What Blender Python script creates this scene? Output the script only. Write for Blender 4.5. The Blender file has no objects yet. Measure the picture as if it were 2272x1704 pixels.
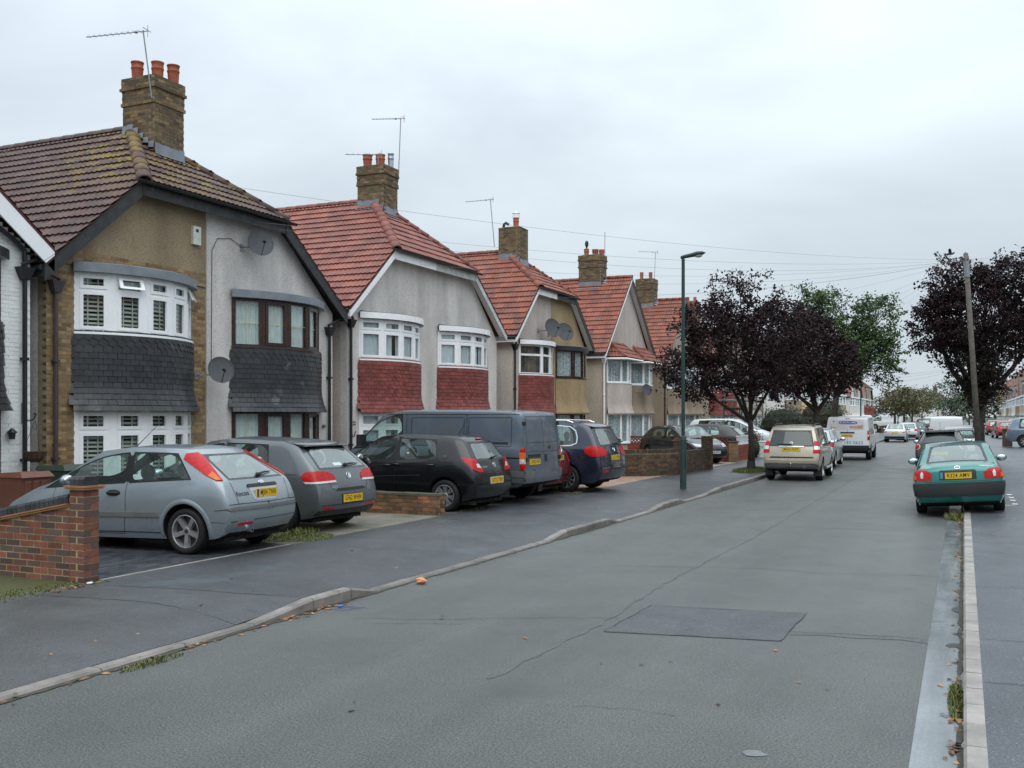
import bpy, bmesh, math, random
from mathutils import Vector, Matrix, Quaternion
from mathutils.bvhtree import BVHTree
from mathutils.geometry import delaunay_2d_cdt
R = math.radians
rnd = random.Random(7)
scene = bpy.context.scene
COL = scene.collection

# ------------------------------------------------------------------ camera
YAW = math.atan2(1002.0, 2200.0)          # camera looks left of the street direction (+Y)
EYE = Vector((0.0, 0.0, 2.0))
cam_d = bpy.data.cameras.new('camera')
cam_d.sensor_width = 36.0
cam_d.lens = 2200.0 / 2272.0 * 36.0
cam_d.shift_y = 72.0 / 2272.0
cam_d.clip_start = 0.1
cam_d.clip_end = 6000.0
cam = bpy.data.objects.new('camera', cam_d)
cam.location = EYE
cam.rotation_euler = (R(90), 0, YAW)
COL.objects.link(cam)
scene.camera = cam

# ------------------------------------------------------------------ overcast sky
SUN_EL, SUN_AZ = R(58), R(150)            # diffuse glow of the hidden sun, high and behind the camera's left
w = bpy.data.worlds.new('World'); scene.world = w
w.use_nodes = True
wn, wl = w.node_tree.nodes, w.node_tree.links
wn.clear()
wo = wn.new('ShaderNodeOutputWorld'); bg = wn.new('ShaderNodeBackground')
sky = wn.new('ShaderNodeTexSky'); sky.sky_type = 'NISHITA'; sky.sun_disc = False
sky.sun_elevation = SUN_EL; sky.sun_rotation = SUN_AZ
tc = wn.new('ShaderNodeTexCoord')
mp = wn.new('ShaderNodeMapping'); mp.inputs['Scale'].default_value = (1.0, 1.0, 2.6)
wl.new(tc.outputs['Generated'], mp.inputs['Vector'])
n1 = wn.new('ShaderNodeTexNoise'); n1.inputs['Scale'].default_value = 2.3; n1.inputs['Detail'].default_value = 5
n1.inputs['Roughness'].default_value = 0.5; n1.inputs['Distortion'].default_value = 0.35
wl.new(mp.outputs['Vector'], n1.inputs['Vector'])
cr = wn.new('ShaderNodeValToRGB')
cr.color_ramp.elements[0].position = 0.33; cr.color_ramp.elements[0].color = (0.60, 0.675, 0.745, 1)
cr.color_ramp.elements[1].position = 0.70; cr.color_ramp.elements[1].color = (0.82, 0.925, 0.985, 1)
wl.new(n1.outputs['Fac'], cr.inputs['Fac'])
sc = wn.new('ShaderNodeVectorMath'); sc.operation = 'SCALE'; sc.inputs['Scale'].default_value = 10.0
wl.new(cr.outputs['Color'], sc.inputs[0])
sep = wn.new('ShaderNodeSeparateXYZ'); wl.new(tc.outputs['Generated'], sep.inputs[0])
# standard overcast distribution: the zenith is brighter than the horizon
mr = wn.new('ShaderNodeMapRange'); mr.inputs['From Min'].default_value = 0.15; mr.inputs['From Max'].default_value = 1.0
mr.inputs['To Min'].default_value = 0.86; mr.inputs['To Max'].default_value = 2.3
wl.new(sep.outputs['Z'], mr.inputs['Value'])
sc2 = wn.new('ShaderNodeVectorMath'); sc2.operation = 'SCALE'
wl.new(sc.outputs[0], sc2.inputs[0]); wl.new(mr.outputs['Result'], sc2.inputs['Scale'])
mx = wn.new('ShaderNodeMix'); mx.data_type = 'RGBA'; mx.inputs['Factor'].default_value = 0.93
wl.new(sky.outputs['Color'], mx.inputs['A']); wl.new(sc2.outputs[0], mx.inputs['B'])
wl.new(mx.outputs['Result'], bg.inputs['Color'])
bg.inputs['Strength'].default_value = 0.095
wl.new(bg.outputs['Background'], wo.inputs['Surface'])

sd = bpy.data.lights.new('sun', 'SUN'); sd.energy = 1.2; sd.angle = R(60); sd.color = (1.0, 0.97, 0.92)
so = bpy.data.objects.new('sun', sd); COL.objects.link(so)
dirv = Vector((math.cos(SUN_EL) * math.sin(SUN_AZ), math.cos(SUN_EL) * math.cos(SUN_AZ), math.sin(SUN_EL)))
so.rotation_euler = dirv.to_track_quat('Z', 'Y').to_euler(); so.location = (0, 0, 40)

vs = scene.view_settings
vs.view_transform = 'Standard'; vs.look = 'None'; vs.exposure = 0.22; vs.gamma = 1.0
vs.use_curve_mapping = False

# ------------------------------------------------------------------ object helpers
def wm(o):
    m = o.matrix_basis.copy()
    return wm(o.parent) @ m if o.parent else m

def link(name, data, parent=None, loc=None, mat4=None):
    o = bpy.data.objects.new(name, data); COL.objects.link(o)
    if parent: o.parent = parent
    if loc is not None: o.location = loc
    if mat4 is not None: o.matrix_basis = mat4
    return o

def tag(o, label=None, cat=None, group=None, kind=None):
    if label: o['label'] = label
    if cat: o['category'] = cat
    if group: o['group'] = group
    if kind: o['kind'] = kind
    return o

def thing(name, label, cat, loc=(0, 0, 0), rotz=0.0, group=None):
    o = link(name, None, None, loc); o.rotation_euler = (0, 0, rotz); o.empty_display_size = 0.2
    return tag(o, label, cat, group)

class MB:
    """collects geometry, builds one mesh"""
    def __init__(s): s.v = []; s.f = []; s.m = []
    def add(s, vs, fs, mi=0, M=None):
        b = len(s.v)
        s.v += [tuple(M @ Vector(p)) for p in vs] if M is not None else [tuple(p) for p in vs]
        s.f += [tuple(b + i for i in f) for f in fs]; s.m += [mi] * len(fs)
        return s
    def box(s, x0, x1, y0, y1, z0, z1, mi=0, M=None):
        return s.add([(x0,y0,z0),(x1,y0,z0),(x1,y1,z0),(x0,y1,z0),(x0,y0,z1),(x1,y0,z1),(x1,y1,z1),(x0,y1,z1)],
                     [(0,3,2,1),(4,5,6,7),(0,1,5,4),(1,2,6,5),(2,3,7,6),(3,0,4,7)], mi, M)
    def prism(s, poly, d0, d1, fn, mi=0):
        """poly: 2D points counter-clockwise; fn(a,b,d)->xyz"""
        n = len(poly); vs = [fn(a, b, d0) for a, b in poly] + [fn(a, b, d1) for a, b in poly]
        fs = [tuple(range(n))[::-1], tuple(range(n, 2*n))] + [(i, (i+1) % n, n+(i+1) % n, n+i) for i in range(n)]
        return s.add(vs, fs, mi)
    def tube(s, pts, r, n=8, mi=0, cap=True):
        pts = [Vector(p) for p in pts]; rs = r if isinstance(r, (list, tuple)) else [r]*len(pts)
        rings = []; up = Vector((0, 0, 1)); last = None
        for i, p in enumerate(pts):
            t = (pts[min(i+1, len(pts)-1)] - pts[max(i-1, 0)])
            if t.length < 1e-9: t = Vector((0, 0, 1))
            t.normalize()
            if last is None:
                a = t.cross(up if abs(t.z) < 0.95 else Vector((1, 0, 0))).normalized()
            else:
                a = (last - t * last.dot(t)); a = a.normalized() if a.length > 1e-6 else t.orthogonal().normalized()
            last = a; b = t.cross(a)
            rings.append([p + (a*math.cos(2*math.pi*k/n) + b*math.sin(2*math.pi*k/n))*rs[i] for k in range(n)])
        base = len(s.v)
        for rg in rings: s.v += [tuple(q) for q in rg]
        for i in range(len(pts)-1):
            for k in range(n):
                s.f.append((base+i*n+k, base+i*n+(k+1) % n, base+(i+1)*n+(k+1) % n, base+(i+1)*n+k)); s.m.append(mi)
        if cap:
            s.f.append(tuple(base+k for k in range(n))[::-1]); s.m.append(mi)
            s.f.append(tuple(base+(len(pts)-1)*n+k for k in range(n))); s.m.append(mi)
        return s
    def lathe(s, prof, n=16, M=None, mi=0, closed=False):
        """prof: (r,z) list, spun round local z"""
        vs = []; fs = []; m = len(prof)
        for k in range(n):
            c, sn = math.cos(2*math.pi*k/n), math.sin(2*math.pi*k/n)
            vs += [(r*c, r*sn, z) for r, z in prof]
        for k in range(n):
            k2 = (k+1) % n
            for i in range(m if closed else m-1):
                i2 = (i+1) % m
                fs.append((k*m+i, k2*m+i, k2*m+i2, k*m+i2))
        return s.add(vs, fs, mi, M)
    def ellipsoid(s, c, r, n=12, m=8, mi=0):
        prof = [(max(1e-4, math.sin(math.pi*i/m)), -math.cos(math.pi*i/m)) for i in range(m+1)]
        return s.lathe(prof, n, Matrix.Translation(c) @ Matrix.Diagonal((r[0], r[1], r[2], 1)), mi)
    def mesh(s, name, mats=None, smooth=False):
        me = bpy.data.meshes.new(name); me.from_pydata(s.v, [], s.f)
        for mm in (mats or []): me.materials.append(mm)
        if mats and len(mats) > 1: me.polygons.foreach_set('material_index', s.m)
        if smooth: me.polygons.foreach_set('use_smooth', [True]*len(me.polygons))
        me.update(); return me
    def build(s, name, mat, parent=None, smooth=False, loc=None, label=None, kind=None, mat4=None):
        mats = mat if isinstance(mat, (list, tuple)) else [mat]
        o = link(name, s.mesh(name, mats, smooth), parent, loc, mat4)
        if smooth == 'auto':
            pass
        if label: o['label'] = label
        if kind: o['kind'] = kind
        return o

def shade(o, ang=35):
    """smooth shading with sharp edges above an angle"""
    me = o.data
    bm = bmesh.new(); bm.from_mesh(me)
    for f in bm.faces: f.smooth = True
    for e in bm.edges:
        if len(e.link_faces) == 2:
            e.smooth = e.calc_face_angle(0) < R(ang)
    bm.to_mesh(me); bm.free(); return o

CAMI = cam.matrix_basis.inverted()
def proj(p):
    q = CAMI @ Vector(p); d = -q.z
    if d < 0.2: return None
    return (1136 + 2200*q.x/d, 924 - 2200*q.y/d, d)

def pieces(name, items, parent, mat, limit=300, stuff=None):
    """items: (mesh, matrix in parent's frame). The largest in view become objects, the rest one 'stuff' mesh."""
    P = wm(parent); rk = []
    for it in items:
        pr = proj(P @ it[1].translation)
        vis = pr is not None and -60 < pr[0] < 2330 and -60 < pr[1] < 1760
        rk.append((0 if vis else 1, pr[2] if pr else 1e6))
    order = sorted(range(len(items)), key=lambda i: rk[i])
    for i in order[:limit]:
        me, M = items[i][0], items[i][1]
        link(name, me, parent, mat4=M)
    rest = order[limit:]
    if rest:
        b = MB()
        cache = {}
        for i in rest:
            me, M = items[i][0], items[i][1]
            if me.name not in cache:
                cache[me.name] = ([v.co.copy() for v in me.vertices], [tuple(p.vertices) for p in me.polygons])
            vv, ff = cache[me.name]; b.add(vv, ff, 0, M)
        b.build(stuff or name, mat, parent, kind='stuff')

def frame_mat(o, X, Y, Z):
    m = Matrix((X, Y, Z)).transposed().to_4x4(); m.translation = o; return m

# ------------------------------------------------------------------ materials
MATS = {}
def N(nt, t, **kw):
    n = nt.nodes.new(t)
    for k, v in kw.items(): setattr(n, k, v)
    return n

def mat(name, col, rough=0.6, var=0.2, scale=6.0, col2=None, spec=0.4, metal=0.0, coat=0.0, bump=0.0, bscale=60.0,
        rand=0.0, fine=0.0, fscale=150.0, speck=None, stain=None, alt_col=None, streak=None):
    """procedural material. var/scale: large soft variation; fine/fscale: grain; speck:(scale,thr,colour,amount);
    stain: list of (scale,thr,colour,(x,y,z) centre or None, radius)"""
    if name in MATS: return MATS[name]
    m = bpy.data.materials.new(name); m.use_nodes = True; nt = m.node_tree; L = nt.links
    b = nt.nodes['Principled BSDF']
    geo = N(nt, 'ShaderNodeNewGeometry'); pos = geo.outputs['Position']
    def noise(sc_, det=4, rgh=0.55):
        n = N(nt, 'ShaderNodeTexNoise'); n.inputs['Scale'].default_value = sc_; n.inputs['Detail'].default_value = det
        n.inputs['Roughness'].default_value = rgh; L.new(pos, n.inputs['Vector']); return n.outputs['Fac']
    def ramp(fac, lo, hi):
        mr_ = N(nt, 'ShaderNodeMapRange'); mr_.inputs['From Min'].default_value = lo; mr_.inputs['From Max'].default_value = hi
        L.new(fac, mr_.inputs['Value']); return mr_.outputs['Result']
    def mixc(fac, a, c):
        x = N(nt, 'ShaderNodeMix', data_type='RGBA')
        if isinstance(fac, float): x.inputs['Factor'].default_value = fac
        else: L.new(fac, x.inputs['Factor'])
        if isinstance(a, tuple): x.inputs['A'].default_value = (*a, 1)
        else: L.new(a, x.inputs['A'])
        if isinstance(c, tuple): x.inputs['B'].default_value = (*c, 1)
        else: L.new(c, x.inputs['B'])
        return x.outputs['Result']
    def mul(c, fac_socket, lo, hi):
        mr_ = N(nt, 'ShaderNodeMapRange'); mr_.inputs['To Min'].default_value = lo; mr_.inputs['To Max'].default_value = hi
        L.new(fac_socket, mr_.inputs['Value'])
        v = N(nt, 'ShaderNodeVectorMath', operation='SCALE'); L.new(c, v.inputs[0]); L.new(mr_.outputs['Result'], v.inputs['Scale'])
        return v.outputs[0]
    c2 = col2 if col2 else tuple(max(0, x*(1-var)) for x in col)
    c = mixc(ramp(noise(scale), 0.35, 0.65), tuple(col), tuple(c2))
    if rand > 0:
        oi = N(nt, 'ShaderNodeObjectInfo'); ad = N(nt, 'ShaderNodeMath', operation='ADD'); fr = N(nt, 'ShaderNodeMath', operation='FRACT')
        L.new(oi.outputs['Random'], ad.inputs[0]); L.new(geo.outputs['Random Per Island'], ad.inputs[1]); L.new(ad.outputs[0], fr.inputs[0])
        if alt_col:   # second colour picked per piece
            st = ramp(fr.outputs[0], alt_col[1]-0.12, alt_col[1]+0.12)
            c = mixc(st, c, tuple(alt_col[0]))
        f2 = N(nt, 'ShaderNodeMath', operation='MULTIPLY'); f3 = N(nt, 'ShaderNodeMath', operation='FRACT')
        L.new(fr.outputs[0], f2.inputs[0]); f2.inputs[1].default_value = 7.31; L.new(f2.outputs[0], f3.inputs[0])
        c = mul(c, f3.outputs[0], 1-rand, 1+rand)
    if fine > 0: c = mul(c, ramp(noise(fscale, 2, 0.6), 0.3, 0.7), 1-fine, 1+fine)
    if speck:
        n = N(nt, 'ShaderNodeTexVoronoi'); n.inputs['Scale'].default_value = speck[0]; L.new(pos, n.inputs['Vector'])
        sv = N(nt, 'ShaderNodeSeparateColor'); L.new(n.outputs['Color'], sv.inputs[0])
        f = ramp(sv.outputs[0], speck[1], speck[1]+0.05)
        mm = N(nt, 'ShaderNodeMath', operation='MULTIPLY'); L.new(f, mm.inputs[0]); mm.inputs[1].default_value = speck[3]
        c = mixc(mm.outputs[0], c, tuple(speck[2]))
    for stn in (stain or []):
        f = ramp(noise(stn[0], 6, 0.6), stn[1], stn[1]+0.07)
        if stn[3] is not None:
            d = N(nt, 'ShaderNodeVectorMath', operation='DISTANCE'); L.new(pos, d.inputs[0]); d.inputs[1].default_value = stn[3]
            g = ramp(d.outputs['Value'], stn[4], stn[4]*0.35)
            mm = N(nt, 'ShaderNodeMath', operation='MULTIPLY'); L.new(f, mm.inputs[0]); L.new(g, mm.inputs[1]); f = mm.outputs[0]
        c = mixc(f, c, tuple(stn[2]))
    if streak:          # weather streaks / wheel tracks: (scale vector, low, high)
        sm = N(nt, 'ShaderNodeMapping'); sm.inputs['Scale'].default_value = streak[0]; L.new(pos, sm.inputs['Vector'])
        sn = N(nt, 'ShaderNodeTexNoise'); sn.inputs['Scale'].default_value = 1.0; sn.inputs['Detail'].default_value = 5; L.new(sm.outputs['Vector'], sn.inputs['Vector'])
        c = mul(c, ramp(sn.outputs['Fac'], 0.34, 0.62), streak[1], streak[2])
    L.new(c, b.inputs['Base Color'])
    rr = N(nt, 'ShaderNodeMapRange'); L.new(noise(scale*1.7), rr.inputs['Value'])
    rr.inputs['From Min'].default_value = 0.3; rr.inputs['From Max'].default_value = 0.7
    rr.inputs['To Min'].default_value = max(0.02, rough*0.74); rr.inputs['To Max'].default_value = min(1, rough*1.18)
    L.new(rr.outputs['Result'], b.inputs['Roughness'])
    b.inputs['Specular IOR Level'].default_value = spec; b.inputs['Metallic'].default_value = metal
    b.inputs['Coat Weight'].default_value = coat; b.inputs['Coat Roughness'].default_value = 0.06
    if bump > 0:
        bp = N(nt, 'ShaderNodeBump'); bp.inputs['Strength'].default_value = bump; bp.inputs['Distance'].default_value = 0.02
        L.new(noise(bscale, 3, 0.6), bp.inputs['Height']); L.new(bp.outputs['Normal'], b.inputs['Normal'])
    MATS[name] = m; return m

def glass(name, tint=(0.75, 0.85, 0.82), extra=0.03, gain=1.0, rough=0.02, film=0.0):
    if name in MATS: return MATS[name]
    m = bpy.data.materials.new(name); m.use_nodes = True; nt = m.node_tree; L = nt.links; nt.nodes.clear()
    o = N(nt, 'ShaderNodeOutputMaterial'); t = N(nt, 'ShaderNodeBsdfTransparent'); g = N(nt, 'ShaderNodeBsdfGlossy')
    t.inputs['Color'].default_value = (*tint, 1); g.inputs['Roughness'].default_value = rough; g.inputs['Color'].default_value = (0.95, 1, 0.99, 1)
    fr = N(nt, 'ShaderNodeFresnel'); gb = N(nt, 'ShaderNodeNewGeometry'); ir = N(nt, 'ShaderNodeMapRange')
    L.new(gb.outputs['Backfacing'], ir.inputs['Value']); ir.inputs['To Min'].default_value = 1.5; ir.inputs['To Max'].default_value = 1/1.5
    L.new(ir.outputs['Result'], fr.inputs['IOR'])      # a thin sheet reflects alike from both sides
    ma = N(nt, 'ShaderNodeMath', operation='MULTIPLY_ADD', use_clamp=True); ma.inputs[1].default_value = gain; ma.inputs[2].default_value = extra
    L.new(fr.outputs[0], ma.inputs[0])
    mxs = N(nt, 'ShaderNodeMixShader'); L.new(ma.outputs[0], mxs.inputs['Fac']); L.new(t.outputs[0], mxs.inputs[1]); L.new(g.outputs[0], mxs.inputs[2])
    if film > 0:      # rain film and dust; its pale diffuse also stands in for sky reflection
        df = N(nt, 'ShaderNodeBsdfDiffuse'); df.inputs['Color'].default_value = (0.62, 0.72, 0.72, 1); m3 = N(nt, 'ShaderNodeMixShader'); m3.inputs['Fac'].default_value = film
        L.new(mxs.outputs[0], m3.inputs[1]); L.new(df.outputs[0], m3.inputs[2]); L.new(m3.outputs[0], o.inputs['Surface'])
    else: L.new(mxs.outputs[0], o.inputs['Surface'])
    MATS[name] = m; return m

def paint(name, col, metal=0.35, rough=0.32, dirt=0.0, inner=(0.02, 0.02, 0.022), coat=0.7):
    """car paint outside, dark trim on the inside of the shell"""
    if name in MATS: return MATS[name]
    m = mat(name, col, rough, 0.08, 1.5, metal=metal, coat=coat, spec=0.5, fine=0.05, fscale=220,
            stain=[(2.5, 0.52, (0.16, 0.15, 0.13), None, 0)] if dirt > 0 else None)
    nt = m.node_tree; L = nt.links; b = nt.nodes['Principled BSDF']
    src = b.inputs['Base Color'].links[0].from_socket
    if dirt > 0:
        mx_ = N(nt, 'ShaderNodeMix', data_type='RGBA'); mx_.inputs['Factor'].default_value = dirt
        mx_.inputs['A'].default_value = (*col, 1); L.new(src, mx_.inputs['B']); src = mx_.outputs['Result']
    ge = N(nt, 'ShaderNodeNewGeometry'); x = N(nt, 'ShaderNodeMix', data_type='RGBA')
    L.new(ge.outputs['Backfacing'], x.inputs['Factor']); L.new(src, x.inputs['A']); x.inputs['B'].default_value = (*inner, 1)
    L.new(x.outputs['Result'], b.inputs['Base Color'])
    return m

def text_mesh(s, size, depth=0.0, bold=False, align='CENTER'):
    cu = bpy.data.curves.new('txt', 'FONT'); cu.body = s; cu.size = size; cu.align_x = align; cu.align_y = 'CENTER'
    cu.extrude = depth; cu.resolution_u = 3
    cu.space_character = 1.12
    if bold: cu.offset = size*0.008
    o = bpy.data.objects.new('txt', cu); COL.objects.link(o)
    me = bpy.data.meshes.new_from_object(o.evaluated_get(bpy.context.evaluated_depsgraph_get()))
    bpy.data.objects.remove(o); bpy.data.curves.remove(cu)
    return me
# ================================================================== SETTING
ASPH = mat('asphalt_road', (0.099, 0.106, 0.102), 0.40, 0.15, 0.7, fine=0.72, fscale=72, spec=0.42, bump=0.6, bscale=90, streak=((1.1, .045, 1), .86, 1.06),
           stain=[(0.55, 0.60, (0.083, 0.089, 0.086), None, 0)], speck=(120, 0.94, (0.26, 0.27, 0.25), 0.4))
ASPH2 = mat('asphalt_pavement', (0.066, 0.071, 0.077), 0.36, 0.2, 0.8, fine=0.4, fscale=70, spec=0.45, bump=0.5, bscale=90, streak=((.8, .3, 1), .82, 1.08),
            stain=[(0.8, 0.58, (0.080, 0.091, 0.103), None, 0)], speck=(80, 0.93, (0.26, 0.26, 0.25), 0.5))
ASPH3 = mat('asphalt_pavement_right', (0.078, 0.087, 0.102), 0.33, 0.25, 0.9, streak=((.8, .3, 1), .82, 1.08), fine=0.5, fscale=70, spec=0.5, bump=0.35, bscale=80,
            speck=(100, 0.94, (0.26, 0.26, 0.26), 0.5))
ASPHN = mat('asphalt_old_footway', (0.084, 0.088, 0.091), 0.42, 0.25, 1.2, fine=0.45, fscale=70, spec=0.42, bump=0.5, bscale=90, streak=((.8, .3, 1), .84, 1.06), stain=[(1.1, .58, (.058, .063, .068), None, 0)])
PATCHM = mat('asphalt_patch', (0.078, 0.082, 0.090), 0.50, 0.22, 2.0, fine=0.6, fscale=65, spec=0.4, bump=0.5, bscale=80)
CHAN = mat('channel_concrete', (0.20, 0.22, 0.235), 0.20, 0.3, 1.6, streak=((6, .5, 1), .66, 1.1), fine=0.2, fscale=90, spec=0.55,
           stain=[(3.0, 0.62, (0.14, 0.15, 0.16), None, 0)])
KERB = mat('kerb_granite', (0.225, 0.205, 0.188), 0.55, 0.25, 5, fine=0.2, fscale=160, rand=0.12, bump=0.2, bscale=50,
           stain=[(6, 0.6, (0.12, 0.12, 0.095), None, 0)], streak=((.6, 2.2, 1), .7, 1.1))
KERB2 = mat('kerb_granite_pale', (0.345, 0.315, 0.29), 0.5, 0.25, 5, streak=((2, 2.5, 1), .72, 1.06), fine=0.2, fscale=160, rand=0.10, bump=0.15, bscale=50)
CRACK = mat('crack_dark', (0.058, 0.064, 0.064), 0.7, 0.3, 8)
SEAM = mat('seam_dark', (0.086, 0.092, 0.089), 0.55, 0.3, 3, fine=.6, fscale=60)
WHITE_MARK = mat('road_paint', (0.62, 0.63, 0.61), 0.5, 0.35, 9, fine=0.2)
CONC = mat('concrete_drive', (0.215, 0.20, 0.165), 0.45, 0.3, 1.2, fine=0.18, spec=0.4, bump=0.2,
           stain=[(1.4, 0.56, (0.11, 0.12, 0.08), None, 0)])
CONC_D = mat('dark_drive', (0.105, 0.11, 0.115), 0.45, 0.3, 1.5, fine=0.25, bump=0.2)
PAVBLK = mat('paving_dark', (0.055, 0.060, 0.068), 0.38, 0.3, 3, rand=0.35, fine=0.2, spec=0.45)
PAVTAN = mat('paving_tan', (0.36, 0.235, 0.165), 0.5, 0.25, 2.5, rand=0.2, fine=0.15)
SOIL = mat('verge_soil', (0.075, 0.068, 0.035), 0.8, 0.4, 6, col2=(0.06, 0.075, 0.022), fine=0.4, fscale=90)
GROUNDM = mat('ground_earth', (0.10, 0.105, 0.085), 0.8, 0.3, 0.3)
GRASSM = mat('grass_blade', (0.085, 0.125, 0.03), 0.6, 0.4, 5, rand=0.4, col2=(0.11, 0.11, 0.03))
LEAFL = mat('fallen_leaf', (0.42, 0.20, 0.08), 0.6, 0.4, 30, rand=0.5, alt_col=((0.16, 0.08, 0.04), 0.45))

def lerp(a, b, t): return a + (b-a)*t
def interp(x, pts):
    if x <= pts[0][0]: return pts[0][1]
    for (x0, y0), (x1, y1) in zip(pts, pts[1:]):
        if x <= x1: return y0 + (y1-y0)*(x-x0)/(x1-x0)
    return pts[-1][1]

Y0, Y1 = -8.0, 330.0
KX = [(-8, -6.18), (8, -6.12), (18, -5.95), (34, -5.88), (400, -5.9)]      # left kerb line, road side
HUMP = [(-8, .03), (7.6, .03), (8.5, .12), (9.15, .12), (9.65, .025), (14.6, .02), (15.4, .11), (17.4, .11), (17.95, .02),
        (20.1, .02), (21.1, .10), (22.4, .10), (22.9, .02), (24.7, .025), (26.6, .11), (44, .11), (45, .03), (51, .03), (52, .11), (400, .11)]
def kx(y): return interp(y, KX)
def kh(y): return interp(y, HUMP)
def bx(y): return interp(y, [(-8, -8.9), (18, -8.88), (30, -8.5), (36, -8.3), (400, -8.35)])   # back of the left pavement
ZB = 0.145

g = MB(); g.add([(-1500, -200, -0.05), (1500, -200, -0.05), (1500, 2600, -0.05), (-1500, 2600, -0.05)], [(0, 1, 2, 3)])
tag(g.build('ground', GROUNDM), kind='structure')
ys = [-8, -4, 0, 4, 8, 12, 16, 20, 26, 34, 60, 120, 200, 330]
b = MB()
for a, c in zip(ys, ys[1:]):
    b.add([(kx(a)-.05, a, 0), (.05, a, 0), (.05, c, 0), (kx(c)-.05, c, 0)], [(0, 1, 2, 3)])
road = tag(b.build('road', ASPH), kind='structure')

def ribbon(pts, wdt, z, jit=0.0, seg=0.12):
    P = [Vector((x, y, 0)) for x, y in pts]; out = []
    for a, c in zip(P, P[1:]):
        n = max(1, int((c-a).length/seg))
        for i in range(n): out.append(a.lerp(c, i/n))
    out.append(P[-1]); m = MB(); vs = []
    for i, p in enumerate(out):
        t = (out[min(i+1, len(out)-1)]-out[max(0, i-1)]).normalized(); nn = Vector((-t.y, t.x, 0))
        o_ = nn*rnd.uniform(-jit, jit); ww = wdt*rnd.uniform(.4, 1.2)/2
        vs += [(p.x+o_.x+nn.x*ww, p.y+o_.y+nn.y*ww, z), (p.x+o_.x-nn.x*ww, p.y+o_.y-nn.y*ww, z)]
    m.add(vs, [(2*i+1, 2*i+3, 2*i+2, 2*i) for i in range(len(out)-1)]); return m
for pts, wd in [([(-5.5, 8.3), (-4.6, 8.63), (-3.8, 9.1), (-3.1, 9.4)], .018), ([(-5.2, 8.15), (-4.4, 8.5)], .014),
                ([(-1.5, 9.42), (-.9, 9.58), (-.3, 9.65)], .02), ([(-4.3, 12.67), (-2.4, 13.2), (-1.7, 13.14), (-.3, 13.5)], .018),
                ([(-2.46, 6.41), (-2.1, 6.5), (-1.75, 6.47)], .010), ([(-2.4, 18.4), (-1.0, 18.65)], .03),
                ([(-3.4, 32.6), (-1.7, 34.7)], .06), ([(-5.0, 23.5), (-1.2, 25.6)], .03)]:
    ribbon(pts, wd*.6, .004, .025).build('crack', CRACK, road)
ribbon([(-3.28, 6.8), (-3.19, 9), (-3.27, 11.7), (-3.16, 15.8), (-3.2, 40)], .035, .003, .03, .2).build('seam', SEAM, road)
ribbon([(-1.46, 9.37), (-.9, 9.5), (-.3, 9.55)], .16, .003, .02, .2).build('seam', SEAM, road)
pb = MB(); pb.add([(-3.01, 10.14, .004), (-3.04, 8.73, .004), (-1.48, 9.01, .004), (-1.45, 10.38, .004)], [(0, 1, 2, 3)])
pb.build('tarmac_patch', PATCHM, road)
ribbon([(-3.01, 10.14), (-3.04, 8.73), (-1.48, 9.01), (-1.45, 10.38), (-3.01, 10.14)], .012, .008, .012).build('crack', CRACK, road)
# smooth channel beside the right kerb, with ragged wear holes
b = MB()
for a, c in zip(ys, ys[1:]): b.add([(-.285, a, .004), (0.0, a, .004), (0.0, c, .004), (-.285, c, .004)], [(0, 1, 2, 3)])
b.build('channel', CHAN, road)
for (cx, cy, rx, ry) in [(-.07, 9.45, .075, .10), (-.05, 11.2, .06, .16), (-.045, 12.4, .05, .14), (-.08, 15.5, .05, .10), (-.06, 17.1, .05, .2)]:
    m = MB(); n = 14
    m.add([(min(-.002, cx+rx*math.cos(6.283*i/n)*rnd.uniform(.7, 1.2)), cy+ry*math.sin(6.283*i/n)*rnd.uniform(.7, 1.2), .008) for i in range(n)], [tuple(range(n))])
    m.build('pothole', CRACK, road)
m = MB()
for i in range(4):
    y = 8.58+i*.07; m.add([(-5.98, y, .005), (-5.78+.04*i, y-.01, .005), (-5.77+.04*i, y+.012, .005), (-5.98, y+.02, .005)], [(0, 1, 2, 3)])
m.build('spray_mark', mat('blue_spray', (0.13, 0.155, 0.23), .6, .4, 9), road)
m = MB(); n = 9
m.add([(-1.13+.09*math.cos(6.283*i/n)*rnd.uniform(.6, 1.1), 5.95+.07*math.sin(6.283*i/n)*rnd.uniform(.6, 1.1), .004) for i in range(n)], [tuple(range(n))])
m.build('paint_splash', mat('pale_splash', (0.17, 0.185, 0.19), .5, .2, 9), road)

# left pavement: falls to the dropped kerbs, rises to the back edge
b = MB(); vs = []; fs = []
yy = sorted(set([Y0+.3*i for i in range(int(68/.3))] + [60, 90, 150, 330] + [q[0] for q in HUMP[:-1]])); fr = [0, .18, .4, .7, 1.0]
for y in yy:
    xa, xb = kx(y)-.125, bx(y); z0 = kh(y)+.003
    for f in fr: vs.append((lerp(xa, xb, f), y, lerp(z0, lerp(.105, ZB, f), min(1, f*2.4))))
m_ = len(fr)
for i in range(len(yy)-1):
    for k in range(m_-1): fs.append((i*m_+k, (i+1)*m_+k, (i+1)*m_+k+1, i*m_+k+1))
b.add(vs, fs); o = b.build('pavement', ASPH2, smooth=True); tag(o, kind='structure'); pave_l = o
def pz(x, y):
    f = (x-(kx(y)-.125))/(bx(y)-(kx(y)-.125)); f = max(0, min(1, f))
    return lerp(kh(y), lerp(.105, ZB, f), min(1, f*2.4))
def pav_ribbon(pts, wd, jit=.02):
    m = ribbon(pts, wd, 0, jit); m.v = [(x, y, pz(x, y)+.0075) for x, y, z in m.v]; return m
if False: pass
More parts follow.
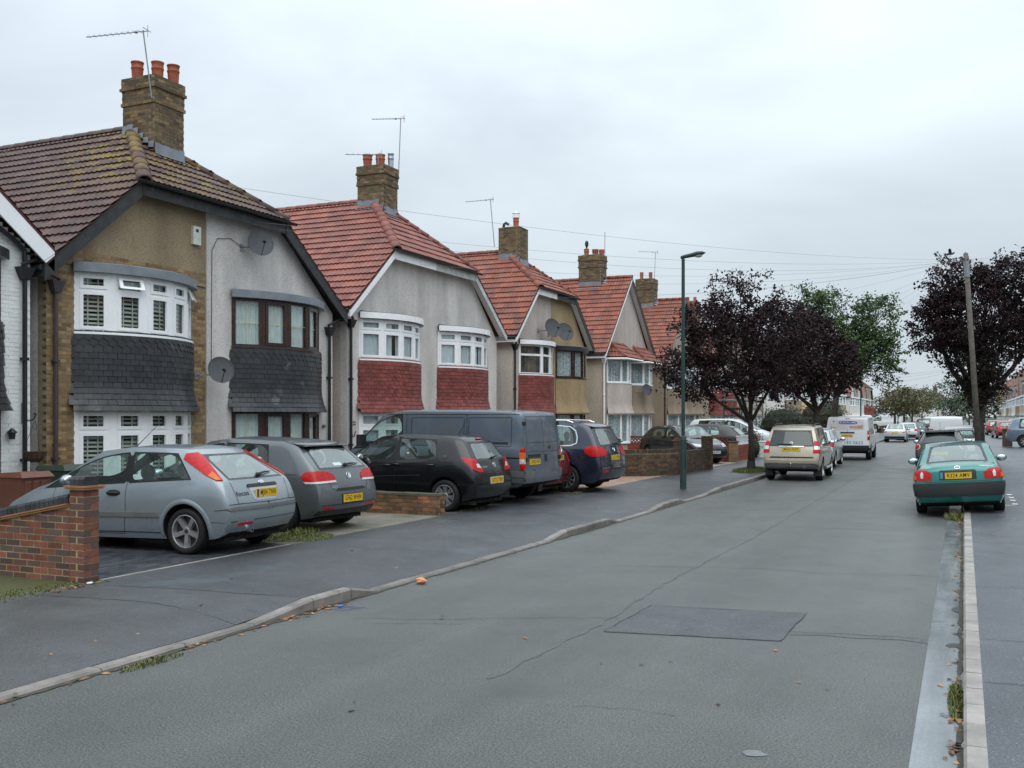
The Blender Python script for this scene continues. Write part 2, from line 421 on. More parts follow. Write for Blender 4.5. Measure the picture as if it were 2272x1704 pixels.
pav_ribbon([(-8.85, 7.3), (-7.65, 7.58), (-6.9, 7.58), (-6.25, 7.42)], .016).build('crack', CRACK, pave_l)
pav_ribbon([(-8.85, 8.0), (-7.6, 8.35), (-6.3, 8.5)], .02, .006).build('seam', SEAM, pave_l)
pav_ribbon([(-6.4, 17.5), (-8.6, 18.1)], .014).build('crack', CRACK, pave_l)
m = MB(); vs = []; n_ = 40                                  # older, paler footway surface up to the resurfaced part
for i in range(n_+1):
    for f in fr:
        ye = lerp(8.5, 8.0, f); y = lerp(-6, ye, i/n_); xa = kx(y)-.127; vs.append((lerp(xa, bx(y), f), y, pz(lerp(xa, bx(y), f), y)+.0035))
m.add(vs, [(i*m_+k, (i+1)*m_+k, (i+1)*m_+k+1, i*m_+k+1) for i in range(n_) for k in range(m_-1)]); m.build('old_surface', ASPHN, pave_l, smooth=True)
SILT = mat('gutter_silt', (.040, .036, .026), .75, .5, 9, fine=.4, col2=(.060, .058, .035))
sr = ribbon([(kx(y)+.025, y) for y in (3, 6, 8, 12, 18, 26, 34, 60)], .07, .006, .02, .12); sr.build('gutter_silt', SILT, road)
sr = ribbon([(-.022, y) for y in (3, 8, 14, 22, 40, 60)], .045, .010, .014, .10); sr.build('gutter_silt', SILT, road)

# kerb stones: single blocks with their own slopes
def kerb_run(parent, xfun, hfun, side, ya, yb, step, matl, limit):
    out = []; y = ya
    while y < yb:
        y2 = min([yb, y+step]+[q[0] for q in HUMP if y+.08 < q[0] < y+step]); g_ = .006
        p = []
        for yy_ in (y+g_, y2-g_):
            x = xfun(yy_); h = hfun(yy_)
            p += [(x, yy_, -.06), (x, yy_, h-.018), (x+side*.018, yy_, h+.002), (x+side*.122, yy_, h+.002), (x+side*.122, yy_, -.06)]
        c = Vector((xfun(y), (y+y2)/2, 0)); q = [tuple(Vector(v)-c+Vector((0, 0, rnd.uniform(-.002, .002)))) for v in p]
        mb = MB(); fs_ = [(i, i+1, i+6, i+5) for i in range(4)] + [(0, 4, 3, 2, 1), (5, 6, 7, 8, 9)]
        mb.add(q, fs_); out.append((mb.mesh('kerb_stone', [matl]), Matrix.Translation(c))); y = y2
    pieces('kerb_stone', out, parent, matl, limit, 'kerb_stones')
b = MB()
for a, c in zip(ys, ys[1:]): b.box(min(kx(a), kx(c))-.12, max(kx(a), kx(c))-.01, a, c, -.1, -.01)
kl = tag(b.build('kerb', KERB), kind='structure')
kerb_run(kl, kx, kh, -1, -8, 120, .915, KERB, 300)
b = MB(); b.box(.01, .12, -8, 330, -.1, .05)
kr = tag(b.build('kerb', KERB2), kind='structure')
kerb_run(kr, lambda y: 0.0, lambda y: .11, 1, -8, 110, .46, KERB2, 300)
b = MB()
for a, c in zip(ys, ys[1:]): b.add([(.122, a, .112), (3.2, a, .14), (3.2, c, .14), (.122, c, .112)], [(0, 1, 2, 3)])
pave_r = tag(b.build('pavement', ASPH3), kind='structure')
ribbon([(.13, 12.2), (.8, 12.25), (3, 12.1)], .02, .135, .004).build('seam', SEAM, pave_r)
for yv in (7.8, 9.3, 16.4): 
    m = ribbon([(.13, yv), (.5, yv+.02), (3, yv+.1)], .012, 0, .006); m.v = [(x, y, lerp(.112, .14, (x-.122)/3.08)+.004) for x, y, z in m.v]; m.build('crack', CRACK, pave_r)
m = MB()
zr_ = .124
m.add([(.36, 22.78, zr_), (.98, 23.46, zr_), (.98, 23.58, zr_), (.36, 22.9, zr_)], [(0, 1, 2, 3)])
for y in (23.66, 24.7, 25.55, 26.45): m.add([(.95, y, zr_), (1.06, y, zr_), (1.06, y+.32, zr_), (.95, y+.32, zr_)], [(0, 1, 2, 3)])
m.build('bay_marking', WHITE_MARK, pave_r)
b = MB(); b.add([(3.2, -8, .135), (12, -8, .135), (12, 330, .135), (3.2, 330, .135)], [(0, 1, 2, 3)])
tag(b.build('front_gardens', CONC), kind='structure')

# forecourts of the left-hand houses
def court(name, ya, yb, matl, z=ZB, xw=-15.6):
    b = MB(); b.add([(xw, ya, z), (bx(ya), ya, z), (bx(yb), yb, z), (xw, yb, z)], [(0, 1, 2, 3)])
    return tag(b.build(name, matl), kind='structure')
court('verge', -8, 8.2, SOIL, ZB-.004)
d1 = court('driveway', 8.2, 11.75, mat('joint_dark', (.03, .032, .034), .6), ZB-.012)
it = []; bm_ = MB(); bm_.box(-.098, .098, -.048, .048, -.03, 0.0); blk = bm_.mesh('paving_block', [PAVBLK])
r_ = 0; x = -8.92
while x > -14.0:
    y = 8.25 + (r_ % 2)*.1
    while y < 11.7:
        it.append((blk, Matrix.Translation((x-.05, y+.1, ZB+rnd.uniform(-.002, .002))) @ Matrix.Rotation(R(90)+rnd.uniform(-.015, .015), 4, 'Z'))); y += .203
    x -= .103; r_ += 1
pieces('paving_block', it, d1, PAVBLK, 300, 'paving_blocks')
b = MB(); b.box(-8.93, -8.88, 8.3, 11.75, ZB-.05, ZB+.004); tag(b.build('edging', KERB2), kind='structure')
court('driveway', 11.75, 16.3, CONC); court('driveway', 16.3, 22.55, CONC_D, ZB-.003)
d3 = court('driveway', 22.55, 30.2, mat('joint_tan', (.20, .15, .11), .7), ZB-.012)
bm_ = MB(); bm_.box(-.098, .098, -.048, .048, -.03, 0.0); blk = bm_.mesh('paving_block', [PAVTAN])
it = []; r_ = 0; x = -8.55
while x > -12:
    y = 22.6+(r_ % 2)*.1
    while y < 30.1:
        it.append((blk, Matrix.Translation((x-.05, y+.1, ZB)) @ Matrix.Rotation(R(90), 4, 'Z'))); y += .203
    x -= .103; r_ += 1
pieces('paving_block', it, d3, PAVTAN, 300, 'paving_blocks')
court('driveway', 30.2, 40.1, mat('beige_drive', (.33, .27, .21), .6, .25, 1.5, fine=.15), ZB-.002)
court('driveway', 40.1, 330, CONC, ZB-.003)

# litter, grass tufts, leaves in the gutter
def grass_patch(name, cx, cy, rx, ry, n, h, zf, lab=None):
    b = MB()
    for _ in range(n):
        a = rnd.uniform(0, 6.283); q = math.sqrt(rnd.random()); x = cx+rx*q*math.cos(a); y = cy+ry*q*math.sin(a); z = zf(x, y)
        hh = h*rnd.uniform(.4, 1.1)*(1.1-q*.5); d = rnd.uniform(0, 6.283); wd = .006+h*.03; l = hh*rnd.uniform(.2, .8)
        ex, ey = math.cos(d)*wd, math.sin(d)*wd
        b.add([(x-ex, y-ey, z), (x+ex, y+ey, z), (x+ex*.6-ey/wd*l*.4, y+ey*.6+ex/wd*l*.4, z+hh*.6), (x-ey/wd*l, y+ex/wd*l, z+hh)], [(0, 1, 2), (0, 2, 3)])
    o = b.build(name, GRASSM, kind='stuff'); return tag(o, lab, 'grass')
fz = lambda x, y: ZB
grass_patch('grass', -9.35, 12.45, .62, .62, 2600, .045, fz, 'low green weeds on the drive edge behind the silver hatchback')
grass_patch('grass', -9.5, 12.9, .22, .35, 260, .13, fz, 'taller weed tuft beside the grey hatchback rear wheel')
b = MB(); b.add([(-7.25, 33.2, .125), (-6.05, 33.2, .122), (-6.05, 36.5, .122), (-7.25, 36.5, .125)], [(0, 1, 2, 3)]); tag(b.build('verge', SOIL), kind='structure')
grass_patch('grass', -6.65, 34.8, .62, 1.7, 3800, .13, lambda x, y: .12, 'green grass in the square round the purple tree trunk')
grass_patch('grass', -8.95, 7.2, .3, 1.1, 900, .03, fz, 'mossy strip at the foot of the tall brick garden wall')
grass_patch('grass', -5.98, 6.1, .08, .35, 260, .04, lambda x, y: 0.002, 'small green weeds in the gutter at the left kerb')
grass_patch('grass', -.05, 7.6, .05, .5, 330, .06, lambda x, y: 0.004, 'dry brown weeds along the right kerb in the channel')
grass_patch('grass', -.12, 21.2, .22, .5, 420, .16, lambda x, y: 0.004, 'weed clump at the kerb behind the green saloon')
grass_patch('grass', -8.9, 18.0, .12, .9, 250, .05, fz, 'few weeds along the back edge of the pavement by the low wall')
def leaf_scatter(n, fx, lab):
    b = MB()
    for _ in range(n):
        x, y, z = fx(); s = rnd.uniform(.018, .045); a = rnd.uniform(0, 6.283); ca, sa = math.cos(a), math.sin(a)
        q = [(-s, 0, .004), (0, s*.45, .012), (s, 0, .006), (0, -s*.45, .003)]
        b.add([(x+p*ca-r*sa, y+p*sa+r*ca, z+t) for p, r, t in q], [(0, 3, 2, 1)])
    tag(b.build('fallen_leaves', LEAFL, kind='stuff'), lab, 'leaves')
def f1():
    y = rnd.choice([rnd.uniform(4.8, 8.9), rnd.uniform(7.9, 8.8)]); return (kx(y)+abs(rnd.gauss(.03, .07)), y, .003)
leaf_scatter(90, f1, 'brown fallen leaves along the left gutter')
def f2():
    x, y = rnd.uniform(-8.6, -6.4), rnd.uniform(4.6, 12); return (x, y, pz(x, y))
leaf_scatter(16, f2, 'few brown leaves scattered on the left pavement')
leaf_scatter(45, lambda: (-8.86+abs(rnd.gauss(0, .08)), rnd.uniform(7.5, 8.3), ZB), 'leaf litter at the foot of the brick pillar')
leaf_scatter(150, lambda: (-.02-abs(rnd.gauss(0, .05)), rnd.choice([rnd.uniform(6.2, 8.3), rnd.uniform(20.0, 21.6), rnd.uniform(5, 22)]), .006), 'brown leaves in the channel at the right kerb')
leaf_scatter(14, lambda: (rnd.uniform(-5.5, -.5), rnd.uniform(5, 10), .003), 'few stray leaves on the open road')
# crushed orange carton by the left kerb
b = MB(); b.ellipsoid((0, 0, .035), (.075, .055, .04), 9, 6)
for i in range(len(b.v)): b.v[i] = tuple(c*(1+rnd.uniform(-.22, .22)) for c in b.v[i])
o = b.build('crumpled_packet', mat('orange_litter', (.55, .16, .05), .5, .4, 25, col2=(.6, .35, .2)), loc=(-5.9, 10.33, 0)); tag(o, 'crumpled orange packet lying in the gutter by the left kerb', 'litter')
b = MB(); b.ellipsoid((0, 0, .012), (.03, .04, .014), 8, 5)
tag(b.build('bottle_cap', mat('blue_litter', (.06, .16, .45), .4), loc=(-5.95, 8.72, 0)), 'blue scrap of litter at the foot of the raised kerb', 'litter')
b = MB(); b.ellipsoid((0, 0, .012), (.03, .045, .014), 8, 5)
tag(b.build('shell', mat('white_litter', (.7, .68, .62), .4), loc=(-8.8, 8.05, ZB)), 'small white scrap among leaves by the brick pillar', 'litter')
# ================================================================== HOUSES
XW = -15.3
WHITE = mat('white_frame', (0.86, 0.87, 0.88), 0.28, 0.05, 2, spec=0.5)
WHITE_PAINT = mat('white_painted_brick', (0.84, 0.85, 0.84), 0.55, 0.08, 1.5, streak=((1.5, 1.5, .3), .90, 1.02), rand=0.04, bump=0.2, bscale=40, fine=0.05)
BROWNF = mat('brown_frame', (0.048, 0.022, 0.018), 0.30, 0.25, 3)
BLACKP = mat('black_paint', (0.022, 0.023, 0.026), 0.38, 0.3, 4)
BLACKT = mat('black_timber', (0.035, 0.036, 0.038), 0.55, 0.4, 5, stain=[(4, .62, (.09, .09, .085), None, 0)])
GREYW = mat('grey_white_timber', (0.55, 0.57, 0.56), 0.55, 0.3, 3)
LEAD = mat('lead_sheet', (0.20, 0.225, 0.255), 0.42, 0.25, 3, spec=0.5)
STOCK = mat('stock_brick', (0.31, 0.21, 0.105), 0.75, 0.3, 9, rand=0.30, fine=0.2, fscale=90, alt_col=((0.20, 0.115, 0.055), 0.66), bump=.3)
STOCKD = mat('chimney_brick', (0.20, 0.135, 0.062), 0.8, 0.35, 8, rand=0.38, fine=0.25, fscale=80, alt_col=((0.10, 0.068, 0.040), 0.52), bump=.35,
             stain=[(3, .60, (.075, .085, .045), None, 0)])
MORTAR = mat('mortar', (0.27, 0.225, 0.145), 0.85, 0.3, 8, fine=.2)
MORTARD = mat('mortar_sooty', (0.24, 0.20, 0.135), 0.85, 0.4, 5, fine=.2)
POT = mat('terracotta_pot', (0.40, 0.105, 0.055), 0.65, 0.3, 5, rand=.2)
def pebble(name, c, dk, amt=.6, thr=.74, sc=52): return mat(name, c, 0.85, 0.12, 1.3, fine=.16, fscale=70, speck=(sc, thr, dk, amt), bump=.6, bscale=55, spec=.25, streak=((1.6, 1.6, .22), .80, 1.05))
PEB_TAN = pebble('pebbledash_tan', (0.335, 0.258, 0.165), (0.16, 0.12, 0.075))
PEB_GREY = pebble('pebbledash_grey', (0.66, 0.635, 0.61), (0.40, 0.34, 0.30))
PEB_PINK = pebble('pebbledash_pink', (0.56, 0.49, 0.445), (0.34, 0.27, 0.23))
PEB_BUFF = pebble('pebbledash_buff', (0.46, 0.40, 0.32), (0.27, 0.22, 0.16))
PEB_MUST = pebble('pebbledash_mustard', (0.41, 0.305, 0.175), (0.21, 0.15, 0.08))
PEB_TAUPE = pebble('pebbledash_taupe', (0.36, 0.285, 0.215), (0.20, 0.15, 0.11))
CREAM = mat('cream_render', (0.66, 0.56, 0.34), 0.8, .1, 2)
PALEW = mat('pale_render', (0.68, 0.67, 0.63), 0.8, .1, 2)
TILE_BROWN = mat('roof_tile_brown', (0.092, 0.050, 0.044), 0.6, 0.3, 3, rand=0.24, fine=.2, fscale=60,
    stain=[(3.2, .49, (0.17, 0.115, 0.022), (-16.3, 16.7, 8.0), 3.0), (9, .68, (0.36, 0.36, 0.32), (-15.5, 14.6, 7.0), 5.0)])
TILE_RED = mat('roof_tile_red', (0.245, 0.080, 0.055), 0.55, 0.18, 2, rand=0.2, fine=.15, fscale=60, col2=(0.20, .068, .055), streak=((1.5, 1.5, .5), .86, 1.06))
TILE_ORANGE = mat('roof_tile_orange', (0.255, 0.076, 0.045), 0.6, 0.2, 2, rand=0.22, fine=.15, fscale=60, alt_col=((0.165, 0.064, 0.05), .74), stain=[(2.2, .60, (.10, .058, .045), None, 0), (14, .70, (.30, .27, .22), None, 0)])
TILE_FAR = mat('roof_tile_far_red', (0.21, 0.092, 0.066), 0.65, .25, 1.5, fine=.2, fscale=8)
TILE_FARB = mat('roof_tile_far_brown', (0.14, 0.085, 0.066), 0.65, .25, 1.5, fine=.2, fscale=8)
UNDER = mat('roof_underlay', (0.035, 0.024, 0.022), 0.8)
UNDER_R = mat('roof_underlay_red', (0.09, 0.026, 0.02), 0.8)
SLATE_H = mat('hung_slate', (0.019, 0.021, 0.026), 0.45, 0.35, 3, rand=0.4, fine=.2, spec=.5, stain=[(2.2, .62, (.075, .078, .085), None, 0)])
RED_H = mat('hung_red_tile', (0.205, 0.055, 0.046), 0.65, 0.25, 3, rand=0.25, fine=.15, col2=(.165, .048, .042), spec=.25)
SKIRT_IN = mat('skirt_backing', (0.02, 0.018, 0.018), .8)
PANE = glass('window_pane', (0.88, 0.92, 0.92), 0.02, .65)
NET = mat('net_curtain', (0.74, 0.75, 0.79), 0.9, 0.12, 6, spec=.1)
NETC = mat('net_curtain_cream', (0.80, 0.82, 0.80), 0.9, 0.08, 6, spec=.1)
LACE = mat('lace_curtain', (0.70, 0.72, 0.76), 0.9, 0.25, 14, spec=.1, speck=(26, .6, (.22, .23, .26), .7))
DARKC = mat('dim_curtain', (0.20, 0.16, 0.12), .9, .5, 3, spec=.1, col2=(.06, .06, .07))
SLATM = mat('blind_slat', (0.62, 0.58, 0.50), .6, .1, 5)
GOLD = mat('gold_bar', (0.62, 0.60, 0.34), .4)
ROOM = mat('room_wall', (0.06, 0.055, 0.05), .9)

BR = MB(); BR.box(-.1055, .1055, -.05, .05, -.0315, .0315)
BH = MB(); BH.box(-.05, .05, -.05, .05, -.0315, .0315)
BM = {}
def brick_mesh(m, half=False):
    k = (m.name, half)
    if k not in BM: BM[k] = (BH if half else BR).mesh('brick', [m])
    return BM[k]

def brick_panel(o, U, Wn, width, height, matl, inside=lambda u, v: True, proud=.012, pitch=.225, course=.075, headers=False):
    """running-bond bricks on a vertical face starting at o along U; Wn is outward"""
    Z = Vector((0, 0, 1)); U = Vector(U); Wn = Vector(Wn); out = []; r = 0; v = course/2
    while v < height:
        u = pitch/2 - (pitch/2 if r % 2 else 0)
        while u < width + .01:
            a, c = u-.1045, u+.1045
            if inside(u, v):
                me = brick_mesh(matl)
                if a < -.03: uu = .05; me = brick_mesh(matl, True)
                elif c > width+.03: uu = width-.05; me = brick_mesh(matl, True)
                else: uu = u
                M = frame_mat(Vector(o)+U*uu+Z*v+Wn*(proud-.05+rnd.uniform(-.003, .003)), U, -Wn, Z) if True else None
                out.append((me, M))
            u += pitch
        v += course; r += 1
    return out

TM = {}
def roof_tile_mesh(m):
    if m.name not in TM:
        xs = [0, .05, .10, .15, .20, .25, .302]; zs = [.006, .026, .006, .006, .026, .006, .006]; L = .40; f = .045
        vs = [(x, 0, z+f) for x, z in zip(xs, zs)]+[(x, L, z) for x, z in zip(xs, zs)]+[(x, .002, z+f-.026) for x, z in zip(xs, zs)]
        fs = [(i, i+1, 8+i, 7+i) for i in range(6)]+[(14+i, 15+i, i+1, i) for i in range(6)]
        mb = MB(); mb.add(vs, fs); TM[m.name] = mb.mesh('roof_tile', [m])
    return TM[m.name]

def inpoly(p, poly):
    c = False; n = len(poly)
    for i in range(n):
        (x0, y0), (x1, y1) = poly[i], poly[(i+1) % n]
        if (y0 > p[1]) != (y1 > p[1]) and p[0] < (x1-x0)*(p[1]-y0)/(y1-y0)+x0: c = not c
    return c

def tile_plane(O, X, Y, poly, matl, gauge=.335, wide=.30):
    """tiles on the plane O + X*u + Y*v inside the (u,v) polygon; those on an edge are cut to it"""
    X = Vector(X).normalized(); Y = Vector(Y).normalized(); Zn = X.cross(Y); out = []
    us = [p[0] for p in poly]; vs_ = [p[1] for p in poly]; tm = roof_tile_mesh(matl)
    v = min(vs_); row = 0
    while v < max(vs_)-.05:
        u = min(us)-(.15 if row % 2 else 0)
        while u < max(us):
            cs = [(u+.01, v+.02), (u+wide-.01, v+.02), (u+.01, v+gauge-.02), (u+wide-.01, v+gauge-.02)]
            ins = [inpoly(c, poly) for c in cs]
            if any(ins):
                M = frame_mat(Vector(O)+X*u+Y*v+Zn*rnd.uniform(0, .004), X, Y, Zn)
                if all(ins): out.append((tm, M @ Matrix.Rotation(rnd.gauss(0, .006), 4, 'Z') @ Matrix.Rotation(rnd.gauss(0, .006), 4, 'X')))
                else:
                    bm = bmesh.new(); bm.from_mesh(tm)
                    n = len(poly)
                    for i in range(n):
                        a, c = Vector(poly[i]), Vector(poly[(i+1) % n]); e = (c-a).normalized(); nn = Vector((e.y, -e.x))  # outward for ccw
                        mid = Vector((u+wide/2, v+gauge/2))
                        if (mid-a).dot(nn) < -.4: continue
                        bmesh.ops.bisect_plane(bm, geom=bm.verts[:]+bm.edges[:]+bm.faces[:], plane_co=(a.x-u, a.y-v, 0), plane_no=(nn.x, nn.y, 0), clear_outer=True)
                    if bm.faces:
                        me = bpy.data.meshes.new('roof_tile'); bm.to_mesh(me); me.materials.append(matl); out.append((me, M))
                    bm.free()
            u += wide
        v += gauge; row += 1
    return out

def half_round(a, c, r=.12, seg=.42, n=7):
    """ridge or hip tiles from a to c as separate curved pieces"""
    a, c = Vector(a), Vector(c); d = (c-a); L = d.length; d.normalize(); out = []
    side = d.cross(Vector((0, 0, 1))).normalized(); up = side.cross(d)
    k = max(1, round(L/seg)); s = L/k
    return [(a+d*(i*s), s, frame_mat(a+d*(i*s), side, d, up)) for i in range(k)], r
def ridge_run(name, parent, a, c, matl, r=.12, seg=.42):
    lst, r = half_round(a, c, r, seg); n = 8
    if not lst: return
    s = lst[0][1]; mb = MB()
    vs = []
    for yv, rr in ((-.015, r*1.04), (s+.02, r*.93)):
        for k in range(n+1):
            t = math.pi*k/n; vs.append((rr*math.cos(t)*1.15, yv, rr*math.sin(t)-r*.35))
    for k in range(n+1):
        t = math.pi*k/n; vs.append((r*.8*math.cos(t)*1.15, -.015, r*.8*math.sin(t)-r*.35))
    mb.add(vs, [(k+1, k, n+1+k, n+2+k) for k in range(n)]+[(2*n+2+k, k, k+1, 2*n+3+k) for k in range(n)])
    me = mb.mesh(name, [matl], True)
    for i, (p, s_, M) in enumerate(lst): link(name, me, parent, mat4=M)

def arc_path(h, d, n=72):
    R_ = (h*h+d*d)/(2*d); a = math.asin(min(1, h/R_))                        # a shallow bow: circular arc on chord 2h
    return [Vector((R_*math.cos(a*(2*i/n-1))-(R_-d), R_*math.sin(a*(2*i/n-1)))) for i in range(n+1)]   # (x out, y along)
def path_sample(P):
    L = [0]
    for a, c in zip(P, P[1:]): L.append(L[-1]+(c-a).length)
    def at(s):
        s = max(0, min(L[-1]-1e-6, s))
        for i in range(len(L)-1):
            if L[i+1] >= s:
                t = (s-L[i])/max(1e-9, L[i+1]-L[i]); p = P[i].lerp(P[i+1], t); e = (P[i+1]-P[i]).normalized(); return p, e
    return L[-1], at
def off_path(P, o):
    out = []
    for i, p in enumerate(P):
        e = (P[min(i+1, len(P)-1)]-P[max(0, i-1)]).normalized(); out.append(p+Vector((e.y, -e.x))*o)
    return out
# travelling along +y the outward side (+x) is (e.y, -e.x)

def fbox(mb, A, e, s0, s1, z0, z1, d0, d1, mi=0):
    n = Vector((e.y, -e.x)); q = []
    for z in (z0, z1):
        for s, d in ((s0, d0), (s1, d0), (s1, d1), (s0, d1)):
            p = A+e*s+n*d; q.append((p.x, p.y, z))
    mb.add(q, [(0, 1, 2, 3)[::-1], (4, 5, 6, 7), (0, 1, 5, 4), (1, 2, 6, 5), (2, 3, 7, 6), (3, 0, 4, 7)], mi)

def bay_window(root, yc, h, d, z0, z1, st, lod):
    P = arc_path(h, d); L, at = path_sample(P)
    cuts = st.get('cuts', [0, .2, .4, .6, .8, 1.0])
    fm = MB(); fmat = st['frame']; mw = st.get('mull', .07); tr = st.get('top', .70); nets = st.get('fill', 'net')
    C0 = Vector((0, yc)); win = []
    for k in range(len(cuts)-1):
        A = at(cuts[k]*L)[0]+C0; B = at(cuts[k+1]*L)[0]+C0; e = (B-A); W = e.length; e.normalize()
        win.append((A, e, W, k))
        fbox(fm, A, e, -.01, mw, z0, z1, -.07, .0); fbox(fm, A, e, W-mw, W+.01, z0, z1, -.07, .0)
        fbox(fm, A, e, mw, W-mw, z0, z0+.075, -.07, -.002); fbox(fm, A, e, mw, W-mw, z1-.06, z1, -.07, -.002)
        if tr: zt = lerp(z0, z1, tr); fbox(fm, A, e, mw, W-mw, zt-.04, zt+.04, -.07, -.002)
    fo = fm.build('bay_window', fmat, root)
    # sill
    sm = MB(); po = off_path(P, .055); pi = off_path(P, -.06)
    vs = [(p.x, p.y+yc, z0-.035) for p in po]+[(p.x, p.y+yc, z0+.01) for p in po]+[(p.x, p.y+yc, z0+.012) for p in pi]
    n = len(po); sm.add(vs, [(i, i+1, n+i+1, n+i) for i in range(n-1)]+[(n+i, n+i+1, 2*n+i+1, 2*n+i) for i in range(n-1)])
    sm.build('sill', fmat, fo)
    pane_cells = []
    for A, e, W, k in win:
        cells = [(mw, W-mw, z0+.075, (lerp(z0, z1, tr)-.04) if tr else z1-.06, 0)]
        if tr: cells.append((mw, W-mw, lerp(z0, z1, tr)+.04, z1-.06, 1))
        for s0, s1, a, c, top in cells:
            if s1-s0 < .04: continue
            pm = MB(); fbox(pm, A, e, s0, s1, a, c, -.045, -.035); pm.build('pane', PANE, fo)
            pane_cells.append((A, e, s0, s1, a, c, top, k))
            if lod >= 1 and s1-s0 > .2 and st.get('sash', True) and (k in st.get('openers', (1, 2, 3, 4)) or st.get('all')):
                q = st.get('sashw', .045); tilt = (k, top) in st.get('open', ())
                sb = MB()
                if tilt:      # top-hung light pushed open
                    nn = Vector((e.y, -e.x)); ang = R(24); H = c-a
                    def T(s, z, dd):
                        zz = c-(c-z)*math.cos(ang)+dd*math.sin(ang)*0; o_ = (c-z)*math.sin(ang)+dd
                        p = A+e*s+nn*(o_+.0); return (p.x, p.y, zz)
                    for (u0, u1, w0, w1) in ((s0-.02, s0+q, a, c), (s1-q, s1+.02, a, c), (s0+q, s1-q, a, a+q), (s0+q, s1-q, c-q, c)):
                        sb.add([T(u0, w0, 0), T(u1, w0, 0), T(u1, w1, 0), T(u0, w1, 0), T(u0, w0, .04), T(u1, w0, .04), T(u1, w1, .04), T(u0, w1, .04)],
                               [(3, 2, 1, 0), (4, 5, 6, 7), (0, 1, 5, 4), (1, 2, 6, 5), (2, 3, 7, 6), (3, 0, 4, 7)])
                    sb.build('sash', fmat, fo)
                    gb = MB(); gb.add([T(s0+q, a+q, .02), T(s1-q, a+q, .02), T(s1-q, c-q, .02), T(s0+q, c-q, .02)], [(0, 1, 2, 3)]); gb.build('pane', PANE, fo)
                else:
                    g_ = st.get('gap', 0)
                    for (u0, u1, w0, w1) in ((s0-.015, s0+q, a-.012, c+.012), (s1-q, s1+.015, a-.012, c+.012), (s0+q, s1-q, a-.012, a+q), (s0+q, s1-q, c-q, c+.012)):
                        fbox(sb, A, e, u0, u1, w0, w1, -.03, .014)
                    sb.build('sash', fmat, fo)
    # what hangs behind the glass
    if nets == 'slats':
        sl = {}
        for A, e, s0, s1, a, c, top, k in pane_cells:
            ww = s1-s0-.02; key = round(ww, 3)
            if key not in sl:
                mb = MB(); mb.add([(-ww/2, -.010, -.020), (ww/2, -.010, -.020), (ww/2, .012, .020), (-ww/2, .012, .020)], [(0, 1, 2, 3)]); sl[key] = mb.mesh('slat', [SLATM])
            nn = Vector((e.y, -e.x)); z = a+.03
            while z < c:
                p = A+e*((s0+s1)/2)-nn*.12
                link('slat', sl[key], fo, mat4=frame_mat(Vector((p.x, p.y, z)), Vector((e.x, e.y, 0)), Vector((-nn.x, -nn.y, 0)), Vector((0, 0, 1)))); z += .082
            tb = MB()
            for f in (.3, .7): fbox(tb, A, e, lerp(s0, s1, f)-.012, lerp(s0, s1, f)+.012, a, c, -.088, -.084)
            tb.build('blind_tape', SLATM, fo)
    else:
        cm = {'net': NET, 'netc': NETC, 'lace': LACE, 'dim': DARKC}[nets]; P2 = off_path(P, -.10); L2, at2 = path_sample(P2); n = 150 if lod >= 1 else 40
        vs = []; gaps = st.get('gaps', ())
        for i in range(n+1):
            p, e = at2(L2*(.03+.94*i/n)); nn = Vector((e.y, -e.x)); q = p+nn*(.018*math.sin(i*1.9)+.012*math.sin(i*.77))
            vs += [(q.x, q.y+yc, z0+.02), (q.x, q.y+yc, z1-.03)]
        fs = [(2*i, 2*i+2, 2*i+3, 2*i+1) for i in range(n) if not any(g0 < i/n < g1 for g0, g1 in gaps)]
        mb = MB(); mb.add(vs, fs); mb.build('curtain', cm, fo, smooth=True)
    if st.get('bars'):
        gb = MB()
        for A, e, s0, s1, a, c, top, k in pane_cells:
            fbox(gb, A, e, (s0+s1)/2-.006, (s0+s1)/2+.006, a, c, -.034, -.028); zz = lerp(a, c, .5); fbox(gb, A, e, s0, s1, zz-.007, zz+.007, -.033, -.027)
        gb.build('glazing_bar', GOLD, fo)
    return fo

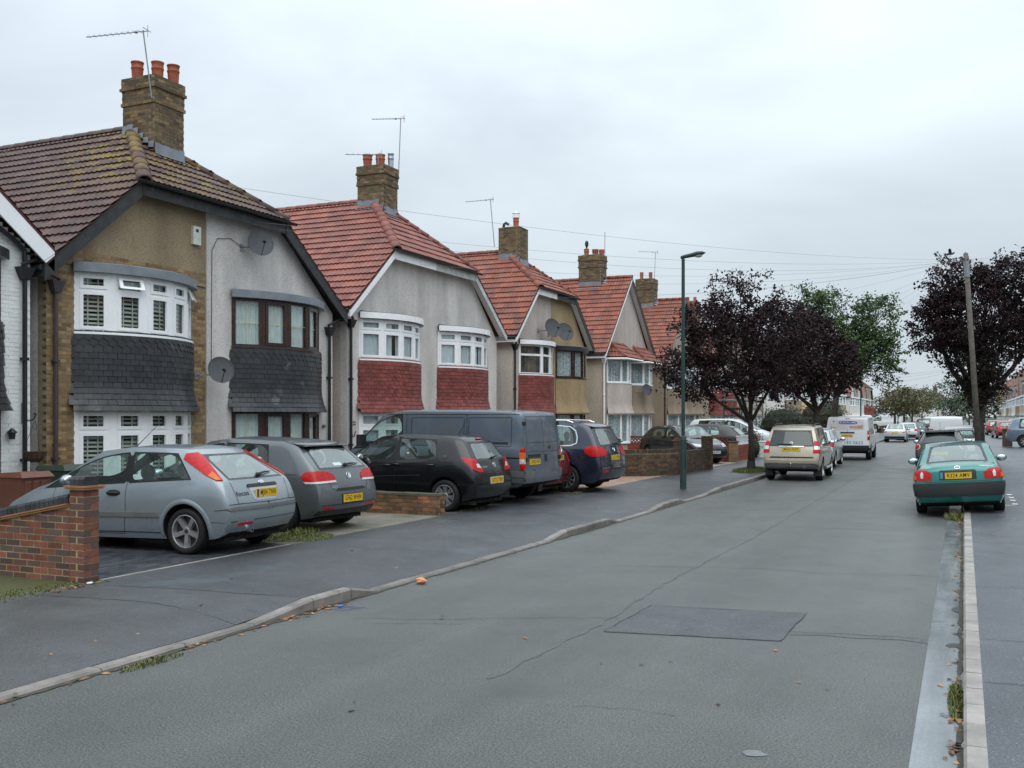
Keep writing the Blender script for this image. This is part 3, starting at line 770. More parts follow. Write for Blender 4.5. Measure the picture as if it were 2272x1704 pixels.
def bay_skirt(root, yc, h, d, z0, z1, kind, lod, matl):
    """the flared apron between the two bay windows"""
    P = arc_path(h, d); n = len(P)
    def off(t): return .035+.15*max(0, (t-.62)/.38)**1.8            # t: 0 top .. 1 bottom
    H = z1-z0; rows = 16; vs = []; fs = []
    for r in range(rows+1):
        t = r/rows
        for p in off_path(P, off(t)-(.03 if kind != 'render' else 0)): vs.append((max(-.02, p.x), p.y+yc, z1-H*t))
    for r in range(rows):
        for i in range(n-1): fs.append((r*n+i, (r+1)*n+i, (r+1)*n+i+1, r*n+i+1))
    b = len(vs); vs += [(0, p.y*.9+yc, z0+.03) for p in P]           # soffit
    fs += [(rows*n+i, b+i, b+i+1, rows*n+i+1) for i in range(n-1)]
    mb = MB(); mb.add(vs, fs); so = mb.build('bay_skirt', matl if kind == 'render' else SKIRT_IN, root, smooth=(kind == 'render'))
    if kind == 'render': return
    gauge = .112 if lod >= 1 else .3; k = int(H/gauge)+1; wd = .168 if lod >= 1 else .5; items = []
    ms = {}
    for cut in (0, 1, 2):
        m_ = MB(); hw = wd/2-.002; l = gauge*1.75; f = .020
        if cut == 0: pts = [(-hw, 0), (hw, 0), (hw, l), (-hw, l)]
        elif cut == 1: pts = [(-hw, .045), (-hw*.55, .008), (0, 0), (hw*.55, .008), (hw, .045), (hw, l), (-hw, l)]
        else: pts = [(-hw, .05), (0, 0), (hw, .05), (hw, l), (-hw, l)]
        q = len(pts); zz = lambda y: f*(1-y/l)
        m_.add([(x, y, zz(y)+.006) for x, y in pts]+[(x, y, zz(y)-.008) for x, y in pts], [tuple(range(q))]+[(i, q+i, q+(i+1) % q, (i+1) % q) for i in range(q)])
        ms[cut] = m_.mesh('hanging_tile', [matl])
    for r in range(k):
        zb = z0+r*gauge
        if zb > z1-.05: break
        t = (z1-zb)/H; t2 = max(0, (z1-zb-gauge)/H)
        Pb = off_path(P, off(t)); L, at = path_sample(Pb); nt = int(L/wd)
        for i in range(-1, nt+1):
            s = (i+.5+(.5 if r % 2 else 0))*L/(nt+.5)
            if s > L-.02 or s < 0: continue
            p, e = at(s); nn = Vector((e.y, -e.x, 0)); slope = (off(t)-off(t2))
            Y = (Vector((0, 0, gauge))-nn*slope).normalized(); X = Vector((e.x, e.y, 0)); Zn = X.cross(Y)
            cut = 0
            if kind == 'slate' and r >= k-3: cut = 2
            if kind == 'red':
                f = s/L; fz_ = (r-k*.5)/(k*.30)
                for c_ in (.33, .68):
                    if abs(f-c_)/.10+abs(fz_) < 1.0: cut = 1
            items.append((ms[cut], frame_mat(Vector((p.x, p.y+yc, zb))+nn*rnd.uniform(-.002, .003), X, Y, Zn) @ Matrix.Rotation(rnd.uniform(-.012, .012), 4, 'Z')))
    pieces('hanging_tile', items, so, matl, 150 if lod >= 2 else 0, 'hanging_tiles')

def bay_roof(root, yc, h, d, z, matl, fascia, th=.17, over=.13):
    P = off_path(arc_path(h, d), over); n = len(P); mb = MB()
    vs = [(max(-.01, p.x), p.y+yc, z) for p in P]+[(max(-.01, p.x), p.y+yc, z+th) for p in P]+[(max(-.005, p.x-.05), p.y*.97+yc, z+th+.02) for p in P]+[(0, p.y*.9+yc, z+th+.06) for p in P]+[(0, p.y*.9+yc, z) for p in P]
    fs = [(i, i+1, n+i+1, n+i) for i in range(n-1)]
    f2 = [(n+i, n+i+1, 2*n+i+1, 2*n+i) for i in range(n-1)]+[(2*n+i, 2*n+i+1, 3*n+i+1, 3*n+i) for i in range(n-1)]+[(4*n+i, 4*n+i+1, i+1, i) for i in range(n-1)]
    mb.add(vs, fs+f2); mb.m = [0]*len(fs)+[1]*len(f2)
    mb.build('bay_roof', [fascia, matl], root)

def chimney(root, x0, y0, lx, ly, zb, zt, lod, pots, style=1, matl=None, cap=None):
    """stack with near corner at (x0,y0) going back (-x) and along (+y)"""
    matl = matl or STOCKD
    mb = MB(); mb.box(x0-lx+.001, x0-.001, y0+.001, y0+ly-.001, zb, zt-.02)
    core = mb.build('chimney', MORTARD if lod >= 1 else matl, root)
    H = zt-zb; its = []
    bands = [(0, H, 0)] if not style else [(0, H-.62, 0), (H-.62, H-.54, .035), (H-.54, H-.20, .012), (H-.27, H-.2, .05), (H-.2, H-.0, .025)]
    if lod >= 1:
        for a, c, o in bands:
            Z = Vector((0, 0, zb+a)); lX, lY = lx+2*o, ly+2*o
            for oo, U, Wn, wd in ((Vector((x0-lx-o, y0-o, 0)), (1, 0, 0), (0, -1, 0), lX), (Vector((x0+o, y0-o, 0)), (0, 1, 0), (1, 0, 0), lY),
                                  (Vector((x0+o, y0+ly+o, 0)), (-1, 0, 0), (0, 1, 0), lX), (Vector((x0-lx-o, y0+ly+o, 0)), (0, -1, 0), (-1, 0, 0), lY)):
                its += brick_panel(oo+Z, U, Wn, wd, c-a-.01, matl, proud=.004)
            if o > 0:
                fb = MB(); fb.box(x0-lx-o+.002, x0+o-.002, y0-o+.002, y0+ly+o-.002, zb+a+.004, zb+c-.004); fb.build('corbel', MORTARD, core)
        pieces('brick', its, core, matl, 300 if lod >= 2 else 0, 'bricks')
    else:
        for a, c, o in bands:
            if o: fb = MB(); fb.box(x0-lx-o, x0+o, y0-o, y0+ly+o, zb+a, zb+c); fb.build('corbel', matl, core)
    fl = MB(); o = .02; fl.add([(x0-lx-o, y0-o, zt-.02), (x0+o, y0-o, zt-.02), (x0+o, y0+ly+o, zt-.02), (x0-lx-o, y0+ly+o, zt-.02), (x0-lx+.15, y0+.15, zt+.07), (x0-.15, y0+.15, zt+.07), (x0-.15, y0+ly-.15, zt+.07), (x0-lx+.15, y0+ly-.15, zt+.07)],
            [(0, 1, 5, 4), (1, 2, 6, 5), (2, 3, 7, 6), (3, 0, 4, 7), (4, 5, 6, 7)]); fl.build('flaunching', mat('mossy_mortar', (.12, .125, .075), .9, .4, 6), core)
    for (fx, fy, r, hh, pm) in pots:
        pb = MB(); pb.lathe([(r*.86, 0), (r*.95, hh*.45), (r*.98, hh*.6), (r*1.08, hh*.64), (r*1.02, hh*.7), (r*.97, hh*.74), (r*1.0, hh*.92), (r*1.1, hh*.95), (r*1.1, hh), (r*.85, hh), (r*.8, hh*.6)], 16)
        pb.build('chimney_pot', pm or POT, core, smooth=True, loc=(x0-lx*fx, y0+ly*fy, zt+.04))
    return core

def house(sp):
    yc, yl, yr, zr, ze = sp['yc'], sp['yl'], sp['yr'], sp['zr'], sp['ze']; lod = sp['lod']; hip = sp.get('hip', True); zh = sp.get('zh', 6.75)
    depth = sp.get('depth', 8.6); FX = .30; fl = sp.get('flip', False)
    root = thing('semi_detached_house', sp['label'], 'house', (sp.get('xw', XW), yc, 0), R(180) if fl else 0, sp.get('group', 'semi-detached houses along the street'))
    sL, sR = (zr-ze)/yl, (zr-ze)/yr
    cL, cR = -(zr-zh)/sL, (zr-zh)/sR
    HD, HS = 2.12, 0.74                                    # ground floor head and sill
    S1, H1 = sp.get('s1', 3.60), sp.get('h1', 4.74)
    T = .22
    bays = sp['bays']
    def zroof(y): return zr-(-y*sL if y < 0 else y*sR)-.07
    # front wall, one half each
    for i, (ya, yb) in enumerate(((-yl, 0), (0, yr))):
        bc, bh = bays[i]['c'], bays[i]['h']; b0, b1 = bc-bh+.06, bc+bh-.06; mb = MB()
        fn = lambda a, c, d_: (d_, a, c)
        def slab(poly): mb.prism(poly, -T, 0, fn)
        slab([(ya, 0), (b0, 0), (b0, H1), (ya, min(H1, zroof(ya)))]); slab([(b1, 0), (yb, 0), (yb, min(H1, zroof(yb))), (b1, H1)])
        slab([(b0, 0), (b1, 0), (b1, HS), (b0, HS)]); slab([(b0, HD), (b1, HD), (b1, S1), (b0, S1)])
        top = [(ya, min(H1, zroof(ya))), (yb, min(H1, zroof(yb)))]
        if i == 0: up = [(0, zh-.05 if hip else zr-.07)] + ([(cL, zh-.05)] if hip else [])
        else: up = ([(cR, zh-.05)] if hip else []) + [(0, zh-.05 if hip else zr-.07)]
        if i == 0: poly = [(ya, top[0][1]), (0, H1)] + up
        else: poly = [(0, H1), (yb, top[1][1])] + up
        wm_, gm = sp['walls'][i]
        wobj = mb.build('wall', wm_, root)
        g2 = MB(); g2.prism(poly, -T, .0, fn)
        gobj = g2.build('gable', gm, root)
        if sp.get('brick') and i in sp['brick']:
            def ins(u, v, b0=b0, b1=b1, ya=ya): 
                y = ya+u; return not (b0-.11 < y < b1+.11 and (HS < v < HD or S1 < v < H1 or HD <= v <= S1 or v < HS)) and v < zroof(y)-.05
            its = brick_panel((0.0, ya, 0), (0, 1, 0), (1, 0, 0), yb-ya, H1+.02, sp['brick'][i], ins, proud=.005)
            pieces('brick', its, wobj, sp['brick'][i], 300, 'bricks')
    # flanks and back
    fl_ = MB(); fl_.box(-depth, -T, -yl, -yl+T, 0, ze-.02); fl_.build('wall', sp.get('flank', sp['walls'][0][0]), root)
    fl_ = MB(); fl_.box(-depth, -T, yr-T, yr, 0, ze-.02); fl_.box(-depth, -depth+T, -yl+T, yr-T, 0, ze); fl_.build('wall', sp.get('flank', sp['walls'][1][0]), root)
    if lod >= 1:
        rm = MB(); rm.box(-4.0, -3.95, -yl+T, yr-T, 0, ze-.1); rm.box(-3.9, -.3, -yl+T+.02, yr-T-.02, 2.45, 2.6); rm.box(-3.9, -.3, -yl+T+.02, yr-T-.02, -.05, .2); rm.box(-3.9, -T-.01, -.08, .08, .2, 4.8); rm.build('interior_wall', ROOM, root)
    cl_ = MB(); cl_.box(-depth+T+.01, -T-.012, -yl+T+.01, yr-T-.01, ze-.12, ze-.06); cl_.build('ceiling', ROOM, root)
    # roof planes
    tm = sp['tile']; ov = sp.get('ov', .28); ax = sp.get('apex', -2.2) if hip else FX
    eL, eR = -(yl+ov), yr+ov; zeL, zeR = zr-sL*(yl+ov), zr-sR*(yr+ov)
    hx = FX+.06; zhe = zh-.02
    rf = MB()
    Lp = [(FX, eL, zeL), (FX, cL, zh), (ax, 0, zr), (-depth-.2, 0, zr), (-depth-.2, eL, zeL)] if hip else [(FX, eL, zeL), (FX, 0, zr), (-depth-.2, 0, zr), (-depth-.2, eL, zeL)]
    Rp = [(FX, eR, zeR), (-depth-.2, eR, zeR), (-depth-.2, 0, zr), (ax, 0, zr), (FX, cR, zh)] if hip else [(FX, eR, zeR), (-depth-.2, eR, zeR), (-depth-.2, 0, zr), (FX, 0, zr)]
    for pl in (Lp, Rp):
        n = len(pl); rf.add(pl+[(x, y, z-.05) for x, y, z in pl], [tuple(range(n)), tuple(range(n, 2*n))[::-1]]+[(i, n+i, n+(i+1) % n, (i+1) % n) for i in range(n)])
    if hip:
        pl = [(hx, cL, zh-.03), (hx, cR, zh-.03), (ax, 0, zr)]; rf.add(pl, [(0, 1, 2)])
    ro = rf.build('roof', (UNDER if tm is TILE_BROWN else UNDER_R) if lod >= 1 else tm, root)
    its = []
    if lod >= 1:
        Y = Vector((0, 1, sL)).normalized(); lv = lambda y: (y-eL)*math.sqrt(1+sL*sL)
        poly = [(-depth-.2, 0), (FX, 0)] + ([(FX, lv(cL)), (ax, lv(0))] if hip else [(FX, lv(0))]) + [(-depth-.2, lv(0))]
        its += tile_plane((0, eL, zeL+.005), (1, 0, 0), Y, poly, tm)
        if hip:
            Yh = Vector((ax-hx, 0, zr-zh)); lh = Yh.length; its += tile_plane((hx, 0, zh-.02), (0, 1, 0), Yh, [(cL, 0), (cR, 0), (0, lh)], tm)
        Yr_ = Vector((0, -1, sR)); lr = (yr+ov)*math.sqrt(1+sR*sR)
        # far slope: one coarse sheet of courses
        fc = MB(); k = int(lr/.335)
        for i in range(k):
            y0_, y1_ = eR-i*.335/math.sqrt(1+sR*sR), eR-(i+1)*.335/math.sqrt(1+sR*sR)
            xe = FX if (not hip or y0_ > cR) else lerp(FX, ax, 1-y0_/cR)
            fc.add([(-depth-.2, y0_, zr-y0_*sR+.05), (xe, y0_, zr-y0_*sR+.05), (xe, y1_, zr-y1_*sR+.015), (-depth-.2, y1_, zr-y1_*sR+.015), (xe, y0_, zr-y0_*sR), (-depth-.2, y0_, zr-y0_*sR)], [(0, 1, 2, 3), (5, 4, 1, 0)])
        fc.build('roof_tiles', tm, ro, kind='stuff')
        pieces('roof_tile', its, ro, tm, 300 if lod >= 2 or sp.get('indiv') else 0, 'roof_tiles')
        rt = sp.get('ridge', tm)
        ridge_run('ridge_tile', ro, (-depth-.2, 0, zr+.03), (ax-.02, 0, zr+.03), rt, .12)
        if hip:
            ridge_run('hip_tile', ro, (hx, cL, zh+.02), (ax, 0, zr+.03), sp.get('hipm', tm), .135)
            ridge_run('hip_tile', ro, (hx, cR, zh+.02), (ax, 0, zr+.03), sp.get('hipm', tm), .135)
    else:
        rb = MB(); rb.box(-depth-.2, ax, -.1, .1, zr-.02, zr+.09); rb.build('ridge_tile', tm, ro)
        if hip:
            for c_ in (cL, cR): rb = MB(); rb.tube([(hx, c_, zh+.02), (ax, 0, zr+.03)], .11, 6); rb.build('hip_tile', tm, ro)
    # bargeboards, fascia and gutter of the half hip
    for side, s_, e_, c_, bmx in ((-1, sL, eL, cL, sp['barge'][0]), (1, sR, eR, cR, sp['barge'][1])):
        mb = MB(); ytop = c_ if hip else 0; bd = sp.get('bargew', .24)
        z1_, z2_ = zr-s_*abs(e_), zr-s_*abs(ytop)
        q = [(e_, z1_-.035-bd*.9), (ytop, z2_-.035-bd), (ytop, z2_-.03), (e_, z1_-.03)]
        mb.prism(q, FX-.035, FX-.005, lambda a, c, d_: (d_, a, c)); mb.build('bargeboard', bmx, root)
        mb = MB(); q = [(e_, z1_-.10), (ytop, z2_-.10), (ytop, z2_-.07), (e_, z1_-.07)]; mb.prism(q, 0.0, FX-.036, lambda a, c, d_: (d_, a, c)); mb.build('soffit', sp.get('soffit', bmx), root)
        # side eaves gutter running back
        gm_ = MB(); gm_.tube([(FX-.05, e_+side*.03, zr-s_*abs(e_)-.06), (-depth, e_+side*.03, zr-s_*abs(e_)-.06)], .055, 7); gm_.build('gutter', BLACKP, root)
        fb = MB(); fb.box(-depth, FX-.04, min(e_, e_-side*.03), max(e_, e_-side*.03), z1_-.22, z1_-.05); fb.build('fascia', bmx, root)
    if hip:
        mb = MB(); mb.box(FX-.04, FX-.01, cL+.02, 0, zh-.30, zh-.06); mb.build('fascia', sp['barge'][0] if sp.get('hfascia') is None else sp['hfascia'][0], root)
        mb = MB(); mb.box(FX-.04, FX-.01, 0, cR-.02, zh-.30, zh-.06); mb.build('fascia', sp['barge'][1] if sp.get('hfascia') is None else sp['hfascia'][1], root)
        mb = MB(); mb.box(0, FX-.042, cL, cR, zh-.12, zh-.09); mb.build('soffit', sp.get('soffit', sp['barge'][0]), root)
        n = 10; gp = MB(); pr = [(-.055*math.cos(math.pi*i/n), -.055*math.sin(math.pi*i/n)) for i in range(n+1)]
        y0_, y1_ = cL-.25, cR+.25; vs = [(hx+.045+a, y0_, zh-.03+c) for a, c in pr]+[(hx+.045+a, y1_, zh-.03+c) for a, c in pr]
        gp.add(vs, [(i, i+1, n+2+i, n+1+i) for i in range(n)]+[tuple(range(n+1)), tuple(range(n+1, 2*n+2))[::-1]]); gp.build('gutter', BLACKP, root)
    # bays
    for bsp in bays:
        st = bsp['win']; d_ = bsp.get('d', .64)
        bay_window(root, bsp['c'], bsp['h'], d_, S1, H1, st, lod)
        st2 = dict(st); st2['open'] = (); bay_window(root, bsp['c'], bsp['h'], d_-.02, HS, HD, st2, lod)
        bay_skirt(root, bsp['c'], bsp['h'], d_, HD-.02, S1-.035, bsp['skirt'][0], lod, bsp['skirt'][1])
        if bsp.get('roof'): bay_roof(root, bsp['c'], bsp['h'], d_, H1, bsp['roof'][0], bsp['roof'][1])
        pm = MB(); P = arc_path(bsp['h'], d_-.05); n = len(P); pm.add([(max(0, p.x), p.y+bsp['c'], 0) for p in P]+[(max(0, p.x), p.y+bsp['c'], HS-.03) for p in P], [(i, i+1, n+i+1, n+i) for i in range(n-1)])
        pm.build('bay_plinth', bsp.get('plinth', sp['walls'][0][0]), root)
    if sp.get('pent'):                                       # tiled lean-to over both bays
        for bsp in bays:
            c, h = bsp['c'], bsp['h']+.22; xo = bsp.get('d', .64)+.24; zb_, zt_ = H1+.04, H1+.80
            A = [(xo, c-h+.35, zb_), (xo, c+h-.35, zb_), (0.0, c+h-.75, zt_), (0.0, c-h+.75, zt_), (0.0, c-h, zb_), (0.0, c+h, zb_)]
            pb = MB(); pb.add(A+[(x, y, zb_-.1) for x, y, z in (A[0], A[1], A[4], A[5])], [(0, 1, 2, 3), (4, 0, 3), (1, 5, 2), (6, 7, 1, 0), (8, 6, 0, 4), (7, 9, 5, 1)])
            po = pb.build('bay_roof', UNDER_R, root)
            Y = Vector((-xo, 0, zt_-zb_)); ly_ = Y.length
            its = tile_plane((xo, c, zb_+.005), (0, 1, 0), Y, [(-h+.35, 0), (h-.35, 0), (h-.75, ly_), (-h+.75, ly_)], tm)
            for sgn in (-1, 1):
                pe = Vector((0, c+sgn*h, zb_)); pc = Vector((xo, c+sgn*(h-.35), zb_)); ap = Vector((0, c+sgn*(h-.75), zt_))
                Xd = (pc-pe).normalized() if sgn < 0 else (pe-pc).normalized(); o_ = pe if sgn < 0 else pc; w_ = (pc-pe).length
                q = ap-o_; u_ = q.dot(Xd); Yd = (q-Xd*u_); v_ = Yd.length
                its += tile_plane(o_+Vector((0, 0, .01)), Xd, Yd, [(0, 0), (w_, 0), (u_, v_)], tm)
                ridge_run('hip_tile', po, pc+Vector((0, 0, .03)), ap+Vector((0, 0, .04)), tm, .09, .33)
            pieces('roof_tile', its, po, tm, 0, 'roof_tiles')
            gb = MB(); gb.tube([(0.02, c-h-.02, zb_-.06), (xo+.04, c-h+.33, zb_-.06), (xo+.04, c+h-.33, zb_-.06), (.02, c+h+.02, zb_-.06)], .05, 6); gb.build('gutter', sp.get('gutterm', WHITE), root)
    # chimney
    ch = sp['chim']
    chimney(root, ch['x'], ch['y'], ch['lx'], ch['ly'], ch['zb'], ch['zt'], lod, ch['pots'], ch.get('style', 1), ch.get('mat'))
    if lod >= 1:
        fb = MB(); x0, y0, lx, ly = ch['x'], ch['y'], ch['lx'], ch['ly']
        def rz(x, y):
            z = zr-(-y*sL if y < 0 else y*sR)
            return min(z, zh+(hx-x)*(zr-zh)/(hx-ax)) if hip else z
        for (xa, ya, xb, yb, nx, ny) in ((x0-lx, y0, x0, y0, 0, -1), (x0, y0, x0, y0+ly, 1, 0)):
            k = 6
            for i in range(k):                               # stepped lead flashing
                x, y = lerp(xa, xb, (i+.5)/k), lerp(ya, yb, (i+.5)/k); dx, dy = (xb-xa)/k/2*1.02, (yb-ya)/k/2*1.02
                zt_ = rz(x, y)+.20+.05*rnd.random(); z0_ = rz(x+nx*.1, y+ny*.1)+.05
                fb.add([(x-dx+nx*.02, y-dy+ny*.02, zt_), (x+dx+nx*.02, y+dy+ny*.02, zt_), (x+dx+nx*.03, y+dy+ny*.03, z0_+.02), (x-dx+nx*.03, y-dy+ny*.03, z0_+.02),
                        (x+dx+nx*.22, y+dy+ny*.22, rz(x+dx+nx*.22, y+dy+ny*.22)+.075), (x-dx+nx*.22, y-dy+ny*.22, rz(x-dx+nx*.22, y-dy+ny*.22)+.075)], [(0, 1, 2, 3), (3, 2, 4, 5)])
        fb.build('flashing', sp.get('flash', LEAD), ro)
    for (y, x, z0_, z1_, dm, hop) in sp.get('pipes', []):
        pb = MB(); pb.tube([(x, y, 0), (x, y, z1_)], .042, 8)
        for zz in (1.2, 3.0): pb.box(x-.06, x+.05, y-.055, y+.055, zz, zz+.05)
        if hop:
            pb.add([(x-.06, y-.06, z1_-.02), (x+.06, y-.06, z1_-.02), (x+.06, y+.06, z1_-.02), (x-.06, y+.06, z1_-.02), (x-.1, y-.15, z1_+.2), (x+.1, y-.15, z1_+.2), (x+.1, y+.15, z1_+.2), (x-.1, y+.15, z1_+.2)],
                   [(0, 1, 5, 4), (1, 2, 6, 5), (2, 3, 7, 6), (3, 0, 4, 7), (4, 5, 6, 7)])
        pb.build('downpipe', dm, root)
        if hop != 2 and sp.get('swan', True):
            sb = MB(); e_ = eL if y < 0 else eR; ze_ = zeL if y < 0 else zeR
            sb.tube([(x, y, z1_+.1), (x+.02, y*.985, z1_+.25), (FX-.1, e_, ze_-.1)], .036, 7); sb.build('swan_neck', dm, root)
    return root

def box_part(root, name, matl, *a, **k):
    mb = MB(); mb.box(*a); return mb.build(name, matl, root, **k)

wP1L = dict(frame=WHITE, mull=.115, top=.71, fill='slats', sashw=.05, all=True, open={(1, 1), (4, 1)})
wP1R = dict(frame=BROWNF, mull=.085, top=0, fill='netc', bars=True, sashw=.06, openers=(1, 3))
wP2 = dict(frame=WHITE, mull=.07, top=.70, fill='net', sashw=.05, all=True)
wP3R = dict(frame=BROWNF, mull=.10, top=0, fill='lace', openers=(3,), cuts=[0, .28, .52, .76, 1])
H1S = dict(yc=17.2, yl=4.2, yr=4.85, zr=8.62, ze=4.98, zh=6.75, lod=2, tile=TILE_BROWN, apex=-2.2,
    label='houses with mossy brown roof, yellow brick left half and grey pebbledash right half',
    walls=[(MORTAR, PEB_TAN), (PEB_GREY, PEB_GREY)], flank=PEB_GREY, brick={0: STOCK}, barge=[BLACKT, BLACKT], bargew=.30,
    bays=[dict(c=-2.02, h=1.56, win=wP1L, skirt=('slate', SLATE_H), roof=(LEAD, LEAD), plinth=STOCK), dict(c=2.55, h=1.70, win=wP1R, skirt=('slate', SLATE_H), roof=(LEAD, LEAD), plinth=PEB_GREY)],
    chim=dict(x=-1.25, y=-.25, lx=.95, ly=.92, zb=7.3, zt=9.68, pots=[(.78, .25, .135, .42, None), (.42, .55, .135, .46, None), (.15, .8, .135, .42, None)]),
    pipes=[(-4.05, .07, 0, 4.3, mat('brown_pipe', (.06, .05, .05), .5), 1), (4.62, .07, 0, 4.15, BLACKP, 1)])
h1 = house(H1S)
# brick dentil band and old cables on the gable of the yellow half
its = brick_panel((.015, -3.95, 4.86), (0, 1, 0), (1, 0, 0), 3.9, .30, STOCK, lambda u, v: True, proud=.02)
bnd = box_part(h1, 'string_course', MORTAR, .0, .03, -3.95, -.02, 4.86, 5.15); pieces('brick', its, bnd, STOCK, 60, 'bricks')
box_part(h1, 'party_line', mat('party_strip', (.36, .27, .22), .8), .001, .012, -.02, .015, 0.2, 6.4)
ab = box_part(h1, 'alarm_box', mat('alarm_cream', (.62, .64, .56), .4), .0, .07, -.46, -.22, 5.75, 6.15)
box_part(h1, 'alarm_symbol', BLACKP, .071, .074, -.38, -.30, 6.02, 6.09, label='small dark crest on the alarm box')
hl = MB(); hl.lathe([(.0, 0), (.05, 0), (.05, .03), (.03, .05), (0, .05)], 10, Matrix.Translation((.02, 4.42, 1.75)) @ Matrix.Rotation(R(90), 4, 'Y')); hl.build('door_bell', mat('brass_dull', (.18, .14, .10), .4, metal=.6), h1)

H2S = dict(yc=27.25, yl=4.5, yr=5.0, zr=8.95, ze=5.16, zh=6.87, lod=2, tile=TILE_RED, apex=-2.0,
    label='pebbledashed houses with clean red roof, white gable boards and red tile hung bays with diamonds',
    walls=[(PEB_GREY, PEB_GREY), (PEB_GREY, PEB_GREY)], flank=PEB_PINK, barge=[WHITE, GREYW], soffit=WHITE, bargew=.24,
    bays=[dict(c=-2.3, h=1.62, win=dict(wP2, gaps=((.30, .34),)), skirt=('red', RED_H), roof=(BLACKP, WHITE)), dict(c=2.3, h=1.68, win=dict(wP2, gaps=((.5, .53),)), skirt=('red', RED_H), roof=(BLACKP, WHITE))],
    chim=dict(x=-1.45, y=-.3, lx=.98, ly=.84, zb=7.7, zt=10.0, pots=[(.78, .3, .15, .40, None), (.42, .55, .15, .42, None), (.15, .8, .10, .48, mat('steel_flue', (.45, .5, .55), .3, .2, 8, metal=.8))]),
    pipes=[(-4.42, .07, 0, 4.45, BLACKP, 1)])
h2 = house(H2S)
for yv, zv, tx in ((-4.2, 1.72, '7'), (-4.2, 1.56, 'E')): pass
nm = MB(); nm.tube([(.02, -4.12, 1.60), (.02, -4.16, 1.50), (.02, -4.20, 1.44), (.02, -4.27, 1.46), (.02, -4.29, 1.56)], .012, 6); nm.tube([(.02, -4.24, 1.78), (.02, -4.12, 1.78)], .012, 6); nm.tube([(.02, -4.24, 1.86), (.02, -4.12, 1.84)], .012, 6)
nm.build('house_number', BLACKP, h2)

H3S = dict(yc=37.4, yl=3.75, yr=4.2, zr=8.85, ze=5.25, zh=7.05, lod=1, indiv=True, tile=TILE_ORANGE, apex=-2.0,
    label='pair of houses with orange tiled half-hip roof, left half pinkish pebbledash, right half mustard',
    walls=[(PEB_PINK, PEB_PINK), (PEB_MUST, PEB_MUST)], flank=PEB_PINK, barge=[WHITE, BLACKT], soffit=WHITE, bargew=.2,
    bays=[dict(c=-1.75, h=1.42, win=dict(frame=WHITE, mull=.08, top=.66, fill='dim', openers=(3,), sashw=.05, cuts=[0, .34, .56, .78, 1]), skirt=('red', RED_H), roof=(BLACKP, WHITE)),
          dict(c=2.0, h=1.5, win=wP3R, skirt=('render', PEB_MUST), roof=(LEAD, BLACKT))],
    chim=dict(x=-1.2, y=-.42, lx=.95, ly=.85, zb=7.6, zt=9.75, style=0, pots=[(.35, .45, .12, .42, None)]),
    pipes=[(-3.68, .07, 0, 4.5, BLACKP, 1)])
h3 = house(H3S)
cb = MB(); cb.lathe([(.13, 0), (.15, .02), (.15, .16), (.13, .17), (.13, .2), (.17, .21), (.04, .27), (0, .28)], 12, Matrix.Translation((-1.2-.95*.35, -.42+.85*.45, 10.18))); cb.build('pot_cowl', WHITE, h3)
cb = MB(); cb.tube([(-1.2-.83, -.2, 9.8), (-1.2-.80, -.2, 9.95), (-1.2-.72, -.2, 10.0), (-1.2-.6, -.2, 9.92)], .06, 8); cb.build('flue_hood', BLACKP, h3)

wP4 = dict(frame=WHITE, mull=.075, top=0, fill='lace', openers=(2,), sashw=.06, cuts=[0, .27, .46, .64, .82, 1])
H4S = dict(yc=47.4, yl=3.75, yr=4.2, zr=8.95, ze=5.2, hip=False, lod=1, indiv=True, tile=TILE_ORANGE,
    label='pale pink houses with full pointed gable and tiled lean-to over the bays',
    walls=[(PEB_BUFF, PEB_PINK), (PEB_TAUPE, PEB_PINK)], flank=PEB_BUFF, barge=[WHITE, BLACKT], soffit=WHITE, bargew=.2, pent=True,
    bays=[dict(c=-1.6, h=1.42, win=dict(wP4, open={(2, 0)} and ()), skirt=('render', PEB_PINK)), dict(c=2.0, h=1.45, win=wP4, skirt=('render', PEB_TAUPE))],
    chim=dict(x=-1.2, y=-.4, lx=1.2, ly=.8, zb=7.9, zt=10.1, pots=[(.75, .4, .13, .34, None), (.38, .5, .16, .3, None), (.12, .6, .14, .28, None)]),
    pipes=[(-3.65, .08, 0, 4.5, WHITE, 1)], gutterm=WHITE)
h4 = house(H4S)
cb = MB(); cb.lathe([(.04, 0), (.05, .1), (.09, .16), (.10, .3), (.06, .4), (0, .42)], 8, Matrix.Translation((-2.1, -.05, 10.5))); cb.build('pot_cowl', BLACKP, h4)

def std_pots(k): return [(.75, .35, .11, .42 if k % 2 else .3, None), (.3, .6, .11, .42 if k % 2 else .3, None)]
H5S = dict(yc=58.0, yl=3.9, yr=4.2, zr=9.0, ze=5.2, hip=False, lod=1, tile=TILE_ORANGE,
    label='buff rendered houses with orange gabled roof half hidden by the purple tree',
    walls=[(PEB_TAUPE, PEB_BUFF), (PEB_TAUPE, PEB_BUFF)], flank=PEB_TAUPE, barge=[PEB_BUFF, BLACKT], bargew=.16,
    bays=[dict(c=-1.7, h=1.5, win=dict(wP4), skirt=('render', PEB_TAUPE), roof=(LEAD, WHITE)), dict(c=2.1, h=1.5, win=dict(wP4), skirt=('render', PEB_TAUPE), roof=(LEAD, WHITE))],
    chim=dict(x=-1.6, y=-.45, lx=1.1, ly=.85, zb=7.9, zt=10.25, pots=std_pots(1)), pipes=[(-3.85, .06, 0, 4.6, BROWNF, 1)])
h5 = house(H5S)
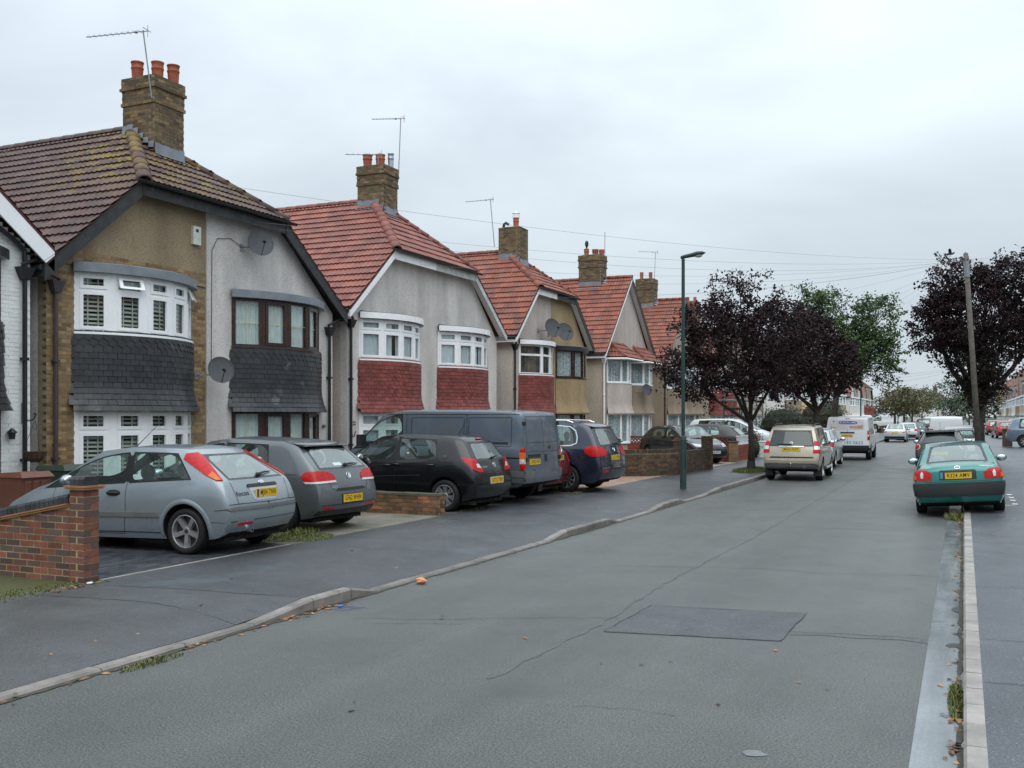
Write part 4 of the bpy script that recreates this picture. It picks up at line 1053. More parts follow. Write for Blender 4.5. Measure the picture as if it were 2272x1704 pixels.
far_sp = [('red hung bays behind the scaffolding', PEB_BUFF, PEB_PINK, ('red', RED_H), TILE_FAR, True), ('cream walls and brown roof behind the first tree trunk', PEB_BUFF, PALEW, ('render', PEB_BUFF), TILE_FARB, False),
          ('pale walls behind the round hedge', PALEW, PEB_PINK, ('render', PALEW), TILE_FARB, True), ('buff walls behind the second tree trunk', PEB_BUFF, PEB_TAUPE, ('render', PEB_TAUPE), TILE_FAR, True),
          ('yellow walls and dark roof just right of the second tree trunk', CREAM, CREAM, ('render', CREAM), TILE_FARB, True), ('white bays beyond the yellow pair', PALEW, CREAM, ('render', PALEW), TILE_FARB, False),
          ('tall red roof and red apron beside the second lamp post', CREAM, CREAM, ('red', RED_H), TILE_FAR, False), ('dark gable beyond the tall red roof', PALEW, PALEW, ('render', PEB_BUFF), TILE_FARB, False),
          ('white side wall facing up the street', PALEW, PALEW, ('render', PALEW), TILE_FAR, False), ('brown roof above the orange street trees', PEB_BUFF, PALEW, ('render', PALEW), TILE_FARB, True),
          ('last red roofs before the bend', PALEW, PEB_BUFF, ('red', RED_H), TILE_FAR, True), ('distant brown roof at the end of the left row', PALEW, PEB_BUFF, ('red', RED_H), TILE_FARB, True)]
for k, (lb, wa, wb, sk, tl, hp) in enumerate(far_sp):
    yc_ = 68.3+k*10.3+(6 if k > 7 else 0)
    house(dict(yc=yc_, yl=4.1, yr=4.2, zr=9.0+(.4 if k == 6 else 0), ze=5.2, zh=6.9, hip=hp, lod=0, tile=tl, label='semi-detached pair with '+lb, walls=[(wa, wa), (wb, wb)],
        barge=[WHITE, BLACKT] if k % 2 else [BLACKT, WHITE], bays=[dict(c=-1.9, h=1.45, win=dict(frame=WHITE, mull=.08, top=.68, fill='net'), skirt=sk, roof=(LEAD, WHITE)), dict(c=2.0, h=1.45, win=dict(frame=WHITE, mull=.08, top=.68, fill='net'), skirt=sk, roof=(LEAD, WHITE))],
        chim=dict(x=-1.5, y=-.4, lx=1.0, ly=.85, zb=7.9, zt=10.0, pots=std_pots(k), mat=STOCKD if k % 2 else mat('red_chimney', (.24, .11, .08), .8, .3, 3))))
# right-hand row, far away down the street, facing left
for k in range(12):
    yc_ = 132+k*12.2
    tl = (TILE_FARB, TILE_FAR, TILE_FARB)[k % 3]; wa = (PEB_TAN, PALEW, PEB_PINK)[k % 3]
    lbr = ('brown mossy roof and white bays behind the tall right hedge', 'orange roof next beyond the mossy one', 'pink rendered bays', 'brown roof with a central chimney', 'white walls and orange roof', 'pinkish walls in mid row',
           'brown roof with a thin aerial gap', 'white walls almost at the end', 'grey roof beyond the white walls', 'small red roof near the end of the right row', 'pale end of the right row', 'last roof of the right row')[k]
    house(dict(yc=yc_, xw=7.9, flip=True, yl=4.4, yr=4.4, zr=9.0, ze=5.1, zh=6.9, hip=k % 2 == 0, lod=0, tile=tl, label='right side pair with '+lbr, group='houses on the right side far down the street',
        walls=[(wa, wa), (wa, wa)], barge=[WHITE, WHITE], bays=[dict(c=-2.0, h=1.45, win=dict(frame=WHITE, mull=.08, top=.68, fill='net'), skirt=('render', wa), roof=(LEAD, WHITE)), dict(c=2.0, h=1.45, win=dict(frame=WHITE, mull=.08, top=.68, fill='net'), skirt=('render', wa), roof=(LEAD, WHITE))],
        chim=dict(x=-1.5, y=-.4, lx=1.0, ly=.85, zb=7.9, zt=10.2, pots=std_pots(k), mat=mat('red_chimney', (.24, .11, .08), .8, .3, 3))))
# the pale house closing the far end of the street
def copy_tree(o, parent=None):
    c = o.copy(); COL.objects.link(c); c.parent = parent
    for ch_ in [q for q in o.children]: copy_tree(ch_, c)
    return c
nr = house(dict(yc=116, xw=11.2, flip=True, yl=4.5, yr=4.5, zr=8.8, ze=5.1, zh=6.9, hip=True, lod=0, tile=TILE_FARB, label='semi-detached pair on the near right side of the street', group='houses facing the left row', walls=[(PEB_TAN, PEB_TAN), (PALEW, PALEW)], barge=[WHITE, WHITE],
    bays=[dict(c=-2.0, h=1.45, win=dict(frame=WHITE, mull=.08, top=.68, fill='dim'), skirt=('render', PEB_TAN), roof=(LEAD, WHITE)), dict(c=2.0, h=1.45, win=dict(frame=WHITE, mull=.08, top=.68, fill='dim'), skirt=('render', PALEW), roof=(LEAD, WHITE))],
    chim=dict(x=-1.5, y=-.4, lx=1.0, ly=.85, zb=7.9, zt=10.0, pots=std_pots(1))))
for k in range(12): q = copy_tree(nr); q.location.y = 105-k*10.6
e = house(dict(yc=0, yl=4.6, yr=4.6, zr=8.6, ze=5.2, zh=6.8, hip=True, lod=0, tile=TILE_FARB, label='pale pink house closing the far end of the street under the trees', walls=[(PALEW, PALEW), (PEB_PINK, PEB_PINK)], barge=[WHITE, WHITE],
    bays=[dict(c=-2.1, h=1.45, win=dict(frame=WHITE, mull=.08, top=.68, fill='net'), skirt=('render', PALEW), roof=(LEAD, WHITE)), dict(c=2.1, h=1.45, win=dict(frame=WHITE, mull=.08, top=.68, fill='net'), skirt=('render', PALEW), roof=(LEAD, WHITE))],
    chim=dict(x=-1.5, y=-.4, lx=1.0, ly=.85, zb=7.9, zt=9.8, pots=std_pots(1))))
e.location = (-6.5, 285, 0); e.rotation_euler = (0, 0, R(-78))

# white painted house at the left edge of the view
HWS = dict(yc=7.85, yl=4.6, yr=4.8, zr=8.9, ze=5.25, hip=False, lod=2, tile=TILE_ORANGE,
    label='white painted brick house with white gable board and black downpipe at the left edge', walls=[(WHITE_PAINT, WHITE_PAINT), (WHITE_PAINT, WHITE_PAINT)], barge=[WHITE, WHITE], bargew=.42, soffit=WHITE,
    bays=[dict(c=-2.3, h=1.6, win=wP1R, skirt=('slate', SLATE_H), roof=(LEAD, BLACKP)), dict(c=2.5, h=1.72, win=wP1R, skirt=('slate', SLATE_H), roof=(LEAD, BLACKP))],
    chim=dict(x=-1.8, y=-.3, lx=1.0, ly=.9, zb=7.4, zt=9.9, pots=std_pots(1)), pipes=[(4.62, .09, 0, 4.45, BLACKP, 1)])
hw = house(HWS)
wf = box_part(hw, 'brick_facing', WHITE_PAINT, .001, .004, 3.45, 4.79, 0, 4.9)
its = brick_panel((.004, 3.45, 0), (0, 1, 0), (1, 0, 0), 1.34, 5.9, WHITE_PAINT, lambda u, v: v < 8.9-.76*(3.45+u)-.25, proud=.007)
pieces('brick', its, wf, WHITE_PAINT, 300, 'bricks')
cp = MB(); cp.tube([(.1, 4.62, 4.6), (.1, 4.6, 4.95), (.12, 4.35, 5.12), (.14, 3.7, 5.45)], .045, 8); cp.build('waste_pipe', BLACKP, hw)
# ================================================================== VEHICLES
RUBBER = mat('tyre_rubber', (0.016, 0.016, 0.017), 0.75, 0.2, 8, spec=.3)
TRIM = mat('black_trim', (0.020, 0.021, 0.023), 0.5, 0.2, 6, spec=.4)
TRIMG = mat('grey_trim', (0.135, 0.14, 0.14), 0.6, 0.2, 3, spec=.35)
LINING = mat('arch_lining', (0.008, 0.008, 0.009), 0.9)
SEAL = mat('window_seal', (0.012, 0.013, 0.014), 0.35, .1, 3, spec=.5)
ALLOY = mat('alloy_rim', (0.50, 0.51, 0.52), 0.32, 0.12, 6, metal=.75)
ALLOYD = mat('rim_dark', (0.03, 0.03, 0.032), .6)  # dark disc behind the spokes and dark hub centre
STEELR = mat('steel_rim', (0.18, 0.18, 0.19), .5, .2, 5, metal=.4)
CARGL = glass('car_glass', (0.74, 0.86, 0.83), 0.06, 1.3, film=.13)
CARGLS = glass('car_side_glass', (0.80, 0.92, 0.89), 0.035, 1.1, film=.03)
CARGLD = glass('car_glass_dark', (0.12, 0.14, 0.14), 0.025, 1.0, film=.02)
SEATM = mat('seat_fabric', (0.030, 0.031, 0.034), .9)
REDL = mat('tail_light_red', (0.52, 0.008, 0.008), 0.25, 0.25, 22, spec=.25, coat=.12, col2=(.32, .006, .008))
ORANGEL = mat('indicator_orange', (0.65, 0.14, 0.02), 0.2, .15, 20, spec=.3, coat=.15)
CLEARL = mat('lamp_clear', (0.62, 0.63, 0.64), 0.12, .15, 20, spec=.6, metal=.2, coat=.6)
PLY = mat('plate_yellow', (0.70, 0.44, 0.025), 0.35, .08, 5)
PLW = mat('plate_white', (0.74, 0.74, 0.72), 0.35, .08, 5)
PLT = mat('plate_black', (0.012, 0.012, 0.012), .4)
PLB = mat('plate_blue', (0.02, 0.06, 0.30), .4)
CHROME = mat('chrome', (0.62, 0.64, 0.66), 0.12, .1, 5, metal=1.0)
MIRR = mat('mirror_glass', (0.72, 0.75, 0.77), 0.06, .05, 3, metal=1.0)
FR = [-1, -.86, -.45, 0, .45, .86, 1]

def spec_hatch(wb, fo, ro, W, H, zs, br, bf, rz, rx, ry, xc, xb, xa, xk, zk, wt, hood=(.80, .70), bw=.08, xct=None, xmid=None, screen=True):
    wl = W/2; xct = xct if xct is not None else xc+.14; xm = xmid or lerp(xc, xb, .5)
    b = lambda x: lerp(br, bf, max(0, min(1, x/xk)))
    st = [(lerp(rx[3], xc, .28), lerp(rx[6], xct, .35), br+.005, lerp(rz[6], H-.015, .5)+.005, lerp(ry[3], wl, .7), lerp(ry[6], wt, .6)),
          (xc, xct, b(xc), H-.022, wl-.006, wt-.012), (xm, xm+.05, b(xm), H-.004, wl, wt), (xb-.05, xb-.02, b(xb), H, wl, wt+.005), (xb+bw-.05, xb+bw-.02, b(xb), H, wl, wt+.005),
          (lerp(xa, xk, .40), xa, b(xa+.3), H-.055, wl, wt), (xk+.10, xk, bf-.01, zk, wl-.008, wl-.17), (lerp(xk, wb+fo, .45), lerp(xk, wb+fo, .42), hood[0], hood[0]+.075, wl-.02, wl-.21), (wb+fo-.22, wb+fo-.26, hood[1]-.03, hood[1]+.05, wl-.075, wl-.30)]
    xf = wb+fo
    front = ([zs+.04, zs+.16, zs+.30, hood[1]-.12, hood[1]-.06, hood[1]-.02, hood[1]+.01], [xf-.08, xf, xf, xf-.02, xf-.05, xf-.08, xf-.12], [wl-.24, wl-.17, wl-.16, wl-.18, wl-.22, wl-.27, wl-.33])
    return dict(wb=wb, W=W, H=H, zs=zs, st=st, rear=(rz, rx, ry), front=front, bulge=.07, win=[('side', [2, 3]), ('side', [5, 6])], bpil=[4], rwin='R', ws=6)

SPEC = {}
SPEC['hatch3'] = spec_hatch(2.615, .85, .70, 1.69, 1.44, .20, 1.00, .88, [.29, .40, .60, .84, .985, 1.335, 1.385], [-.60, -.68, -.70, -.62, -.55, .00, .10], [.66, .74, .77, .75, .70, .56, .52], -.10, 1.02, 1.66, 2.46, .955, .585, xct=.30, xmid=.6)
SPEC['golf'] = spec_hatch(2.578, .86, .74, 1.77, 1.48, .20, 1.01, .91, [.28, .42, .56, .80, 1.00, 1.35, 1.405], [-.66, -.74, -.745, -.68, -.60, -.20, -.09], [.72, .80, .815, .80, .755, .62, .575], .26, 1.25, 1.70, 2.48, .99, .625, hood=(.85, .74))
SPEC['corsa'] = spec_hatch(2.511, .82, .67, 1.70, 1.485, .19, 1.02, .92, [.27, .40, .56, .80, .99, 1.36, 1.42], [-.58, -.66, -.675, -.62, -.56, -.30, -.19], [.66, .75, .78, .755, .69, .55, .51], .20, 1.16, 1.68, 2.46, .99, .575, hood=(.86, .74), xct=.28)
SPEC['mpv'] = spec_hatch(2.92, .95, .90, 1.90, 1.72, .22, 1.14, 1.0, [.32, .46, .62, .92, 1.12, 1.59, 1.645], [-.82, -.90, -.905, -.86, -.80, -.56, -.46], [.80, .885, .90, .885, .84, .715, .66], -.22, 1.34, 2.0, 2.95, 1.12, .71, hood=(.97, .85), xct=-.10)
SPEC['suv'] = spec_hatch(2.82, .84, .95, 1.83, 1.80, .34, 1.14, 1.06, [.46, .58, .76, 1.0, 1.13, 1.655, 1.715], [-.90, -.945, -.95, -.89, -.85, -.60, -.50], [.80, .865, .88, .87, .835, .70, .64], -.30, 1.18, 1.70, 2.50, 1.17, .68, hood=(1.05, .93), xct=-.20)
SPEC['mito'] = spec_hatch(2.51, .85, .70, 1.72, 1.45, .20, 1.02, .88, [.28, .42, .58, .84, 1.03, 1.33, 1.40], [-.62, -.69, -.70, -.64, -.58, -.16, -.06], [.68, .77, .80, .775, .70, .50, .47], .10, 1.2, 1.64, 2.42, .96, .57, hood=(.80, .68), xct=.30)
def spec_van():
    wl = .975
    st = [(-.74, -.70, 1.28, 1.955, .972, .86), (.15, .15, 1.26, 1.98, wl, .875), (1.15, 1.15, 1.24, 1.985, wl, .875), (1.98, 1.98, 1.20, 1.985, wl, .87), (2.08, 2.08, 1.19, 1.98, wl, .87),
          (2.95, 2.66, 1.14, 1.90, .968, .82), (3.46, 3.38, 1.12, 1.225, .945, .77), (3.62, 3.58, 1.02, 1.09, .92, .72), (3.80, 3.76, .86, .93, .86, .62)]
    return dict(wb=2.93, W=1.95, H=1.98, zs=.34, st=st, rear=([.44, .56, .78, 1.10, 1.30, 1.86, 1.93], [-.90, -.945, -.93, -.92, -.91, -.86, -.81], [.90, .95, .955, .95, .935, .87, .82]),
                front=([.36, .48, .60, .74, .80, .84, .88], [3.85, 3.92, 3.92, 3.90, 3.87, 3.84, 3.80], [.74, .80, .80, .78, .74, .70, .64]), bulge=.035, win=[('side', [5, 6])], bpil=[], rwin=None, ws=6)
SPEC['van'] = spec_van()
def spec_saloon():
    wl = .845; wb = 2.465
    st = [(-.82, -.80, .905, .985, .80, .66), (-.40, -.38, .92, 1.015, .835, .665), (.02, .30, .92, 1.335, .845, .565), (.60, .66, .915, 1.372, .845, .585), (1.10, 1.12, .90, 1.382, .845, .59), (1.18, 1.20, .90, 1.382, .845, .59),
          (1.85, 1.56, .88, 1.33, .845, .58), (2.46, 2.36, .86, .955, .835, .66), (2.75, 2.7, .80, .87, .825, .62), (3.08, 3.04, .68, .75, .77, .53)]
    return dict(wb=wb, W=1.69, H=1.385, zs=.20, st=st, rear=([.29, .42, .60, .78, .88, .925, .955], [-.93, -.995, -1.0, -.975, -.955, -.93, -.90], [.70, .78, .80, .785, .75, .71, .67]),
                front=([.24, .36, .5, .58, .64, .68, .71], [3.24, 3.3, 3.3, 3.28, 3.24, 3.2, 3.16], [.62, .69, .70, .67, .62, .56, .50]), bulge=.07, win=[('side', [3, 4]), ('side', [6, 7])], bpil=[5], rwin=2, ws=7)
SPEC['saloon'] = spec_saloon()

_cache = {}
def car_shell(kind, lod):
    key = (kind, lod)
    if key in _cache: return _cache[key]
    S = SPEC[kind]; st = S['st']; NI = len(st)+1; NJ = 6; NK = 6; zs = S['zs']; bm = bmesh.new(); V = {}
    cl = bm.edges.layers.float.new('crease_edge'); cv = bm.verts.layers.float.new('crease_vert')
    def rows(s):
        xl, xt, zb, zt, wl_, wt_ = s
        z5 = zt-.060 if zt-zb > .2 else lerp(zb, zt, .6)
        zz = [zs, zs+.15, lerp(zs, zb, .60), zb-.10, zb, z5, zt]; yb = wl_-.055
        t5 = (z5-zb)/(zt-zb); yy = [wl_-.075, wl_-.022, wl_, wl_-.010, yb, lerp(yb, wt_+.03, t5) if zt-zb > .2 else lerp(yb, wt_, .5), wt_]
        xx = [xl, xl, xl, xl, xl, lerp(xl, xt, t5), xt]; return xx, yy, zz
    data = [(S['rear'][1], S['rear'][2], S['rear'][0])]+[rows(s) for s in st]+[(S['front'][1], S['front'][2], S['front'][0])]
    for i in range(NI+1):
        xx, yy, zz = data[i]
        for j in range(NJ+1):
            for k in range(NK+1):
                if not (i in (0, NI) or j in (0, NJ) or k in (0, NK)): continue
                f = FR[k]; x, y, z = xx[j], f*yy[j], zz[j]; g_ = 1-f*f
                if i == 0: x -= S['bulge']*g_
                if i == NI: x += .16*g_
                if j == NJ:
                    z += .035*g_ if 0 < i < NI else .01*g_
                    if i == S['ws']+1: x += .17*g_
                    if i == S['ws']: x += .09*g_
                    if S['rwin'] == i or (S['rwin'] not in ('R', None) and i == S['rwin']+1): x -= .10*g_
                V[i, j, k] = bm.verts.new((x, y, z))
    F = {}
    def face(key_, a, mi):
        f = bm.faces.new([V[q] for q in a]); f.material_index = mi; F[key_] = f
    for i in range(NI):
        for j in range(NJ):
            face(('S', 0, i, j), [(i, j, 0), (i, j+1, 0), (i+1, j+1, 0), (i+1, j, 0)][::-1] if False else [(i, j, 0), (i+1, j, 0), (i+1, j+1, 0), (i, j+1, 0)], 0)
            face(('S', 1, i, j), [(i, j, NK), (i, j+1, NK), (i+1, j+1, NK), (i+1, j, NK)], 0)
        for k in range(NK):
            face(('T', i, k), [(i, NJ, k), (i+1, NJ, k), (i+1, NJ, k+1), (i, NJ, k+1)], 0)
            face(('B', i, k), [(i, 0, k), (i, 0, k+1), (i+1, 0, k+1), (i+1, 0, k)], 2)
    for j in range(NJ):
        for k in range(NK):
            face(('R', j, k), [(0, j, k), (0, j+1, k), (0, j+1, k+1), (0, j, k+1)], 0)
            face(('F', j, k), [(NI, j, k), (NI, j, k+1), (NI, j+1, k+1), (NI, j+1, k)], 0)
    def crease(a, c, w_):
        e = bm.edges.get((V[a], V[c]))
        if e: e[cl] = max(e[cl], w_)
    for i in range(NI):
        for k in (0, NK):
            crease((i, 0, k), (i+1, 0, k), .9); crease((i, NJ, k), (i+1, NJ, k), .45 if kind != 'van' else .35); crease((i, 4, k), (i+1, 4, k), .30); crease((i, 3, k), (i+1, 3, k), .12)
    for j in range(NJ):
        for k in (0, NK): crease((0, j, k), (0, j+1, k), .35 if kind != 'van' else .55); crease((NI, j, k), (NI, j+1, k), .2)
    for k in range(NK):
        crease((0, NJ, k), (0, NJ, k+1), .5); crease((0, 4, k), (0, 4, k+1), .4); crease((0, 0, k), (0, 0, k+1), .7); crease((0, 3, k), (0, 3, k+1), .3)
        crease((NI, NJ, k), (NI, NJ, k+1), .4); crease((S['ws']+1, NJ, k), (S['ws']+1, NJ, k+1), .6); crease((S['ws'], NJ, k), (S['ws'], NJ, k+1), .4)
        if S['rwin'] not in ('R', None): crease((S['rwin'], NJ, k), (S['rwin'], NJ, k+1), .6)
    groups = []; ng = 4
    for nm, idx in S['win']:
        for sd_ in (0, 1): groups.append((ng, [F['S', sd_, i, 4] for i in idx])); ng += 1
    gid_ws = ng; groups.append((ng, [F['T', S['ws'], k] for k in range(1, 5)])); ng += 1
    gid_r = None
    if S['rwin'] == 'R': gid_r = ng; groups.append((ng, [F['R', 4, k] for k in range(1, 5)])); ng += 1
    elif S['rwin'] is not None: gid_r = ng; groups.append((ng, [F['T', S['rwin'], k] for k in range(1, 5)])); ng += 1
    for i in S['bpil']:
        for sd_ in (0, 1): F['S', sd_, i, 4].material_index = 3
    for gi, fs in groups:
        for f in fs: f.material_index = gi
        outer = [e for e in {e for f in fs for e in f.edges} if sum(1 for f in e.link_faces if f in fs) == 1]
        for e in outer: e[cl] = max(e[cl], .78)
        for v in {v for f in fs for v in f.verts}:
            if sum(1 for f in v.link_faces if f in fs) == 1: v[cv] = .55
        r = bmesh.ops.inset_region(bm, faces=fs, thickness=.024 if gi not in (gid_r,) else .05, use_even_offset=True, use_boundary=True)
        for f in r['faces']: f.material_index = 3
        for e in {e for f in fs for e in f.edges}:
            if any(g in r['faces'] for g in e.link_faces): e[cl] = .78
        for v in {v for f in fs for v in f.verts}: v[cv] = .55 if sum(1 for f in v.link_faces if f in fs) == 1 else 0
    bmesh.ops.recalc_face_normals(bm, faces=bm.faces[:])
    me = bpy.data.meshes.new('shell'); bm.to_mesh(me); bm.free()
    dummy = [TRIM]*ng
    for m_ in dummy: me.materials.append(m_)
    ob = bpy.data.objects.new('shell', me); COL.objects.link(ob)
    sub = ob.modifiers.new('s', 'SUBSURF'); sub.levels = 2 if lod else 1; sub.render_levels = sub.levels; sub.use_limit_surface = False
    cutb = MB(); rr = S.get('rw', .31) if kind not in ('suv', 'mpv', 'van') else {'suv': .365, 'mpv': .335, 'van': .345}[kind]
    ra = rr+.055
    for x in (0, S['wb']):
        for s in (-1, 1):
            Mx = Matrix.Translation((x, s*(S['W']/2-.12), rr+.01)) @ Matrix.Rotation(R(90), 4, 'X'); cutb.lathe([(0, -.2), (ra, -.2), (ra, .3) if s < 0 else (ra, .2), (0, .3) if s < 0 else (0, .2)] if s < 0 else [(0, -.3), (ra, -.3), (ra, .2), (0, .2)], 36 if lod else 20, Mx)
    cme = cutb.mesh('cutter'); 
    for _ in range(ng): cme.materials.append(TRIM)
    cb_ = bmesh.new(); cb_.from_mesh(cme); bmesh.ops.remove_doubles(cb_, verts=cb_.verts[:], dist=1e-5); bmesh.ops.recalc_face_normals(cb_, faces=cb_.faces[:])
    for f in cb_.faces: f.material_index = 2
    cb_.to_mesh(cme); cb_.free()
    co = bpy.data.objects.new('cutter', cme); COL.objects.link(co)
    bo = ob.modifiers.new('b', 'BOOLEAN'); bo.operation = 'DIFFERENCE'; bo.object = co; bo.show_viewport = False
    em0 = bpy.data.meshes.new_from_object(ob.evaluated_get(bpy.context.evaluated_depsgraph_get())); area0 = sum(p.area for p in em0.polygons); em = None
    for solver, self_ in (('EXACT', False), ('EXACT', True), ('FAST', False)):
        bo.show_viewport = True; bo.solver = solver
        if solver == 'EXACT': bo.use_self = self_
        em = bpy.data.meshes.new_from_object(ob.evaluated_get(bpy.context.evaluated_depsgraph_get()))
        ar = sum(p.area for p in em.polygons if p.material_index != 2)
        if ar > .6*area0*.75 and ar < area0*1.05 and len(em.polygons) > len(em0.polygons)*.8 and len(em.polygons) != len(em0.polygons): break
        print('SHELL', kind, lod, solver, self_, 'rejected', round(ar, 2), round(area0, 2), len(em.polygons), len(em0.polygons)); em = em0
    bpy.data.objects.remove(ob); bpy.data.objects.remove(co)
    full = bmesh.new(); full.from_mesh(em)
    bvh = BVHTree.FromBMesh(full)
    parts = {}
    ids = sorted({f.material_index for f in full.faces})
    def extract(sel, remap, name):
        b = full.copy()
        bmesh.ops.delete(b, geom=[f for f in b.faces if f.material_index not in sel], context='FACES')
        for f in b.faces: f.material_index = remap.get(f.material_index, 0); f.smooth = True
        for e in b.edges:
            if len(e.link_faces) == 2: e.smooth = e.calc_face_angle(0) < R(38)
        m_ = bpy.data.meshes.new(name); b.to_mesh(m_); b.free(); return m_
    parts['body'] = extract({0, 1, 2}, {0: 0, 1: 1, 2: 2}, 'body'); parts['seal'] = extract({3}, {}, 'window_seal')
    wins = []
    for gi, _ in groups:
        nm = 'windscreen' if gi == gid_ws else ('rear_window' if gi == gid_r else 'side_window')
        if gi in ids: wins.append((nm, extract({gi}, {}, nm)))
    parts['wins'] = wins; full.free(); bpy.data.meshes.remove(em)
    _cache[key] = (parts, bvh, S, rr); return _cache[key]

WC = {}
def wheel_mesh(r, wd, rim, style):
    k = (r, wd, rim, style)
    if k in WC: return WC[k]
    h = wd/2
    t = MB(); t.lathe([(rim*.98, -h*.8), (rim+.012, -h*.95), (r-.03, -h), (r-.008, -h*.86), (r, -h*.6), (r, h*.6), (r-.008, h*.86), (r-.03, h), (rim+.012, h*.95), (rim*.98, h*.8)], 36)
    tm = t.mesh('wheel', [RUBBER], True)
    g = MB(); g.lathe([(rim, -h*.8), (rim*1.005, h*.80), (rim*1.0, h*.90), (rim*.955, h*.92), (rim*.93, h*.80), (rim*.9, h*.2), (rim*.9, -h*.5)], 36, None, 0)
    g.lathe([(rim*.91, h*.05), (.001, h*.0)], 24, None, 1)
    n, w0, w1, dbl = {'five': (5, .055, .062, 0), 'seven': (7, .022, .026, 1), 'ten': (10, .026, .030, 0), 'steel': (12, .04, .05, 0), 'six': (6, .05, .045, 0)}[style]
    for i in range(n):
        a0 = 2*math.pi*i/n
        for off in ((-.16, .16) if dbl else (0,)):
            c, s = math.cos(a0+off*.6), math.sin(a0+off*.6); c2, s2 = math.cos(a0+off), math.sin(a0+off)
            A = Vector((c*.045, s*.045, 0)); B = Vector((c2*rim*.95, s2*rim*.95, 0)); e = (B-A).normalized(); nn = Vector((-e.y, e.x, 0))
            zt0, zt1 = h*.62, h*.80
            q = [A-nn*w0/2, A+nn*w0/2, B+nn*w1/2, B-nn*w1/2]
            g.add([(p.x, p.y, zt0 if j < 2 else zt1) for j, p in enumerate(q)]+[(p.x+(nn.x if j in (1, 2) else -nn.x)*.008, p.y+(nn.y if j in (1, 2) else -nn.y)*.008, h*.2) for j, p in enumerate(q)], [(0, 3, 2, 1), (0, 1, 5, 4), (1, 2, 6, 5), (2, 3, 7, 6), (3, 0, 4, 7)], 0)
    g.lathe([(.062, h*.3), (.062, h*.60), (.05, h*.66), (.001, h*.67)], 16, None, 0)
    g.lathe([(.03, h*.66), (.028, h*.70), (.001, h*.70)], 12, None, 1)
    gm = g.mesh('rim', [ALLOY if style != 'steel' else STEELR, ALLOYD])
    WC[k] = (tm, gm); return WC[k]

